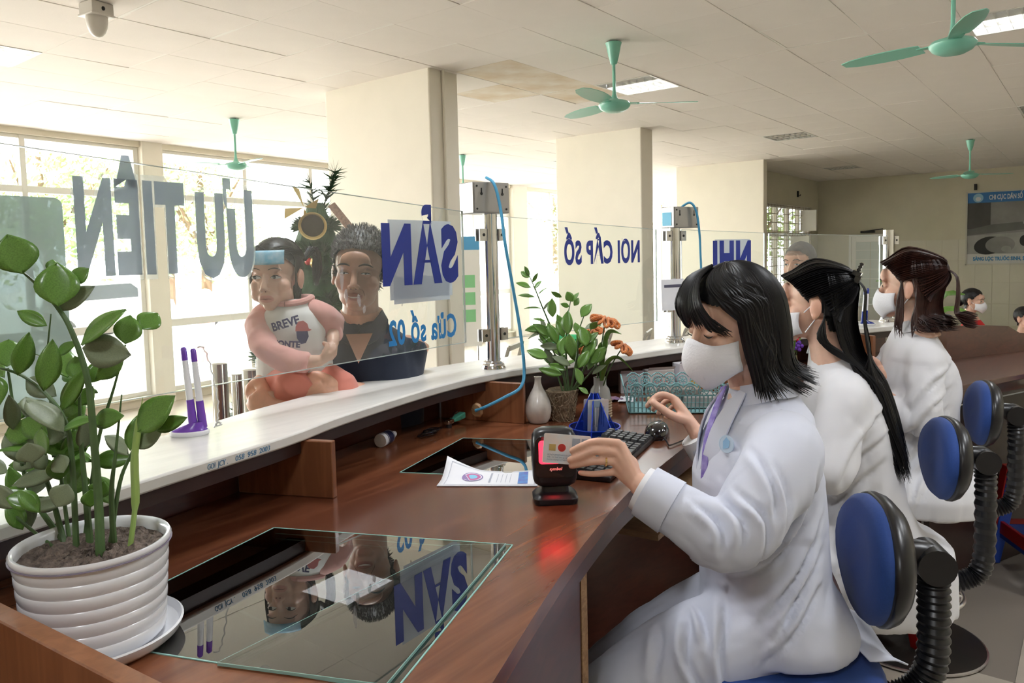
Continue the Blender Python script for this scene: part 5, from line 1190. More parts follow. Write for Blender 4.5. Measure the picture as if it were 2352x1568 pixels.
# ---------------------------------------------------------------- first clerk, seated, holding the card
def clerk1():
    root = empty('person', (1.44,.48,.75), label='seated clerk with a black bob and mask holding a card to the scanner', cat='person')
    fB = Vector((-.65,.76,0)).normalized(); lat = Vector((.76,.65,0)).normalized()
    F_ = head_frame((1.424,.566,1.358),(-.84,.54),.20,.0,.94)
    hco,hfs,hno = clay(head_clay('woman'),.0027,3)
    cols = [head_cols(hco,SKF)]
    L,Lf,_ = clay(hand_clay(HANDS['L1'],.88),.0027,3); Rr,Rf,_ = clay(hand_clay(HANDS['R1'],.9),.003,3)
    tb = MB(); tb.tube([(1.44,.48,.81),(1.445,.5,.9),(1.455,.525,1.06),(1.462,.525,1.16),(1.462,.53,1.24)],[.12,.10,.11,.08,.05],20)
    tb.tube([(1.35,.43,1.14),(1.205,.475,1.01),mm(HANDS['L1']['arm'])[0]],[.045,.036,.030],14); tb.tube([(1.55,.61,1.13),(1.628,.659,.994),mm(HANDS['R1']['arm'])[0]],[.045,.036,.030],14)
    tb.tube([(1.40,.45,.80),(1.17,.75,.53),(1.17,.77,.25)],[.075,.055,.045],14); tb.tube([(1.50,.53,.80),(1.33,.82,.51),(1.33,.84,.25)],[.075,.055,.045],14)
    tc,tf,_ = clay(tb,.012,3)
    def sk(n): return np.tile(np.array(SKF),(n,1))
    def hand_col(co): c = sk(len(co)); return c*np.array([1,.95,.93])
    mesh_from([(xf(hco,F_),hfs),(L,Lf),(Rr,Rf),(tc,tf)],'body',m_skinf,root,cols+[hand_col(L),hand_col(Rr),sk(len(tc))])
    for s in (1,-1): closed_eye(hco,s,F_,root); brow(hco,s,F_,root,.024,.0022)
    add_mask(F_,root)
    text_fit('mask_print','3M',.006,mat('mask_print',(.62,.62,.68),.8),F_@rot_to((-.92,.38,0),(0,0,1),(.38,.92,0),(-.036,.1115,-.088)),None,width=.014,ext=.0001)
    o = bpy.data.objects['mask_print']; o.parent = root; o.matrix_local = root.matrix_basis.inverted() @ o.matrix_basis
    # coat
    cm = MB(); st = [((1.440,.484,.752),.165,.142),((1.437,.486,.785),.168,.144),((1.433,.494,.835),.156,.130),((1.432,.507,.88),.146,.118),((1.438,.520,.97),.152,.120),((1.446,.528,1.06),.158,.116),((1.453,.527,1.13),.146,.098),((1.464,.518,1.18),.115,.085),((1.464,.520,1.212),.068,.066),((1.462,.524,1.228),.058,.060)]
    cm.loft([ring_ell(c,lat,fB,a,b) for c,a,b in st])
    sleeve(cm,[(1.385,.462,1.145),(1.345,.440,1.130),(1.262,.452,1.070),(1.202,.480,1.012),(1.190,.530,1.030),(1.178,.590,1.060),(1.170,.622,1.078)],[.066,.070,.064,.058,.052,.047,.045])
    sleeve(cm,[(1.53,.585,1.14),(1.570,.620,1.12),(1.615,.655,1.03),(1.640,.672,.985),(1.632,.700,1.03),(1.618,.722,1.068)],[.066,.070,.062,.056,.048,.043])
    cm.tube(catmull([(1.39,.45,.815),(1.30,.56,.755),(1.215,.675,.665),(1.16,.76,.56)],3),[.090]*3+[.094]*3+[.092]*3+[.085],20)
    cm.tube(catmull([(1.49,.53,.805),(1.42,.65,.72),(1.36,.75,.63),(1.32,.83,.54)],3),[.090]*3+[.092]*3+[.090]*3+[.085],20)
    cm.ell((1.36,.60,.715),(.12,.12,.07),20)
    cm.tube([(1.16,.76,.56),(1.15,.78,.42),(1.15,.78,.34)],[.085,.09,.10],18); cm.tube([(1.32,.83,.54),(1.32,.85,.42),(1.32,.85,.34)],[.085,.09,.10],18)
    co,fs,no = clay(cm,.0062,5)
    z = co[:,2]; elb = np.exp(-(((co-np.array([1.205,.475,1.01]))**2).sum(1)/.012)); 
    co = folds(co,no,(.25,.35,.9),.0055,3,9,1.3,mask=.3+.7*(z<1.06)); co = folds(co,no,(.6,-.75,.25),.009,4,15,4.1,mask=np.clip(elb*1.5+.2*(z<.85),0,1)); co = folds(co,no,(-.5,.6,-.55),.007,3,9,7.7,mask=(z<.98)*.8)
    co = fold_lines(co,no,FOLDS1,lat,.009,.013)
    ct = mesh_from([(co,fs)],'coat',m_coat,root)
    # cuffs: coat turn-back and shirt cuff
    w1 = mm(HANDS['L1']['palm'])[0]; d = (Vector((1.170,.622,1.078))-Vector((1.190,.530,1.030))).normalized(); e = Vector((1.170,.622,1.078))
    world_part(MB().tube([e-d*.050,e-d*.010,e+d*.004,e+d*.0045,e-d*.02],[.0505,.0480,.0475,.0440,.043],26),'cuff',m_coat,ct)
    world_part(MB().tube([e-d*.02,e+d*.008,e+d*.014,e+d*.0145,e-d*.01],[.0425,.0410,.0400,.037,.036],24),'shirt_cuff',m_shirtw,ct)
    e = Vector((1.618,.722,1.068)); d = (e-Vector((1.632,.70,1.03))).normalized()
    world_part(MB().tube([e-d*.030,e+d*.002,e+d*.010,e+d*.0105,e-d*.02],[.0465,.0435,.0425,.039,.038],24),'cuff',m_shirtw,ct)
    # collar and lapels
    ctr = Vector((1.462,.524,1.225)); ring = []; nr = []
    for i in range(17):
        a = math.radians(35+290*i/16); dv = fB*math.cos(a)+lat*math.sin(a); ring.append(ctr+dv*.066+Vector((0,0,.012-.022*max(0,math.cos(a))))); nr.append(dv+Vector((0,0,.45)))
    world_part(ribbon(ring,nr,.020,.0018),'collar',m_coat,ct)
    for s in (-1,1):
        P = [ctr+fB*.052+lat*s*.045+Vector((0,0,.004)), ctr+fB*.090+lat*s*.050+Vector((0,0,-.05)), ctr+fB*.112+lat*s*.042+Vector((0,0,-.11)), ctr+fB*.124+lat*s*.012+Vector((0,0,-.18))]
        world_part(ribbon(catmull(P,5),(fB+lat*s*.5+Vector((0,0,.25))),[.008+.012*math.sin(PI*i/15) for i in range(16)],.0016),'lapel',m_coat,ct)
    # chest emblem and pocket on her left breast (camera side)
    c0 = ctr+fB*.098-lat*.088+Vector((0,0,-.085)); nn = (fB*.80-lat*.60+Vector((0,0,.12))).normalized()
    bx_ = Vector((0,0,1)).cross(nn).normalized(); EM = rot_to(bx_, nn.cross(bx_), nn, c0)
    em = MB().lathe([(.0165,0),(.0165,.0012),(.0145,.0014),(.0145,.0010),(.001,.0010)],32).build('emblem', mat('emblem_blue',(.56,.68,.82),.7), None); em.parent = ct; em.matrix_local = parent_world(ct).inverted() @ EM
    o = MB().add([(-.006,-.010,.002),(.006,-.006,.002),(.008,.006,.002),(.0,.013,.002),(-.007,.004,.002)],[(0,1,2,3,4)]).build('emblem_drop', mat('emblem_deep',(.30,.52,.76),.7), em, smooth=False)
    # lanyard
    world_part(ribbon(catmull([ctr+fB*.060+lat*.040+Vector((0,0,.0)),ctr+fB*.108-lat*.01+Vector((0,0,-.08)),ctr+fB*.124-lat*.035+Vector((0,0,-.15)),ctr+fB*.126-lat*.04+Vector((0,0,-.21))],6),fB-lat*.5,.0085,.0008),'lanyard',mat('purple_lanyard',(.14,.08,.42),.6,var=.5,vscale=60,col2=(.35,.3,.6)),root)
    world_part(MB().cbox(tuple(ctr+fB*.130-lat*.045+Vector((0,0,-.26))),(.003,.054,.085)),'badge',mat('badge_white',(.75,.76,.80),.3),root,smooth=False)
    # white flap of the coat lying behind on the seat
    fl_ = []; 
    for j in range(7):
        v = j/6; row = []
        for i in range(9):
            u = i/8; p = Vector((1.452,.462,.772)) + lat*(-.14+.20*u) - fB*(.085+.07*v) + Vector((0,0,-.005-.012*v+.012*math.sin(u*6+v*3)*v)); row.append(p)
        fl_.append(row)
    mb = MB()
    for r in fl_: mb.v += [tuple(p) for p in r]
    for j in range(6):
        for i in range(8): a = j*9+i; mb.f.append((a,a+1,a+10,a+9)); mb.m.append(0)
    o = world_part(mb,'coat_tail',m_coat,ct); md = o.modifiers.new('s','SOLIDIFY'); md.thickness = .003; md.offset = 1
    # ring
    f = mm(HANDS['L1']['fingers'][2]); c = f[0].lerp(f[1],.55); d = (f[1]-f[0]).normalized()
    q = d.to_track_quat('Z','Y').to_matrix().to_4x4(); q.translation = c
    o = MB().lathe([(.0078,-.0016),(.0088,-.0016),(.0090,0),(.0088,.0016),(.0078,.0016)],24,closed=True).build('ring', mat('gold',(.85,.58,.25),.2,metal=1.), root); o.matrix_local = root.matrix_basis.inverted() @ q
    # nails
    # hair: bob
    rn = random.Random(21)
    hb = hair_shell(hco,hfs,hno,lambda x,y,z:(z>.045+.45*np.maximum(0,y-.045))|((y<.005)&(z>-.085)),lambda p: -.004 if abs(p[0])>.0735 and p[2]<.03 else .010,1.,.001)
    ec = Vector((0,-.014,.020)); R0 = Vector((.086,.102,.101))
    def pt(th, ph, k): return ec + Vector((R0.x*k*math.sin(th)*math.sin(ph), R0.y*k*math.sin(th)*math.cos(ph), R0.z*k*math.cos(th)))
    for i in range(520):
        ph = math.radians(rn.uniform(62,298)); k = rn.uniform(.95,1.045); path = []
        for t in (.10,.35,.62,.9,1.2,1.5): path.append(pt(t+rn.uniform(-.02,.02),ph+rn.uniform(-.02,.02),k))
        sx, cy = math.sin(ph), math.cos(ph); zend = -.135+rn.uniform(-.022,.012)-.012*(cy<-.3); last = path[-1]
        for q,(f_,o_) in enumerate(((.30,.00),(.60,-.006),(.85,.000),(1.0,.012+rn.uniform(0,.014)))):
            zz = last.z+(zend-last.z)*f_; path.append(Vector((last.x+sx*o_*(1 if cy<.2 else .5), last.y+cy*o_-.010*f_*f_-(.012 if q==3 and cy<0 else 0), zz)))
        locks(hb,path,rn.uniform(.0034,.0055))
    for i in range(190):    # from the parting over the temple
        s = 1 if i%2 else -1; k = rn.uniform(1.0,1.05); a0 = rn.uniform(.02,.75)
        path = [pt(.10,s*a0*.5,k),pt(.45,s*(a0+.1),k),pt(.80,s*(a0+.35),k),pt(1.1,s*(a0+.65),k),pt(1.4,s*(a0+.95+rn.uniform(-.1,.1)),k*1.01),Vector((s*.086,rn.uniform(-.02,.02),-.035))]
        locks(hb,path,rn.uniform(.003,.005))
    for i in range(150):    # side curtains framing the face
        s = 1 if i%2 else -1; ph0 = s*math.radians(rn.uniform(40,72)); k = rn.uniform(.98,1.05); path = [pt(.12,ph0*.6,k),pt(.5,ph0*.8,k),pt(.85,ph0*1.1,k),pt(1.15,ph0*1.35,k)]
        e = path[-1]; path += [Vector((s*.086*k,.000+rn.uniform(-.02,.012),-.02)),Vector((s*.084*k,-.008+rn.uniform(-.02,.012),-.07)),Vector((s*(.080+rn.uniform(-.006,.006)),-.005+rn.uniform(-.025,.02),-.118+rn.uniform(-.02,.012)))]
        locks(hb,path,rn.uniform(.003,.0048))
    for i in range(120):    # fringe swept to the side
        u = rn.uniform(-1,1); k = rn.uniform(1.0,1.04); x0 = .010; x1 = u*.052
        path = [Vector((x0*.5,.02,.124*k)),Vector((x0+u*.022,.066,.108*k)),Vector((x1*.8,.093*k,.072)),Vector((x1*1.06,.099*k-abs(x1)*.22,.040)),Vector((x1*1.2,.097*k-abs(x1)*.45,.014+rn.uniform(-.006,.012)+.0*u))]
        if abs(u) > .55: path.append(Vector((x1*1.42,.070*k-abs(x1)*.35,-.004+rn.uniform(-.008,.008))))
        locks(hb,path,rn.uniform(.0022,.0036))
    put(hb,'hair',m_hair,F_,root)
    # trousers / dark shoes on the foot ring
    return root
clerk1()
# ---------------------------------------------------------------- the other clerks
def simple_body(root, F_, hco, hfs, skin, m_, parts, extra=()):
    pts = [(xf(hco,F_),hfs)]+[(c,f) for c,f in parts]; cols = [extra[0]]+[np.tile(np.array(skin)*np.array([1,.95,.93]),(len(c),1)) for c,f in parts]
    return mesh_from(pts,'body',m_,root,cols)
def collar_at(ctr, fB, lat, R_, w_, ct, M_, tilt=.4, gap=35):
    ring = []; nr = []
    for i in range(17):
        a = math.radians(gap+(360-2*gap)*i/16); dv = fB*math.cos(a)+lat*math.sin(a); ring.append(ctr+dv*R_+Vector((0,0,.010-.02*max(0,math.cos(a))))); nr.append(dv+Vector((0,0,tilt)))
    world_part(ribbon(ring,nr,w_,.0018),'collar',M_,ct)
HLP = [(0,.090,.084),(.03,.084,.080),(.055,.062,.066),(.070,.036,.042),(.079,.012,.018),(.082,-.02,.026),(.080,-.045,-.02),(.068,-.07,-.06)]
def hl_pt(s, u, k):
    C_ = catmull(HLP,6); i = min(len(C_)-1,int(u*(len(C_)-1))); p = C_[i]; return Vector((p.x*s,p.y,p.z))*k
def clerk2():
    root = empty('person', (2.385,.545,.50), label='seated clerk with very long black hair held by a black claw clip', cat='person')
    face = Vector((-.616*.88+.788*.47,.788*.88+.616*.47,0)).normalized(); fB = Vector((-.50,.866,0)).normalized(); lat = Vector((fB.y,-fB.x,0))
    F_ = head_frame((2.326,.668,1.338),face,.06,.0,1.0)
    hco,hfs,hno = clay(head_clay('woman'),.0030,3)
    tb = MB(); tb.tube([(2.39,.54,.60),(2.38,.58,.8),(2.372,.60,1.0),(2.37,.615,1.12),(2.365,.63,1.22)],[.12,.10,.11,.08,.05],18)
    tb.tube([(2.25,.56,1.09),(2.12,.57,.89),(2.08,.70,.96)],[.045,.036,.028],12); tc,tf,_ = clay(tb,.012,3)
    simple_body(root,F_,hco,hfs,SKF,m_skinf,[(tc,tf)],[head_cols(hco,SKF)])
    for s in (1,-1): open_eye(hco,s,F_,root,.0045); brow(hco,s,F_,root,.022,.002)
    add_mask(F_,root)
    cm = MB(); st = [((2.372,.545,.46),.252,.246),((2.372,.545,.56),.254,.248),((2.375,.545,.638),.244,.236),((2.385,.548,.675),.185,.155),((2.385,.56,.75),.165,.13),((2.378,.585,.87),.16,.122),((2.372,.602,.98),.170,.125),((2.370,.610,1.06),.165,.108),((2.370,.615,1.12),.125,.088),((2.366,.626,1.175),.078,.072),((2.362,.634,1.205),.060,.062)]
    cm.loft([ring_ell(c,lat,fB,a,b) for c,a,b in st])
    sleeve(cm,[(2.29,.585,1.08),(2.235,.562,1.06),(2.165,.565,.96),(2.112,.58,.885),(2.10,.64,.925),(2.085,.70,.965)],[.066,.072,.066,.062,.054,.046])
    sleeve(cm,[(2.45,.65,1.08),(2.50,.685,1.05),(2.52,.72,.93),(2.46,.82,.98)],[.066,.07,.06,.046])
    cm.tube(catmull([(2.36,.52,.60),(2.26,.66,.60),(2.17,.80,.54)],3),[.12]*3+[.115]*3+[.1],18); cm.tube(catmull([(2.44,.57,.60),(2.38,.72,.60),(2.33,.86,.54)],3),[.12]*3+[.115]*3+[.1],18)
    co,fs,no = clay(cm,.010,4); z = co[:,2]
    co = folds(co,no,(.2,.3,.9),.010,3,8,11.3); co = folds(co,no,(.7,-.5,.3),.009,4,11,2.9,mask=(z>.75)*.7)
    B_ = Vector((2.20,.50,0)); co = fold_lines(co,no,[[tuple((B_-fB*(.10-.02*i)+Vector((0,0,1.05-.075*i)))*1000),tuple((B_+fB*(.02+.01*i)+Vector((0,0,.98-.085*i)))*1000),tuple((B_+fB*(.10)+Vector((0,0,.86-.085*i)))*1000)] for i in range(6)],lat,.012,.013)
    ct = mesh_from([(co,fs)],'coat',m_coat2,root)
    collar_at(Vector((2.362,.634,1.205)),fB,lat,.066,.024,ct,m_coat2)
    rn = random.Random(5); hb = hair_shell(hco,hfs,hno,lambda x,y,z:(z>np.interp(y,[-.12,-.035,-.02,.01,.035,.06,.09],[-.09,-.085,-.012,.004,.036,.066,.080]))&((abs(x)<.0745)|(z>.028)|(y<-.035)),.008,2.,.001)
    clip = Vector((0,-.112,.062)); ec = Vector((0,-.015,.028)); R0 = Vector((.081,.100,.096))
    def sp_(th,ph,k): return ec+Vector((R0.x*k*math.sin(th)*math.sin(ph),R0.y*k*math.sin(th)*math.cos(ph),R0.z*k*math.cos(th)))
    for i in range(480):    # drawn back from the hairline to the clip
        ph = rn.uniform(-1.75,1.75); th0 = 1.02+.10*math.cos(ph)-.1*abs(ph)*.3+rn.uniform(0,.12); k = rn.uniform(.98,1.05)
        a = hl_pt(1 if ph>0 else -1, rn.random()**.8, k*.99); path = [a]
        for t in (.25,.5,.75):
            q = a.lerp(clip,t)-ec; ql = math.sqrt((q.x/R0.x)**2+(q.y/R0.y)**2+(q.z/R0.z)**2); path.append(ec+q/ql*k*(1.02))
        path.append(clip+Vector((rn.uniform(-.014,.014),rn.uniform(-.006,.004),rn.uniform(-.010,.010)))); locks(hb,path,rn.uniform(.003,.0048))
    for i in range(760):    # long curtain down the back
        u = rn.uniform(-1,1); k = rn.uniform(.98,1.06); top = rn.random()
        if top < .35: a = clip+Vector((u*.016,-.006,-.004)); P = [a,a+Vector((u*.018,-.018,-.035)),Vector((u*.045,-.130,-.06)),Vector((u*.055,-.138,-.16))]
        else: ph = PI-u*1.25; P = [sp_(1.0,ph,k),sp_(1.45,ph,k),Vector((u*.072,-.105*k+abs(u)*.05,-.06)),Vector((u*.062,-.125+abs(u)*.045,-.15))]
        e = P[-1]; ln = rn.uniform(.30,.40); vv = rn.random()
        P += [Vector((u*.062,-.125-.055*vv+abs(u)*.02,-.24)),Vector((u*.055,-.150-.06*vv+abs(u)*.015,-.25-ln*.35)),Vector((u*.045,-.175-.05*vv+rn.uniform(-.006,.006),-.25-ln*.7))]
        locks(hb,P,rn.uniform(.002,.0034))
    for i in range(60):     # strands in front of the shoulder behind the ear
        P = [Vector((-.076,-.035,.02)),Vector((-.082,-.030,-.04)),Vector((-.080+rn.uniform(-.006,.006),-.020+rn.uniform(-.012,.012),-.10)),Vector((-.074,-.055+rn.uniform(-.02,.01),-.145)),Vector((-.065,-.115,-.19))]; locks(hb,P,.0024)
    hr = put(hb,'hair',m_hair,F_,root)
    kc = MB().box((-.036,-.012,-.004),(.036,.012,.010)).box((-.014,-.004,.008),(.014,.004,.036))
    for i in range(6): kc.box((-.034+i*.0125,-.016,-.022),(-.029+i*.0125,.0,-.002))
    for i in range(3): kc.box((-.012,-.006,.012+i*.009),(.012,.006,.016+i*.009))
    o = put(MB(),'x',m_black,F_,root) if False else None
    kc.v = [tuple(Matrix.Translation(clip+Vector((0,-.004,.014))) @ Matrix.Rotation(.5,4,'X') @ Vector(v)) for v in kc.v]
    put(kc,'claw_clip',m_gblk,F_,root,smooth=False,bevel=.001)
clerk2()
def clerk3():
    root = empty('person', (3.108,.52,.60), label='farthest clerk in a white coat with reddish brown half-tied hair', cat='person')
    th = math.radians(38); face = Vector((-.616*math.cos(th)+.788*math.sin(th),.788*math.cos(th)+.616*math.sin(th),0)).normalized(); fB = Vector((-.42,.91,0)).normalized(); lat = Vector((fB.y,-fB.x,0))
    F_ = head_frame((3.098,.552,1.355),face,.05,.0,1.04)
    hco,hfs,hno = clay(head_clay('woman'),.0032,3)
    tb = MB(); tb.tube([(3.107,.518,.66),(3.119,.522,.85),(3.126,.534,1.02),(3.12,.54,1.13),(3.113,.543,1.22)],[.12,.10,.11,.08,.05],18)
    tb.tube([(3.02,.485,1.11),(2.95,.478,.92),(2.97,.60,.95)],[.045,.036,.028],12); tc,tf,_ = clay(tb,.012,3)
    hd,hf,_ = clay(hand_clay(HANDS['R3'],.9),.0035,2)
    simple_body(root,F_,hco,hfs,SKF,m_skinf,[(tc,tf),(hd,hf)],[head_cols(hco,SKF)])
    for s in (1,-1): open_eye(hco,s,F_,root,.0045); brow(hco,s,F_,root,.022,.002)
    add_mask(F_,root)
    cm = MB(); st = [((3.10,.532,.545),.248,.240),((3.10,.532,.61),.246,.238),((3.103,.528,.652),.225,.21),((3.11,.518,.70),.185,.16),((3.117,.52,.82),.158,.128),((3.122,.528,.92),.162,.132),((3.127,.535,1.01),.170,.138),((3.125,.538,1.09),.160,.112),((3.120,.541,1.145),.122,.086),((3.115,.544,1.185),.072,.068),((3.113,.546,1.205),.058,.060)]
    cm.loft([ring_ell(c,lat,fB,a,b) for c,a,b in st])
    sleeve(cm,[(3.06,.51,1.10),(3.005,.482,1.09),(2.955,.476,1.0),(2.925,.48,.90),(2.935,.545,.905),(2.95,.625,.935)],[.066,.072,.066,.062,.055,.047])
    sleeve(cm,[(3.18,.58,1.10),(3.24,.62,1.07),(3.26,.68,.98),(3.16,.76,1.06)],[.066,.07,.06,.045])
    cm.tube(catmull([(3.06,.49,.66),(2.99,.64,.64),(2.93,.78,.58)],3),[.12]*3+[.112]*3+[.1],18); cm.tube(catmull([(3.16,.54,.66),(3.12,.70,.64),(3.08,.84,.58)],3),[.12]*3+[.112]*3+[.1],18)
    co,fs,no = clay(cm,.010,4); z = co[:,2]
    co = folds(co,no,(.3,.3,.9),.010,3,8,21.3); co = folds(co,no,(.8,-.2,.4),.011,5,13,5.9,mask=(abs(z-.93)<.16)*1.)
    B_ = Vector((2.95,.45,0)); co = fold_lines(co,no,[[tuple((B_-fB*(.10-.02*i)+Vector((0,0,1.08-.075*i)))*1000),tuple((B_+fB*(.02+.01*i)+Vector((0,0,1.02-.085*i)))*1000),tuple((B_+fB*(.10)+Vector((0,0,.90-.085*i)))*1000)] for i in range(6)],lat,.012,.013)
    ct = mesh_from([(co,fs)],'coat',m_coat2,root)
    collar_at(Vector((3.113,.546,1.205)),fB,lat,.066,.022,ct,m_coat2)
    # side pocket flap and pink brooch
    world_part(MB().ell(tuple(Vector((3.10,.555,1.08))+fB*.145-lat*.05),(.012,.012,.014),12),'pink_flower',mat('pink_felt',(.80,.22,.36),.8),ct)
    rn = random.Random(8); hb = hair_shell(hco,hfs,hno,lambda x,y,z:(z>np.interp(y,[-.12,-.035,-.02,.01,.035,.06,.09],[-.09,-.085,-.012,.004,.036,.066,.080]))&((abs(x)<.0745)|(z>.028)|(y<-.035)),.009,3.,.001)
    tie = Vector((0,-.112,.050)); ec = Vector((0,-.015,.028)); R0 = Vector((.084,.102,.100))
    def sp_(th_,ph,k): return ec+Vector((R0.x*k*math.sin(th_)*math.sin(ph),R0.y*k*math.sin(th_)*math.cos(ph),R0.z*k*math.cos(th_)))
    for i in range(300):
        ph = rn.uniform(-1.6,1.6); k = rn.uniform(.98,1.06); a = hl_pt(1 if ph>0 else -1, rn.random()**.8, k*.99); path = [a]
        for t in (.25,.5,.75):
            q = a.lerp(tie,t)-ec; ql = math.sqrt((q.x/R0.x)**2+(q.y/R0.y)**2+(q.z/R0.z)**2); path.append(ec+q/ql*k*1.03)
        path.append(tie+Vector((rn.uniform(-.01,.01),rn.uniform(-.004,.004),rn.uniform(-.008,.008)))); locks(hb,path,rn.uniform(.003,.0048))
    for i in range(560):
        u = rn.uniform(-1,1); k = rn.uniform(.98,1.06); ln = rn.uniform(-.01,.035)
        if rn.random() < .3: P = [tie+Vector((u*.010,-.004,0)),tie+Vector((u*.02,-.032,-.03)),Vector((u*.04,-.145,-.05)),Vector((u*.05,-.14,-.10)),Vector((u*.06,-.165,-.135+ln)),Vector((u*.07,-.195,-.145+ln))]
        else: ph = PI-u*1.5; P = [sp_(1.0,ph,k),sp_(1.45,ph,k),Vector((u*.080,-.095*k+abs(u)*.065,-.05)),Vector((u*.078,-.10+abs(u)*.075,-.10)),Vector((u*.080,-.115+abs(u)*.08+rn.uniform(-.015,.015),-.145+ln)),Vector((u*.085,-.140+abs(u)*.09+rn.uniform(-.02,.01),-.155+ln))]
        locks(hb,P,rn.uniform(.003,.0048))
    for i in range(40):
        s = -1 if i%3 else 1; P = [sp_(.9,s*1.1,1.03),Vector((s*.083,.012,.02)),Vector((s*.080,.020+rn.uniform(-.01,.01),-.05)),Vector((s*.074,.028+rn.uniform(-.012,.012),-.12)),Vector((s*.066,.03+rn.uniform(-.015,.015),-.165+rn.uniform(-.02,.02)))]
        if s == -1 and i%2: P = [sp_(1.0,s*1.75,1.03),Vector((s*.084,-.035,.0)),Vector((s*.082,-.03,-.06)),Vector((s*.078,-.022+rn.uniform(-.012,.012),-.12)),Vector((s*.07,-.01,-.165+rn.uniform(-.02,.02)))]
        locks(hb,P,.0036)
    put(hb,'hair',m_hairb,F_,root)
clerk3()
# ---------------------------------------------------------------- man and girl behind the screen
m_polo = mat('navy_polo', (.020,.030,.060), .8, var=.3, vscale=120, stretch=(1,1,30), sheen=.2)
def man():
    root = empty('person', (1.40,1.66,FZ), label='smiling grey-haired man in a navy polo shirt carrying the girl', cat='person')
    to = (-Vector((1.36,1.585,0))).normalized(); face = Vector((to.x*.985-.614*.17,to.y*.985+.789*.17,0)).normalized()
    F_ = head_frame((1.378,1.604,1.468),face,.08,-.06,.90)
    F_ = F_ @ Matrix.Diagonal((1.02,1.0,1.02,1))
    hco,hfs,hno = clay(head_clay('man'),.0027,3)
    # torso facing the camera, slightly left
    fB = Vector((-.72,-.69,0)).normalized(); lat = Vector((fB.y,-fB.x,0))   # lat: his right
    c0 = Vector((1.425,1.655,0))
    tb = MB(); tb.tube([c0+Vector((0,0,.65)),c0+Vector((0,0,.9)),c0+Vector((0,0,1.15)),c0+Vector((-.01,-.01,1.27)),c0+Vector((-.02,-.02,1.36))],[.13,.12,.13,.09,.06],18)
    for s in (-1,1):
        h = c0+lat*s*.09; tb.tube([h+Vector((0,0,.72)),h+Vector((0,.02,.30)),h+Vector((0,.02,FZ+.07))],[.085,.06,.045],14); tb.ell(h+fB*.05+Vector((0,0,FZ+.04)),(.055,.09,.038),12)
    er = Vector((1.075,1.650,1.165)); sr = c0+lat*.155+Vector((0,0,1.265)); sl = c0-lat*.155+Vector((0,0,1.265))
    tb.tube([sr,sr.lerp(er,.55)+Vector((-.01,.0,-.02)),er],[.055,.046,.043],14); tb.tube(catmull([er,Vector((1.085,1.605,1.128)),Vector((1.115,1.572,1.128)),Vector((1.165,1.555,1.135))],3),[.040]*3+[.040]*3+[.034]*3+[.028],14)
    el = Vector((1.405,1.585,1.03)); A0 = mm(HANDS['LM']['arm'])[0]; tb.tube([sl,sl.lerp(el,.55),el],[.042,.040,.038],14); tb.tube([el,el.lerp(A0,.5),A0],[.042,.036,.030],14)
    tc,tf,_ = clay(tb,.010,4); hd,hf,_ = clay(hand_clay(HANDS['LM'],1.05),.0032,3)
    scalp = lambda x,y,z: (z>np.interp(y,[-.12,-.035,-.02,.012,.016,.05,.09],[-.07,-.06,-.02,-.018,.040,.066,.078])).astype(float)*((abs(x)<.0745)|(z>.03)|(y<-.035))
    mesh_from([(xf(hco,F_),hfs),(tc,tf),(hd,hf)],'body',m_skinm,root,[head_cols(hco,SKM,'man',scalp,(.40,.15,.12)),np.tile(np.array(SKM)*1.4,(len(tc),1)),np.tile(np.array(SKM)*1.4,(len(hd),1))])
    for s in (1,-1):
        open_eye(hco,s,F_,root,.0030,.0,.0135); brow(hco,s,F_,root,.0225,.0030)
        put(MB().ell((s*.007,surf(hco,s*.007,-.041)+.0,-.0435),(.0032,.002,.002),8),'nostril',m_lipline,F_,root)
        put(face_arc(hco,[(s*.016,-.040),(s*.026,-.052),(s*.030,-.064)],.0011,.0001),'smile_line',mat('skin_crease',(.26,.12,.08),.7),F_,root)
    n = 16; P = [(.0205*math.cos(2*PI*i/n), -.0665+.0042*math.sin(2*PI*i/n)*(1.0 if math.sin(2*PI*i/n)<0 else .55)+.0035*abs(math.cos(2*PI*i/n))**2) for i in range(n)]
    put(face_patch(hco,P,.0012),'teeth',m_teeth,F_,root)
    put(face_arc(hco,[(-.025,-.0615),(-.014,-.0645),(0,-.0650),(.014,-.0645),(.025,-.0615)],.0019,.001),'upper_lip',mat('man_lip',(.36,.14,.11),.5),F_,root)
    put(face_arc(hco,[(-.022,-.0645),(-.011,-.0715),(0,-.0735),(.011,-.0715),(.022,-.0645)],.0026,.0006),'lower_lip',mat('man_lip'),F_,root)
    hb = hair_shell(hco,hfs,hno,lambda x,y,z:(z>np.interp(y,[-.12,-.035,-.02,.012,.016,.05,.09],[-.07,-.06,-.02,-.018,.036,.060,.072]))&((abs(x)<.0745)|(z>.03)|(y<-.035)),lambda p: .007+.010*max(0,min(1,(p[2]-.05)/.06)),5.,.003)
    rn = random.Random(31); base = np.array(hb.v); idx = rn.sample(range(len(base)),min(2200,len(base)))
    for i in idx:
        p = Vector(base[i]); o = (p-Vector((0,-.02,.0))).normalized(); d = (o*.7+Vector((rn.uniform(-.3,.3),.35+rn.uniform(-.2,.2),.15))).normalized(); hb.tube([p-o*.002,p+d*.007,p+d*.013],[.0011,.0009,.0003],3)
    put(hb,'hair',m_hairg,F_,root)
    cm = MB(); st = [(.62,.160,.125),(.80,.160,.125),(.98,.164,.122),(1.10,.170,.122),(1.19,.170,.112),(1.25,.150,.098),(1.29,.112,.080),(1.315,.074,.066),(1.33,.062,.060)]
    cm.loft([ring_ell(c0+Vector((-.006*i*.5,-.006*i*.5,z)),lat,fB,a,b) for i,(z,a,b) in enumerate(st)])
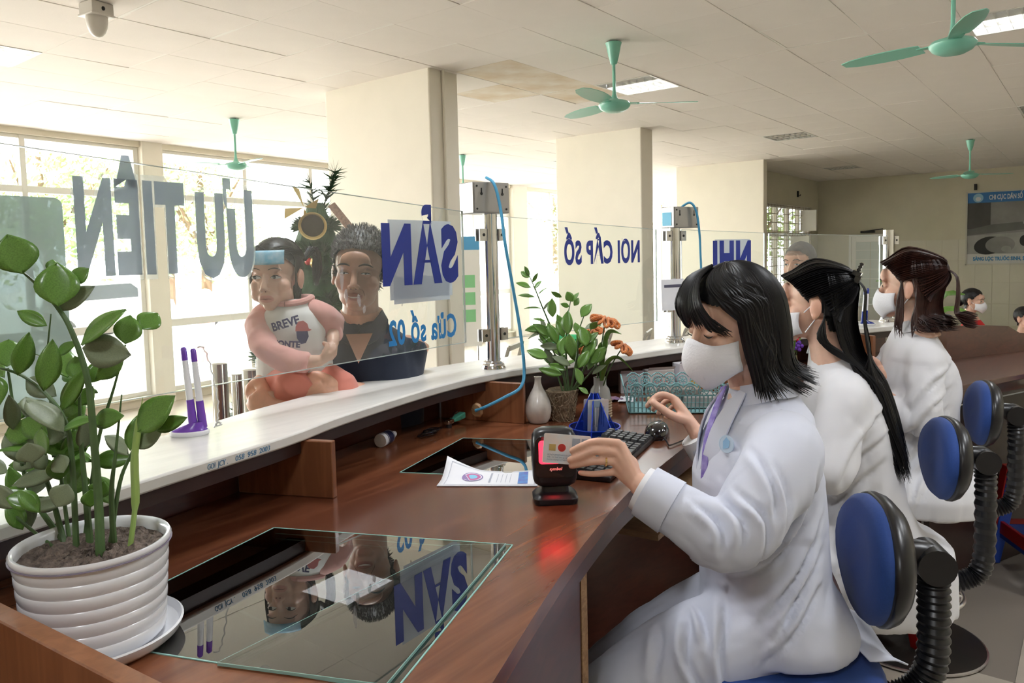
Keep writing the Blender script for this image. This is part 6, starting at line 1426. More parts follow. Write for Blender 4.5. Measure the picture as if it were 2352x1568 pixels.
    cm.tube([sr-lat*.03,sr.lerp(er,.25),sr.lerp(er,.50)],[.060,.060,.057],18); cm.tube([sl+lat*.03,sl.lerp(el,.5),sl.lerp(el,1.02)],[.066,.068,.064],18)
    co,fs,no = clay(cm,.009,4); co = folds(co,no,(.3,.2,.9),.006,5,13,31.)
    sh = mesh_from([(co,fs)],'polo_shirt',m_polo,root)
    nk = c0+Vector((-.024,-.024,1.328))
    for s in (-1,1):
        ring = []; nr = []
        for i in range(10):
            a = math.radians(8+165*i/9)*s; dv = fB*math.cos(a)+lat*math.sin(a); ring.append(nk+dv*(.064+.014*max(0,math.cos(a)))+Vector((0,0,.014-.055*max(0,math.cos(a))**2))); nr.append(dv+Vector((0,0,.5)))
        world_part(ribbon(ring,nr,[.014+.012*max(0,1-i/5) for i in range(10)],.002),'collar',m_polo,sh)
    world_part(MB().add([nk+fB*.078+Vector((0,0,-.030))+lat*.036,nk+fB*.078+Vector((0,0,-.030))-lat*.036,nk+fB*.122+Vector((0,0,-.105)),],[(0,1,2)]),'neck_opening',mat('tan_chest',(.58,.33,.23),.5),sh,smooth=False)
    # trousers
    tr = MB()
    for s in (-1,1): h = c0+lat*s*.09; tr.tube([h+Vector((0,0,.70)),h+Vector((0,.02,.35)),h+Vector((0,.02,FZ+.06))],[.105,.085,.07],16)
    tr.ell(c0+Vector((0,0,.72)),(.18,.14,.12),18); a,b,_ = clay(tr,.012,3); mesh_from([(a,b)],'trousers',mat('dark_trousers',(.03,.03,.035),.8),root)
man()
m_pink = mat('pink_fleece', (.72,.36,.32), .9, sheen=.4, bump=.05, bscale=300); m_whitek = mat('white_sweatshirt', (.76,.74,.72), .9, bump=.05, bscale=300); m_coral = mat('coral_trousers', (.70,.24,.18), .9, sheen=.3)
def girl():
    root = empty('person', (1.18,1.64,1.10), label='little girl in a pink and white sweatshirt with a cooling patch on her forehead', cat='person')
    a_ = math.radians(20); to = (-Vector((1.169,1.676,0))).normalized(); lf_ = Vector((-to.y*-1,to.x*-1,0)); lf_ = Vector((-.614,.789,0))
    face = (to*math.cos(a_)+lf_*math.sin(a_)).normalized()
    S = .80; F_ = head_frame((1.158,1.672,1.463),face,.05,.0,S)
    hco,hfs,hno = clay(head_clay('child'),.0032,3)
    fB = (to*math.cos(.35)+lf_*math.sin(.35)).normalized(); lat = Vector((fB.y,-fB.x,0))   # lat: her right = image left
    c0 = Vector((1.185,1.645,0))
    tb = MB(); tb.tube([c0+Vector((0,0,1.19)),c0+Vector((0,0,1.30)),c0+Vector((-.01,.01,1.39))],[.06,.06,.04],16); tc,tf,_ = clay(tb,.010,3)
    h1,f1,_ = clay(hand_clay(HANDS['RG'],.62,.026),.003,2); h2,f2,_ = clay(hand_clay(HANDS['LG'],.62,.026),.003,2)
    lg = MB(); lg.tube([(1.10,1.615,1.175),(1.088,1.60,1.12),(1.09,1.585,1.07)],[.028,.025,.022],12); lg.ell((1.075,1.57,1.055),(.022,.04,.018),12); l1,lf1,_ = clay(lg,.005,2)
    mesh_from([(xf(hco,F_),hfs),(tc,tf),(h1,f1),(h2,f2),(l1,lf1)],'body',m_skinf,root,[head_cols(hco,SKC,'child',None,(.60,.24,.20))]+[np.tile(np.array(SKC),(len(c),1)) for c in (tc,h1,h2,l1)])
    for s in (1,-1):
        open_eye(hco,s,F_,root,.0062,.004*1,.0160); brow(hco,s,F_,root,.024,.0017)
        put(MB().ell((s*.006,surf(hco,s*.006,-.041),-.043),(.0028,.002,.0018),8),'nostril',m_lipline,F_,root)
    put(face_arc(hco,[(-.018,-.068),(-.008,-.0665),(0,-.0678),(.008,-.0665),(.018,-.068)],.0013,.001),'mouth_line',m_lipline,F_,root)
    # cooling patch
    mb = MB(); nx, ny = 12, 6
    for j in range(ny+1):
        for i in range(nx+1):
            x = -.058+.116*i/nx; z = .040+.042*j/ny; d = Vector((x,.0,z)); 
            y = .092*math.sqrt(max(.05,1-(x/.080)**2))*math.sqrt(max(.05,1-((z-.02)/.118)**2))+.016; mb.v.append((x,y,z))
    for j in range(ny):
        for i in range(nx): a = j*(nx+1)+i; mb.f.append((a,a+1,a+nx+2,a+nx+1)); mb.m.append(0)
    o = put(mb,'cooling_patch',mat('pale_blue_patch',(.50,.66,.76),.6,var=.6,vscale=45,col2=(.14,.42,.62)),F_,root); md = o.modifiers.new('s','SOLIDIFY'); md.thickness = .003
    rn = random.Random(41); hb = hair_shell(hco,hfs,hno,lambda x,y,z:(z>np.interp(y,[-.12,-.035,-.02,.01,.035,.06,.09],[-.09,-.085,-.012,.004,.036,.066,.080]))&((abs(x)<.0745)|(z>.028)|(y<-.035)),.007,7.,.0015)
    ec = Vector((0,-.015,.028)); R0 = Vector((.080,.099,.095))
    def sp_(th,ph,k): return ec+Vector((R0.x*k*math.sin(th)*math.sin(ph),R0.y*k*math.sin(th)*math.cos(ph),R0.z*k*math.cos(th)))
    tie = {1:Vector((.070,-.075,.045)),-1:Vector((-.070,-.075,.045))}
    for i in range(260):
        s = 1 if i%2 else -1; ph = s*rn.uniform(.03,2.9); th0 = 1.02+rn.uniform(-.1,.12); k = rn.uniform(.99,1.05); a = sp_(th0 if abs(ph)<1.9 else rn.uniform(.3,1.3),ph,k); path = [a]
        for t in (.3,.6,.85): q = a.lerp(tie[s],t)-ec; ql = math.sqrt((q.x/R0.x)**2+(q.y/R0.y)**2+(q.z/R0.z)**2); path.append(ec+q/ql*k*1.02)
        path.append(tie[s]+Vector((rn.uniform(-.006,.006),rn.uniform(-.006,.006),rn.uniform(-.006,.006)))); locks(hb,path,rn.uniform(.0028,.0042))
    for i in range(160):    # bunches
        s = 1 if i%2 else -1; t0 = tie[s]; j = lambda r: Vector((rn.uniform(-r,r),rn.uniform(-r,r),rn.uniform(-r,r)))
        locks(hb,[t0+j(.005),t0+Vector((s*.012,-.032,.030))+j(.010),t0+Vector((s*.016,-.070,.020))+j(.013),t0+Vector((s*.014,-.085,-.03))+j(.013),t0+Vector((s*.010,-.070,-.085))+j(.010)],rn.uniform(.0025,.004))
    for i in range(110):    # loose hair on the neck and wisps before the ears
        u = rn.uniform(-1,1); ph = PI-u*1.15; locks(hb,[sp_(1.2,ph,1.02),sp_(1.6,ph,1.0),Vector((u*.062,-.075+abs(u)*.03,-.08)),Vector((u*.06,-.075+abs(u)*.04+rn.uniform(-.01,.01),-.13+rn.uniform(-.03,.02))),Vector((u*.06,-.07+abs(u)*.05,-.165+rn.uniform(-.03,.02)))],.0032)
    for i in range(36):
        s = 1 if i%2 else -1; locks(hb,[sp_(.95,s*.9,1.03),sp_(1.25,s*1.15,1.03),Vector((s*.074,.022+rn.uniform(-.008,.01),-.01)),Vector((s*.070,.030+rn.uniform(-.01,.01),-.045+rn.uniform(-.02,.01)))],.0022)
    put(hb,'hair',m_hair,F_,root)
    # sweatshirt: white trunk, pink raglan sleeves, pink neck band
    cm = MB(); cm.loft([ring_ell(c0+Vector((0,0,z)),lat,fB,a,b,20) for z,a,b in ((1.175,.088,.080),(1.21,.096,.086),(1.27,.094,.082),(1.33,.090,.074),(1.365,.078,.062),(1.39,.052,.046),(1.40,.044,.042))])
    co,fs,no = clay(cm,.006,3); co = folds(co,no,(.3,.2,.9),.004,6,18,51.); sw = mesh_from([(co,fs)],'sweatshirt',m_whitek,root)
    sl_ = MB(); shr = c0+lat*.082+Vector((0,0,1.365)); shl = c0-lat*.082+Vector((0,0,1.365)); er = Vector((1.080,1.615,1.285)); wr = mm(HANDS['RG']['arm'])[0]; 
    sleeve(sl_,[shr-lat*.040+Vector((0,0,.016)),shr+Vector((0,0,-.01)),shr.lerp(er,.5)+lat*.012,er,er.lerp(wr,.5)+Vector((0,0,-.01)),wr+(wr-er)*.12],[.027,.035,.034,.032,.030,.026])
    el = Vector((1.268,1.60,1.305)); wl = mm(HANDS['LG']['arm'])[0]
    sleeve(sl_,[shl+lat*.040+Vector((0,0,.016)),shl+Vector((0,0,-.01)),shl.lerp(el,.5)-lat*.012,el,el.lerp(wl,.6),wl+(wl-el)*.3],[.027,.035,.033,.030,.028,.024])
    co,fs,no = clay(sl_,.006,3); co = folds(co,no,(.5,-.5,.7),.006,9,26,61.); mesh_from([(co,fs)],'sleeves',m_pink,root)
    world_part(MB().tube([c0+Vector((0,0,1.403))+(fB*math.cos(t)+lat*math.sin(t))*.049+Vector((0,0,-.012*max(0,math.cos(t)))) for t in [2*PI*i/24 for i in range(25)]],.0085,8),'neck_band',m_pink,sw)
    # printed words on the chest
    m_pr = mat('navy_print',(.035,.035,.14),.7); nn = (fB*.96-lat*.1).normalized(); bxv = Vector((0,0,1)).cross(nn).normalized(); 
    for body,zc,w_,h_,roll in (('BREVE',1.335,.070,.020,.28),('CONTE',1.288,.068,.014,-.10)):
        C_ = c0+fB*(.083 if zc>1.3 else .092)-lat*.012+Vector((0,0,zc)); fr = rot_to(bxv,nn.cross(bxv),nn,C_) @ Matrix.Rotation(roll,4,'Z')
        t = text_fit('chest_print',body,h_,m_pr,fr,None,width=w_,bold=.0009,ext=.0004)
        # wrap the print round the chest
        for v in t.data.vertices: v.co.z -= (v.co.x**2)/.19*1.0
        t.parent = sw; t.matrix_local = parent_world(sw).inverted() @ fr
    C_ = c0+fB*.083-lat*.052+Vector((0,0,1.325)); capf = rot_to(bxv,nn.cross(bxv),nn,C_)
    P = [(-.016,0),(.018,.0),(.024,.003),(.017,.006),(.014,.018),(.004,.026),(-.008,.024),(-.015,.012)]
    o = MB().prism(P,-.0004,.0010).build('cap_print',mat('print_rose',(.62,.16,.18),.7),None,smooth=False); o.parent = sw; o.matrix_local = parent_world(sw).inverted() @ capf
    P = [(-.014,0),(.014,0),(.016,-.014),(.008,-.030),(-.004,-.032),(-.013,-.018)]
    o = MB().prism(P[::-1],-.0004,.0008).build('navy_patch_print',m_pr,None,smooth=False); o.parent = sw; o.matrix_local = parent_world(sw).inverted() @ capf
    # trousers
    tr = MB(); tr.ell(c0+Vector((0,0,1.175)),(.092,.085,.06),18); kr = Vector((1.128,1.588,1.180)); tr.tube(catmull([c0+lat*.04+Vector((0,0,1.175)),kr+Vector((.01,0,.012)),kr],3),[.065]*3+[.056]*3+[.048],16)
    kl = Vector((1.245,1.545,1.165)); tr.tube(catmull([c0-lat*.04+Vector((0,0,1.175)),kl],3),[.065]*3+[.055],16); tr.tube([kl,kl+Vector((-.02,-.02,-.10))],[.052,.046],14); tr.ell(kr,.050,14); tr.ell(kl,.052,14)
    co,fs,no = clay(tr,.006,3); co = folds(co,no,(.6,-.5,.2),.006,8,22,71.); mesh_from([(co,fs)],'trousers',m_coral,root)
girl()
# ---------------------------------------------------------------- people in the waiting area
def bystander(label, head, face, kind, skin, hairm, top, s=1.0, maskon=False, bun=False, bald=False, stand=False):
    h = Vector(head); root = empty('person', (h.x,h.y,FZ if stand else h.z-.75*s), label=label, cat='person')
    F_ = head_frame(h,face,.05,0,s); hco,hfs,hno = clay(head_clay(kind),.006,2)
    fB = Vector((face[0],face[1],0)).normalized(); lat = Vector((fB.y,-fB.x,0))
    tb = MB(); tb.tube([h+Vector((0,0,-.62*s)),h+Vector((0,0,-.25*s)),h+Vector((0,0,-.15*s))],[.11*s,.08*s,.05*s],12); tc,tf,_ = clay(tb,.02,2)
    sc_ = (lambda x,y,z: ((z>.05)|((y<0)&(z>-.05))).astype(float)*.55) if bald else None
    mesh_from([(xf(hco,F_),hfs),(tc,tf)],'body',m_skinm if kind=='man' else m_skinf,root,[head_cols(hco,skin,kind,sc_),np.tile(np.array(skin),(len(tc),1))])
    for q in (1,-1): open_eye(hco,q,F_,root,.0045); brow(hco,q,F_,root)
    if maskon: add_mask(F_,root)
    hb = hair_shell(hco,hfs,hno,lambda x,y,z:(z>np.interp(y,[-.12,-.035,-.02,.01,.035,.06,.09],[-.09,-.085,-.012,.004,.036,.066,.080]))&((abs(x)<.0745)|(z>.028)|(y<-.035)),.002 if bald else .012,9.,.002)
    if bun: hb.ell((0,-.12,-.02),(.035,.035,.045),12)
    put(hb,'hair',hairm,F_,root)
    cm = MB(); cm.loft([ring_ell(h+Vector((0,0,z*s)),lat,fB,a*s,b*s,18) for z,a,b in ((-.72,.17,.13),(-.5,.17,.13),(-.32,.18,.12),(-.25,.15,.10),(-.19,.07,.065))])
    for q in (1,-1): sleeve(cm,[h+lat*q*.13*s+Vector((0,0,-.27*s)),h+lat*q*.20*s+Vector((0,0,-.34*s)),h+lat*q*.22*s+fB*.04+Vector((0,0,-.55*s)),h+lat*q*.14*s+fB*.2*s+Vector((0,0,-.6*s))],[.06*s,.06*s,.05*s,.04*s])
    co,fs,no = clay(cm,.014,2); mesh_from([(co,fs)],'top',top,root)
    lg = MB()
    for q in (1,-1):
        a = h+lat*q*.09*s+Vector((0,0,-.68*s)); kn = a+fB*.36*s+Vector((0,0,-.02)); e = Vector((kn.x,kn.y,FZ+.05)) if not stand else Vector((a.x,a.y,FZ+.05))
        lg.tube([a,kn,e] if not stand else [a,a.lerp(e,.5),e],[.085*s,.07*s,.055*s],12); lg.ell(e+fB*.05+Vector((0,0,-.015)),(.05,.05,.035),10)
    lg.ell(h+Vector((0,0,-.70*s)),(.15*s,.13*s,.09*s),14); co,fs,no = clay(lg,.014,2); mesh_from([(co,fs)],'trousers',mat('dark_trousers',(.03,.03,.035),.8),root)
# ================================================================== HALL: fans, camera, poster, tree, seats, people
m_fan = mat('mint_enamel', (.22,.56,.44), .35, coat=.3)
def fan(x, y, zb, a0, label):
    r = empty('ceiling_fan', (x,y,zb), label=label, cat='ceiling fan', group='mint green ceiling fans'); H_ = CZ-zb
    MB().lathe([(.016,H_-.155),(.022,H_-.15),(.036,H_-.10),(.050,H_-.03),(.056,H_-.012),(.054,H_-.010),(.02,H_-.02)],28).build('canopy', m_fan, r)
    MB().lathe([(.011,.10),(.011,H_-.14)],14).build('down_rod', m_fan, r)
    MB().box((-.006,-.03,H_-.014),(.006,.03,H_)).build('ceiling_hook', m_black, r, smooth=False)
    MB().lathe([(.011,.16),(.014,.125),(.022,.10),(.034,.085),(.05,.08)],24).build('rod_cover', m_fan, r)
    MB().lathe([(.02,0),(.06,.006),(.092,.022),(.108,.042),(.110,.054),(.098,.070),(.066,.080),(.03,.084)],36).build('motor_housing', m_fan, r)
    for k in range(3):
        b = MB().beam((.085,0,.062),(.17,0,.060),.045,.005)
        ri = []
        for i in range(9):
            t = i/8; xx = .15+.42*t; w_ = .048+.018*math.sin(PI*min(1,t*1.1))-(.02 if i==8 else 0); tw_ = .22-.08*t
            ri.append([(xx,-w_*math.cos(tw_),.060-w_*math.sin(tw_)-.002),(xx,w_*math.cos(tw_),.060+w_*math.sin(tw_)-.002),(xx,w_*math.cos(tw_),.060+w_*math.sin(tw_)+.002),(xx,-w_*math.cos(tw_),.060-w_*math.sin(tw_)+.002)])
        b.loft(ri); b.build('blade', m_fan, r, smooth=False).rotation_euler = (0,0,a0+k*2*PI/3)
fan(4.607,2.664,2.46,math.radians(-52),'mint green ceiling fan in front of the lit lamp near the middle')
fan(4.523,.626,2.47,math.radians(-42),'large mint green ceiling fan at the top right corner')
fan(4.39,6.93,2.42,math.radians(20),'mint green ceiling fan hanging by the left windows')
fan(8.142,7.19,2.42,math.radians(0),'mint green ceiling fan half hidden behind the broad pillar')
fan(12.22,1.459,2.40,math.radians(-55),'farthest mint green ceiling fan near the poster wall')
# ---- security camera
cc = empty('security_camera', (1.985,4.42,CZ), math.radians(8), 'white dome security camera on the ceiling', 'camera')
m_ccw = mat('camera_housing',(.70,.67,.62),.4)
MB().box((-.062,-.062,-.065),(.062,.062,0)).box((-.068,-.068,-.072),(.068,.068,-.062)).build('mount_box', m_ccw, cc, smooth=False, bevel=.003)
MB().lathe([(.056,-.072),(.055,-.10),(.050,-.13),(.040,-.155),(.026,-.172),(.008,-.18)],32).build('dome', m_ccw, cc)
MB().ell((0,-.065,-.035),(.010,.008,.012),10).build('cable_gland', m_black, cc)
# ---- poster on the end wall
ps = empty('poster', (EX-.012,2.09,1.105), math.radians(-90), 'framed black and white mother and baby health poster on the end wall', 'poster')
PW, PH = 1.9, 1.395
MB().box((0,-.02,0),(PW,0,PH)).build('backing', mat('poster_white',(.66,.66,.64),.5), ps, smooth=False)
mb = MB().box((-.015,-.03,-.015),(PW+.015,-.018,.012)).box((-.015,-.03,PH-.012),(PW+.015,-.018,PH+.015)).box((-.015,-.03,-.015),(.012,-.018,PH+.015)).box((PW-.012,-.03,-.015),(PW+.015,-.018,PH+.015)); mb.build('frame', mat('poster_frame',(.62,.60,.52),.4), ps, smooth=False)
def pr(P, M_, nm, y=-.0215): n = len(P); return MB().add([(p[0],y,p[1]) for p in P],[tuple(range(n))]).build(nm, M_, ps, smooth=False)
pr([(.015,PH-.21),(PW-.015,PH-.21),(PW-.015,PH-.015),(.015,PH-.015)],mat('poster_blue',(.035,.17,.45),.5),'header')
pg = [mat('print_grey_%d'%i,(g,g,g*.96),.6,var=.25,vscale=4) for i,g in enumerate((.03,.09,.16,.30,.42))]
pr([(.015,.20),(PW-.015,.20),(PW-.015,PH-.21),(.015,PH-.21)],pg[3],'photo_field',-.0212)
pr([(.015,.68),(.40,.70),(.40,PH-.21),(.015,PH-.21)],pg[1],'photo_curtain')
pr([(.015,.56),(PW-.015,.74),(PW-.015,.86),(.40,.76),(.015,.67)],pg[2],'photo_shelf',-.0218)
pr([(.015,.20),(PW-.015,.20),(PW-.015,.66),(.015,.55)],pg[4],'photo_sheet',-.0219)
def blob(cx,cz,rx,rz,M_,nm,y,rot=0.,n=26): pr([(cx+rx*math.cos(2*PI*i/n)*math.cos(rot)-rz*math.sin(2*PI*i/n)*math.sin(rot),cz+rx*math.cos(2*PI*i/n)*math.sin(rot)+rz*math.sin(2*PI*i/n)*math.cos(rot)) for i in range(n)],M_,nm,y)
blob(.38,.36,.25,.17,pg[0],'photo_baby_hair',-.0222,.2); blob(.56,.37,.24,.16,pg[3],'photo_baby_head',-.0224,.05); blob(.66,.29,.08,.06,pg[4],'photo_baby_ear',-.0226)
blob(1.10,.47,.10,.30,pg[4],'photo_baby_arm',-.0224,.25); blob(1.02,.78,.10,.07,pg[4],'photo_baby_hand',-.0226); blob(.94,.44,.07,.10,pg[0],'photo_shadow',-.0225)
blob(1.42,1.02,.26,.22,pg[0],'photo_mother_hair',-.0223); blob(1.38,.84,.20,.20,pg[4],'photo_mother_face',-.0225); blob(1.40,.62,.18,.12,pg[1],'photo_mother_sleeve',-.0226)
m_pw = mat('poster_white_ink',(.70,.72,.74),.6); m_pb = mat('poster_blue_ink',(.05,.26,.55),.6)
ptx = lambda t,h,M_,cx,z,w_: text_fit('poster_text',t,h,M_,rot_to((1,0,0),(0,0,1),(0,-1,0),(cx,-.0228,z)),ps,width=w_,bold=.004,ext=.0004)
ptx('CHI CỤC DÂN SỐ - KẾ HOẠCH HÓA GIA ĐÌNH',.085,m_pw,1.08,PH-.155,1.42)
ptx('SÀNG LỌC TRƯỚC SINH, SÀNG LỌC SƠ SINH',.065,m_pb,.83,.075,1.42)
o = MB().lathe([(.085,0),(.085,.001),(.07,.001),(.07,.0005),(.002,.0005)],32,(0,0,0),'Y').build('logo', mat('logo_pale_blue',(.30,.52,.66),.6), ps); o.location = (.19,-.0235,PH-.115)
blob(.19,PH-.135,.045,.04,m_pw,'logo_figure',-.0242)
# ---- Christmas tree
xt = empty('christmas_tree', (2.72,3.52,FZ), label='decorated Christmas tree standing behind the man', cat='tree')
m_need = mat('green_needles',(.055,.13,.05),.7,var=.4,vscale=20); m_bark = mat('brown_bark',(.12,.07,.04),.9)
MB().tube([(0,0,.25),(0,0,2.0)],[.035,.012],10).build('trunk', m_bark, xt)
MB().lathe([(.14,0),(.17,.12),(.19,.28),(.17,.28),(.03,.26)],24).build('pot', mat('red_pot',(.45,.03,.03),.4), xt)
rn = random.Random(17)
core = MB()
for lv in range(7):
    z0 = .5+lv*.21; R_ = .44*(1-lv/7.6)+.03; core.loft([[(R_*(1+.18*math.sin(k*5+lv))*math.cos(2*PI*k/22),R_*(1+.18*math.sin(k*5+lv))*math.sin(2*PI*k/22),z0-.05*(k%2)) for k in range(22)],[(R_*.35*math.cos(2*PI*k/22),R_*.35*math.sin(2*PI*k/22),z0+.26) for k in range(22)]])
core.build('inner_foliage', m_need, xt, smooth=False)
def bough(b, d, L_, n, parent, droop=.35):
    mb = MB(); b = Vector(b); d = Vector(d).normalized(); P = [b+d*L_*t+Vector((0,0,-droop*L_*t*t)) for t in (0,.33,.66,1)]; mb.tube(P,[.006,.005,.004,.002],4)
    for i in range(n):
        t = rn.uniform(.08,1); p = b+d*L_*t+Vector((0,0,-droop*L_*t*t)); q = Vector((rn.uniform(-1,1),rn.uniform(-1,1),rn.uniform(-.6,1)))+d*.6; q.normalize(); s_ = q.orthogonal().normalized()*.009; l_ = rn.uniform(.06,.10)
        mb.add([p-s_,p+s_,p+q*l_],[(0,1,2)])
    return mb.build('branch', m_need, parent, smooth=False)
for lv in range(11):
    z = .55+lv*.135; R_ = .56*(1-lv/11.5)+.03; nb = max(6,16-lv)
    for k in range(nb):
        a = 2*PI*k/nb+lv*.7+rn.uniform(-.2,.2); bough((0,0,z),(math.cos(a),math.sin(a),.15),R_*rn.uniform(.85,1.1),int(160+420*R_),xt)
bough((.02,0,1.92),(.25,-.25,1),.30,140,xt,0); bough((.0,0,1.95),(-.1,.1,1),.20,60,xt,0)
def orn(px, M_, nm, r): o = MB().ell((0,0,0),r,14).build(nm, M_, xt); o.location = px; return o
m_red = mat('red_bauble',(.62,.03,.03),.2,coat=.5); m_gold = mat('gold_foil',(.78,.58,.25),.3,metal=.7); m_silv = mat('silver_bauble',(.75,.75,.75),.15,metal=.9)
for i in range(44):
    z = rn.uniform(.7,1.85); R_ = .56*(1-(z-.55)/1.55)+.05; a = rn.uniform(2.2,5.9); orn((R_*.95*math.cos(a),R_*.95*math.sin(a),z-.06),[m_red,m_red,m_gold,m_silv][i%4],'bauble',rn.choice((.022,.028,.034)))
bl_ = MB().lathe([(.01,.10),(.03,.095),(.045,.05),(.06,.01),(.075,0),(.068,.002),(.05,.03),(.03,.08)],28).build('bell', m_gold, xt); bl_.location = (-.18,-.20,1.88); bl_.rotation_euler = (-1.35,0,-.7); MB().lathe([(.004,.016),(.066,.014),(.066,.010),(.004,.012)],24).build('bell_shade_disc', mat('bell_inner_shade',(.06,.04,.02),.4,metal=.6), bl_)  # dark disc in the mouth stands in for the shade inside the bell
for k in range(4):
    a = k*1.6; MB().add([(0,0,0),(.10*math.cos(a),.03,.10*math.sin(a)),(.13*math.cos(a+.45),.02,.13*math.sin(a+.45))],[(0,1,2)]).build('ribbon_bow', m_gold, xt, smooth=False).location = (-.2,-.16,1.98)
rb = ribbon([(-.05,-.20,2.0),(0,-.30,1.86),(.10,-.36,1.72),(.22,-.40,1.60)],(-.4,-.9,0),.022,.001).build('ribbon', mat('patterned_ribbon',(.50,.30,.22),.6,var=.5,vscale=60), xt)
# ---- steel barrier posts and low table behind the pen stand
for i,(x,y,h_,l) in enumerate(((1.573,2.664,1.315,'single steel barrier post behind the pen stand'),(1.73,2.80,1.24,'thinner steel barrier post between two others behind the pen stand'),(1.60,2.50,1.30,'steel barrier post nearest the girl'))):
    r = empty('barrier_post', (x,y,FZ), label=l, cat='post', group='steel barrier posts')
    MB().lathe([(.030 if i!=1 else .024,.02),(.030 if i!=1 else .024,h_-.004),(.02,h_)],20).build('tube', m_chrome, r); MB().lathe([(.12,0),(.12,.01),(.05,.02),(.03,.03)],28).build('foot', m_chrome, r)
tbl = empty('toy_table', (1.86,3.05,FZ), .6, 'low table with blue and red things seen between the barrier posts', 'table')
MB().box((-.30,-.22,.86),(.30,.22,.885)).build('table_top', mat('pale_blue_laminate',(.25,.45,.62),.4), tbl, smooth=False)
for sx in (-.27,.27):
    for sy in (-.19,.19): MB().tube([(sx,sy,0),(sx,sy,.86)],.014,8).build('leg', m_steel, tbl)
for i,(x,y,w_,d_,h_,c,l) in enumerate(((-.10,.02,.22,.10,.07,(.05,.22,.60),'blue folded cloth on the low table'),(.10,-.05,.06,.06,.08,(.65,.06,.06),'red tin on the low table'),(.17,.06,.10,.12,.10,(.30,.36,.34),'grey green bag on the low table'))):
    o = MB().loft([rring(w_/2,d_/2,.015,0),rring(w_/2,d_/2,.02,h_*.7),rring(w_/2*.7,d_/2*.7,.015,h_)]).build('parcel', mat('parcel_%d'%i,c,.6), None)
    o.matrix_world = tbl.matrix_basis @ Matrix.Translation((x,y,.886)); tag(o,l,'parcel')
# ---- waiting chairs
def wait_chair(x, y, rz, label):
    r = empty('waiting_chair', (x,y,FZ), rz, label, 'chair', 'steel waiting chairs'); m_ws = mat('grey_steel_seat',(.42,.40,.36),.35,metal=.3)
    MB().box((-.23,-.22,.40),(.23,.22,.415)).build('seat', m_ws, r, smooth=False, bevel=.01)
    mb = MB(); 
    for a,b in (((-.23,-.22,.46),(-.21,-.34,.86)),((.23,-.22,.46),(.21,-.34,.86))): mb.beam(a,b,.05,.02,(0,1,.3))
    mb.beam((-.21,-.34,.85),(.21,-.34,.85),.05,.02,(0,1,.3)).beam((-.22,-.29,.69),(.22,-.29,.69),.06,.02,(0,1,.3)).beam((-.23,-.235,.50),(.23,-.235,.50),.08,.02,(0,1,.3)); mb.build('backrest', m_ws, r, smooth=False)
    for s in (-.2,.2): MB().tube([(s,.18,0),(s,.1,.4)],.014,6).build('leg', m_steel, r); MB().tube([(s,-.2,0),(s,-.1,.4)],.014,6).build('leg', m_steel, r)
for i in range(5): wait_chair(5.46+i*.52,4.64-i*.19,math.radians(20),['steel waiting chair next to the broad pillar','second steel waiting chair right of the broad pillar','steel waiting chair seen past the first screen post','steel waiting chair behind the leafy plant','last steel waiting chair of the row behind the leafy plant'][i])
for i in range(4): wait_chair(6.98+i*.52,3.62-i*.19,math.radians(20),['dark-backed waiting chair left of the second post','dark-backed waiting chair just left of the second post base','dark-backed waiting chair behind the second post','dark-backed waiting chair right of the second post'][i])
gb = MB().lathe([(.14,0),(.20,.10),(.22,.20),(.235,.21),(.21,.20),(.13,.02)],28).build('green_basin', mat('green_plastic',(.05,.50,.22),.35), None); gb.location=(6.75,4.50,.40); 
gt = empty('side_table', (6.75,4.50,FZ), label='small stand under the green basin', cat='table'); MB().box((-.22,-.22,.56),(.22,.22,.599)).build('table_top', m_white, gt, smooth=False)
for sx in (-.18,.18):
    for sy in (-.18,.18): MB().tube([(sx,sy,0),(sx,sy,.56)],.013,6).build('leg', m_steel, gt)
tag(gb,'green plastic basin seen right of the first screen post','basin')
ib_ = empty('info_board', (7.02,6.55,FZ), math.radians(-40), 'standing info board with rows of yellow blue and green squares', 'board')
MB().box((-.45,-.015,.55),(.45,.015,1.95)).build('panel', mat('board_white',(.82,.82,.80),.5), ib_, smooth=False); MB().box((-.45,-.017,1.78),(.45,-.0152,1.95)).build('header', mat('board_blue',(.10,.38,.70),.5), ib_, smooth=False)
for i,c in enumerate(((.75,.50,.08),(.75,.50,.08),(.30,.42,.60),(.25,.60,.30))):
    for j in range(4):
        if (i+j)%4 != 3: MB().box((-.38+i*.2,-.017,1.52-j*.22),(-.22+i*.2,-.0152,1.68-j*.22)).build('colour_square', mat('sq_%d'%i,c,.5), ib_, smooth=False)
for s in (-.4,.4): MB().tube([(s,0,0),(s,0,.56)],.015,6).build('leg', m_steel, ib_); MB().box((s-.02,-.2,0),(s+.02,.2,.02)).build('foot', m_steel, ib_, smooth=False)
# ---- people in the hall
bystander('shaven-headed person mostly hidden behind the long-haired clerk',(4.36,1.34,1.415),(-.9,.2),'man',SKM,mat('stubble',(.10,.09,.085),.8),mat('grey_shirt',(.25,.26,.28),.8),1.05,bald=True,stand=True)
bystander('woman in a red jacket and white mask sitting far back on the right',(8.62,.98,.945),(-.2,-.95),'woman',SKF,m_hair,mat('red_jacket',(.62,.015,.02),.6),.98,True,True)
bystander('boy with short black hair at the right edge of the hall',(8.42,.54,.80),(-.55,-.8),'child',SKC,m_hair,mat('dark_shirt',(.05,.05,.06),.8),.9,stand=True)
wait_chair(8.62,1.0,math.atan2(-.95,-.2)-PI/2,'steel waiting chair under the woman in red')
pp = empty('potted_palm', (8.05,1.35,FZ), label='thin-leaved indoor plant beside the woman in red', cat='plant')
MB().lathe([(.10,0),(.14,.25),(.16,.30),(.14,.30),(.03,.28)],20).build('pot', mat('brown_pot',(.20,.10,.06),.6), pp)
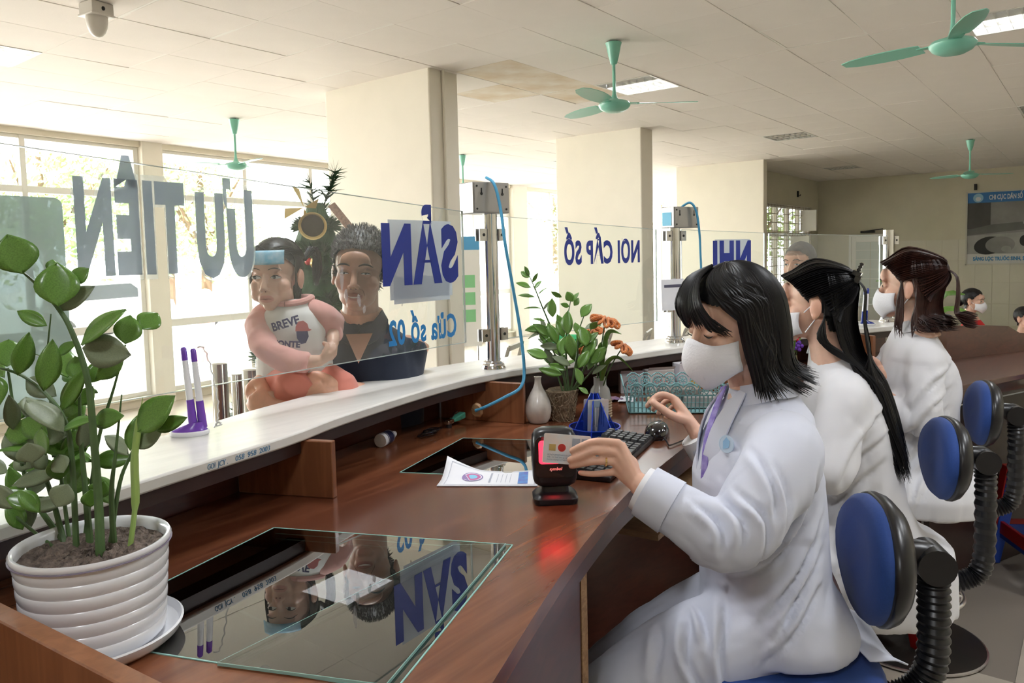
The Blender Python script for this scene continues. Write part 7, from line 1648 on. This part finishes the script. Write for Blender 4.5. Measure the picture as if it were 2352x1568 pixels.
for k in range(9):
    a = k*.75; L_ = .45+.12*(k%3); MB().tube(catmull([(0,0,.28),(.06*math.cos(a),.06*math.sin(a),.62),(.18*math.cos(a),.18*math.sin(a),.62+L_),(.40*math.cos(a),.40*math.sin(a),.60+L_*1.1)],4),[.006]*4+[.008]*4+[.028]*3+[.018,.004],6,flat=.2).build('leaf', m_leaf, pp)
# ================================================================== OUTDOORS
gd = MB().box((-30,10.9,FZ-.25),(60,60,FZ-.15)).build('ground', m_ext, smooth=False); tag(gd,'bright paved forecourt outside the windows',kind='structure')
m_lo = [mat('outdoor_leaf_%d'%i,c,.7) for i,c in enumerate(((.30,.42,.15),(.22,.34,.12),(.36,.46,.18)))]
def out_tree(x, y, h, R_, n, mi, label, seed):
    r = empty('outdoor_tree', (x,y,FZ-.15), label=label, cat='tree', group='trees outside the windows'); rn = random.Random(seed)
    MB().tube([(0,0,0),(.1,.05,h*.4),(0,0,h*.8)],[.14,.11,.05],8).build('trunk', m_bark, r)
    for k in range(4): a = k*1.6+seed; MB().tube([(0,0,h*.42),(R_*.4*math.cos(a),R_*.4*math.sin(a),h*.62),(R_*.7*math.cos(a),R_*.7*math.sin(a),h*.75)],[.06,.04,.015],6).build('branch', m_bark, r)
    mb = MB(); cl = [(rn.uniform(-.6,.6)*R_,rn.uniform(-.6,.6)*R_,h*rn.uniform(.42,.95)) for _ in range(16)]
    for i in range(n):
        c = rn.choice(cl); p = Vector(c)+Vector((rn.gauss(0,1),rn.gauss(0,1),rn.gauss(0,1)))*R_*.26; u = Vector((rn.uniform(-1,1),rn.uniform(-1,1),rn.uniform(-1,1))).normalized(); v = u.orthogonal().normalized(); s_ = rn.uniform(.06,.12)
        mb.add([p-u*s_,p+v*s_*.5,p+u*s_,p-v*s_*.5],[(0,1,2,3)])
    tag(mb.build('foliage', m_lo[mi], r, smooth=False), kind='stuff')
for i,(x,y,h,R_,n,mi,l) in enumerate(((1.5,19,4.8,1.7,3200,0,'pale tree outside the leftmost window bay'),(6.5,17.5,5.2,1.9,3600,0,'bushy tree outside behind the fan by the left windows'),(9.2,16,5.0,1.7,3600,2,'yellow green tree outside above the Christmas tree'),(11.0,21,6.2,2.4,3600,1,'large tree outside left of the broad pillar'),(15.5,15.8,5.0,1.9,4200,1,'tree outside between the broad and middle pillars'),(18.5,18,6,2.3,4200,1,'leafy tree outside right of the first screen post'),(24.5,15.2,5.5,2.2,4200,0,'tree outside between the middle and farthest pillars'),(27.5,19,6.5,2.6,3600,1,'far tree outside beyond the middle pillar'),(20.5,7.6,4.2,1.4,2600,0,'tree outside the barred side window'))):
    out_tree(x,y,h,R_,n,mi,l,i+3)
def car(x, y, rz, col, label):
    r = empty('parked_car', (x,y,FZ-.15), rz, label, 'car', 'cars parked outside'); M_ = mat('car_'+label[:5],col,.25,coat=.6)
    side = [(-2.1,.35),(-2.1,.75),(-1.95,.95),(-1.2,1.0),(-.7,1.42),(.7,1.45),(1.35,1.02),(2.0,.88),(2.1,.6),(2.1,.35)]
    rings = [[(p[0],s*w_,p[1]) for p in side] for s,w_ in ((-1,.80),(-1,.84),(1,.84),(1,.80))]
    MB().loft(rings).build('body', M_, r, smooth=False, bevel=.05, fix=True)
    for s in (-.845,.845): MB().add([(-1.1,s,1.02),(-.66,s,1.36),(.62,s,1.38),(1.15,s,1.03)],[(0,1,2,3),(3,2,1,0)]).build('window', mat('car_glass',(.05,.06,.07),.1), r, smooth=False)
    for wx_ in (-1.3,1.3):
        for s in (-.80,.80): MB().lathe([(.12,-.1),(.31,-.1),(.33,-.06),(.33,.06),(.31,.1),(.12,.1)],20,(wx_,s,.32),'Y').build('wheel', m_black, r)
car(8.2,19.8,.3,(.78,.78,.78),'white car parked outside left of the girl'); car(13.5,20.5,.5,(.70,.72,.75),'silver car parked outside behind the broad pillar')
bn = empty('rubbish_bin', (6.95,13.2,FZ-.15), .3, 'teal and red bins outside the window behind the girl', 'bin')
MB().loft([rring(.24,.24,.04,.0),rring(.29,.29,.05,.9)]).build('bin_body', mat('teal_bin',(.45,.70,.72),.5), bn); MB().loft([rring(.31,.31,.05,.9),rring(.28,.28,.05,.98)]).build('lid', mat('teal_bin'), bn)
r2 = MB().loft([rring(.13,.13,.03,.0),rring(.15,.15,.03,1.25),rring(.09,.09,.03,1.35)]).build('fire_box', mat('red_box',(.70,.22,.22),.5), None); r2.location=(7.6,13.3,FZ-.15); tag(r2,'red box standing outside the window behind the girl','box')
# ================================================================== STOOLS AND DESK CHAIRS
m_blue_f = mat('blue_upholstery', (.012,.058,.27), .75, var=.12, vscale=200, sheen=.12, bump=.06, bscale=600)
def pad_outline(w_, h_, n=40):
    P = []
    for i in range(n):
        t = 2*PI*i/n; c, s = math.cos(t), math.sin(t); k = 2.7
        x = w_*math.copysign(abs(c)**(2/k),c); z = h_*math.copysign(abs(s)**(2/k),s); x *= (1-.24*max(0,z/h_)**2-.36*max(0,-z/h_)**1.5); P.append((x,z))
    return P
def desk_chair(loc, face, label, sz=.65, ring=True, back=.225, bz=.255, tilt=.06):
    ang = math.atan2(face[1],face[0])-PI/2
    r = empty('desk_chair', loc, ang, label, 'chair', 'blue swivel chairs behind the counter')
    def seat_ring(s, z): return [(.225*s*math.copysign(abs(math.cos(2*PI*i/40))**.78,math.cos(2*PI*i/40)), .215*s*math.copysign(abs(math.sin(2*PI*i/40))**.78,math.sin(2*PI*i/40)), z) for i in range(40)]
    MB().loft([seat_ring(.93,sz-.062),seat_ring(1.0,sz-.05),seat_ring(1.01,sz-.03),seat_ring(.97,sz-.012),seat_ring(.86,sz-.002),seat_ring(.5,sz+.002)]).build('seat', m_blue_f, r, angle=60)
    MB().loft([seat_ring(.80,sz-.085),seat_ring(.97,sz-.075),seat_ring(.985,sz-.058)]).build('seat_shell', m_blk, r, angle=60)
    O = pad_outline(.155,.114); zc = sz+bz
    def bp_(s, y): return [(p[0]*s, -back+y+.35*(p[0]*s)**2-tilt*p[1], zc+p[1]*s) for p in O]
    bk_ = MB().loft([bp_(.97,.0),bp_(1.0,.008),bp_(.99,.022),bp_(.90,.034),bp_(.6,.040),bp_(.2,.042)]).build('backrest', m_blue_f, r, angle=60)
    MB().loft([bp_(.55,-.034),bp_(.86,-.030),bp_(.985,-.018),bp_(1.035,-.004),bp_(1.03,.006),bp_(1.0,.010)]).build('backrest_shell', m_blk, r, angle=60)
    # bracket and bellows
    yb = -back-.085
    MB().loft([rring(.030,.012,.008,zc-.05,-back-.02),rring(.032,.014,.008,zc+.02,-back-.02)]).build('back_plate', m_blk, r)
    MB().tube(catmull([(0,-back-.02,zc+.0),(0,-back-.05,zc+.012),(0,yb-.005,zc+.008),(0,yb-.012,zc-.02)],5),.026,14,flat=1.0).lathe([(.034,-.035),(.034,.035)],20,(0,yb-.01,zc-.002),'X').build('bracket', m_blk, r)
    path = catmull([(0,yb-.012,zc-.01),(0,yb-.016,zc-.09),(0,yb-.012,sz-.04),(0,yb+.03,sz-.095),(0,-.20,sz-.110),(0,-.12,sz-.10)],14); rr = []
    P2 = []; n_ = len(path)
    for i in range(n_):
        P2.append(path[i]); rr.append(.030 if i%2 else .0255)
    MB().tube(P2,rr,18).build('bellows', m_blk, r, angle=25)
    MB().box((-.05,-.13,sz-.13),(.05,.13,sz-.085)).build('mechanism', m_blk, r, smooth=False, bevel=.006)
    MB().tube([(.05,.0,sz-.11),(.17,-.04,sz-.12),(.21,-.05,sz-.135)],.006,8).build('lever', m_blk, r)
    MB().lathe([(.026,.05),(.026,.34),(.016,.345),(.016,sz-.10)],20).build('gas_column', m_chrome, r)
    MB().lathe([(.245,0),(.25,.006),(.246,.014),(.20,.024),(.08,.045),(.03,.06)],48).build('base_disc', m_dkst, r)
    MB().lathe([(.2465,.004),(.2525,.006),(.2525,.012),(.2465,.014)],48,closed=True).build('base_rim', m_steel, r)
    if ring:
        Q = [(.17*math.cos(2*PI*i/40),.17*math.sin(2*PI*i/40),.20) for i in range(41)]; MB().tube(Q,.009,10,cap=False).build('foot_ring', m_steel, r)
        for k in range(3): a = 2*PI*k/3+.4; MB().tube([(.026*math.cos(a),.026*math.sin(a),.26),(.17*math.cos(a),.17*math.sin(a),.20)],.006,8).build('ring_spoke', m_steel, r)
    return r
m_dkst = mat('dark_base_metal', (.05,.045,.04), .3, metal=.7)
desk_chair((1.415,.510,0),(-.48,.877),'blue swivel chair under the clerk with the card',.742,False,.215,.168)
desk_chair((2.360,.545,0),(-.42,.91),'blue swivel chair behind the long-haired clerk',.625,False,.23,.26)
desk_chair((3.095,.535,0),(-.33,.94),'blue swivel chair behind the brown-haired clerk',.64,True,.23,.25)
m_redp = mat('red_plastic', (.42,.012,.012), .35, var=.15, vscale=6); m_bluep = mat('blue_stool_plastic', (.02,.07,.42), .35)
def stool(loc, rz, M_, label, s=1.0, h=.47, txt=None):
    r = empty('plastic_stool', loc, rz, label, 'stool', 'plastic stools'); r.scale = (s,s,1)
    MB().loft([rring(.145,.145,.03,h-.02),rring(.15,.15,.035,h-.008),rring(.145,.145,.035,h)]).build('seat', M_, r, smooth=False, bevel=.004)
    for sx in (-1,1):
        for sy in (-1,1):
            a = (sx*.135,sy*.135,h-.02); b = (sx*.185,sy*.185,0)
            MB().loft([[(b[0]-.022,b[1]-.022,0),(b[0]+.022,b[1]-.022,0),(b[0]+.022,b[1]+.022,0),(b[0]-.022,b[1]+.022,0)],[(a[0]-.030,a[1]-.030,h-.015),(a[0]+.030,a[1]-.030,h-.015),(a[0]+.030,a[1]+.030,h-.015),(a[0]-.030,a[1]+.030,h-.015)]]).build('leg', M_, r, smooth=False, bevel=.004)
    z0 = .16; w_ = .168
    for i in range(4):
        a = i*PI/2; o = MB().box((-w_+.01,-.008,z0-.03),(w_-.01,.008,z0+.03)).build('rail', M_, r, smooth=False, bevel=.003); o.location = (w_*math.sin(a),-w_*math.cos(a),0); o.rotation_euler = (0,0,a)
        o2 = MB().box((-.12,-.008,h-.075),(.12,.008,h-.02)).build('skirt', M_, r, smooth=False, bevel=.003); o2.location = (.142*math.sin(a),-.142*math.cos(a),0); o2.rotation_euler = (0,0,a)
    if txt: text_fit('scribble',txt,.022,mat('white_scribble',(.7,.7,.7),.7),rot_to((1,0,0),(0,0,1),(0,-1,0),(-.03,-w_-.010,z0-.008)),r,width=.11,ext=.0003)
    return r
SX, SY = 4.06, .12
stool((SX,SY,0),math.radians(-60),m_bluep,'blue plastic stool nested under the red one at the right edge',.985,.455)
stool((SX,SY,.022),math.radians(-60),m_redp,'red plastic stool with white scribble at the right edge',1.0,.47,'KKRC')
stool((2.93,.70,0),math.radians(-30),m_redp,'red plastic stool on the floor between the clerks',.85,.40)
wj = empty('water_jug', (SX,SY,.4925), label='large blue water jug standing on the red stool at the right edge', cat='jug')
m_jug = mat('blue_jug_plastic', (.08,.16,.24), .12, trans=.55)
MB().lathe([(.12,0),(.133,.012),(.135,.05),(.128,.07),(.135,.09),(.135,.15),(.128,.17),(.135,.19),(.135,.27),(.12,.31),(.06,.35),(.03,.365),(.03,.40)],36).build('bottle', m_jug, wj)
MB().lathe([(.1355,.195),(.1365,.196),(.1365,.265),(.1355,.266)],36,closed=True).build('label', mat('jug_label',(.12,.45,.62),.5,var=.4,vscale=20,col2=(.6,.75,.8)), wj)
MB().lathe([(.032,.385),(.034,.39),(.034,.425),(.03,.43)],20).build('cap', mat('jug_cap',(.05,.15,.6),.4), wj)
# ---- return desk on the right
sd = empty('side_desk', (4.1,.3,0), label='dark red wooden side desk with a raised back board at the right', cat='desk')
top = [(3.40,.478),(3.944,.256),(4.9,-.16),(5.3,.10),(4.742,.33),(4.48,.46),(4.20,.60),(3.80,.62)]
rel(MB().prism(top, .905, .93).build('worktop', m_panel, smooth=False, bevel=.003), sd)
bkp = [Vector((3.80,.62)),Vector((4.221,.59)),Vector((4.50,.452)),Vector((4.66,.37)),Vector((4.742,.328)),Vector((5.06,.16)),Vector((5.25,.06))]
mb = MB(); A2_ = offs(bkp,.03); zt = [1.10,1.10,1.085,1.07,1.03,.99,.97]; k = 0
for p,q,z in zip(bkp,A2_,zt): mb.v += [(p.x,p.y,.0),(q.x,q.y,.0),(q.x,q.y,z),(p.x,p.y,z)]
for i in range(len(bkp)-1):
    a, b = 4*i, 4*i+4
    for f in ((a,a+1,b+1,b),(a+3,b+3,b+2,a+2),(a,b,b+3,a+3),(a+1,a+2,b+2,b+1)): mb.f.append(f); mb.m.append(0)
mb.f += [(0,3,2,1),(24,25,26,27)]; mb.m += [0,0]
rel(mb.build('back_board', m_panel, smooth=False), sd)
rel(MB().prism([(3.43,.50),(3.96,.285),(4.88,-.12),(4.95,-.05),(4.0,.34),(3.46,.53)],.855,.9045).build('apron', m_panel, smooth=False), sd)
rel(MB().tube([(3.42,.462,.852),(3.955,.245,.852),(4.9,-.17,.852)],.003,6).build('metal_strip', m_steel, smooth=True), sd)
rel(MB().prism([(3.62,.56),(4.15,.34),(4.95,.0),(4.98,.03),(4.17,.37),(3.64,.585)],0,.8545).build('front_panel', m_dark, smooth=False), sd)
bpy.context.view_layer.update()
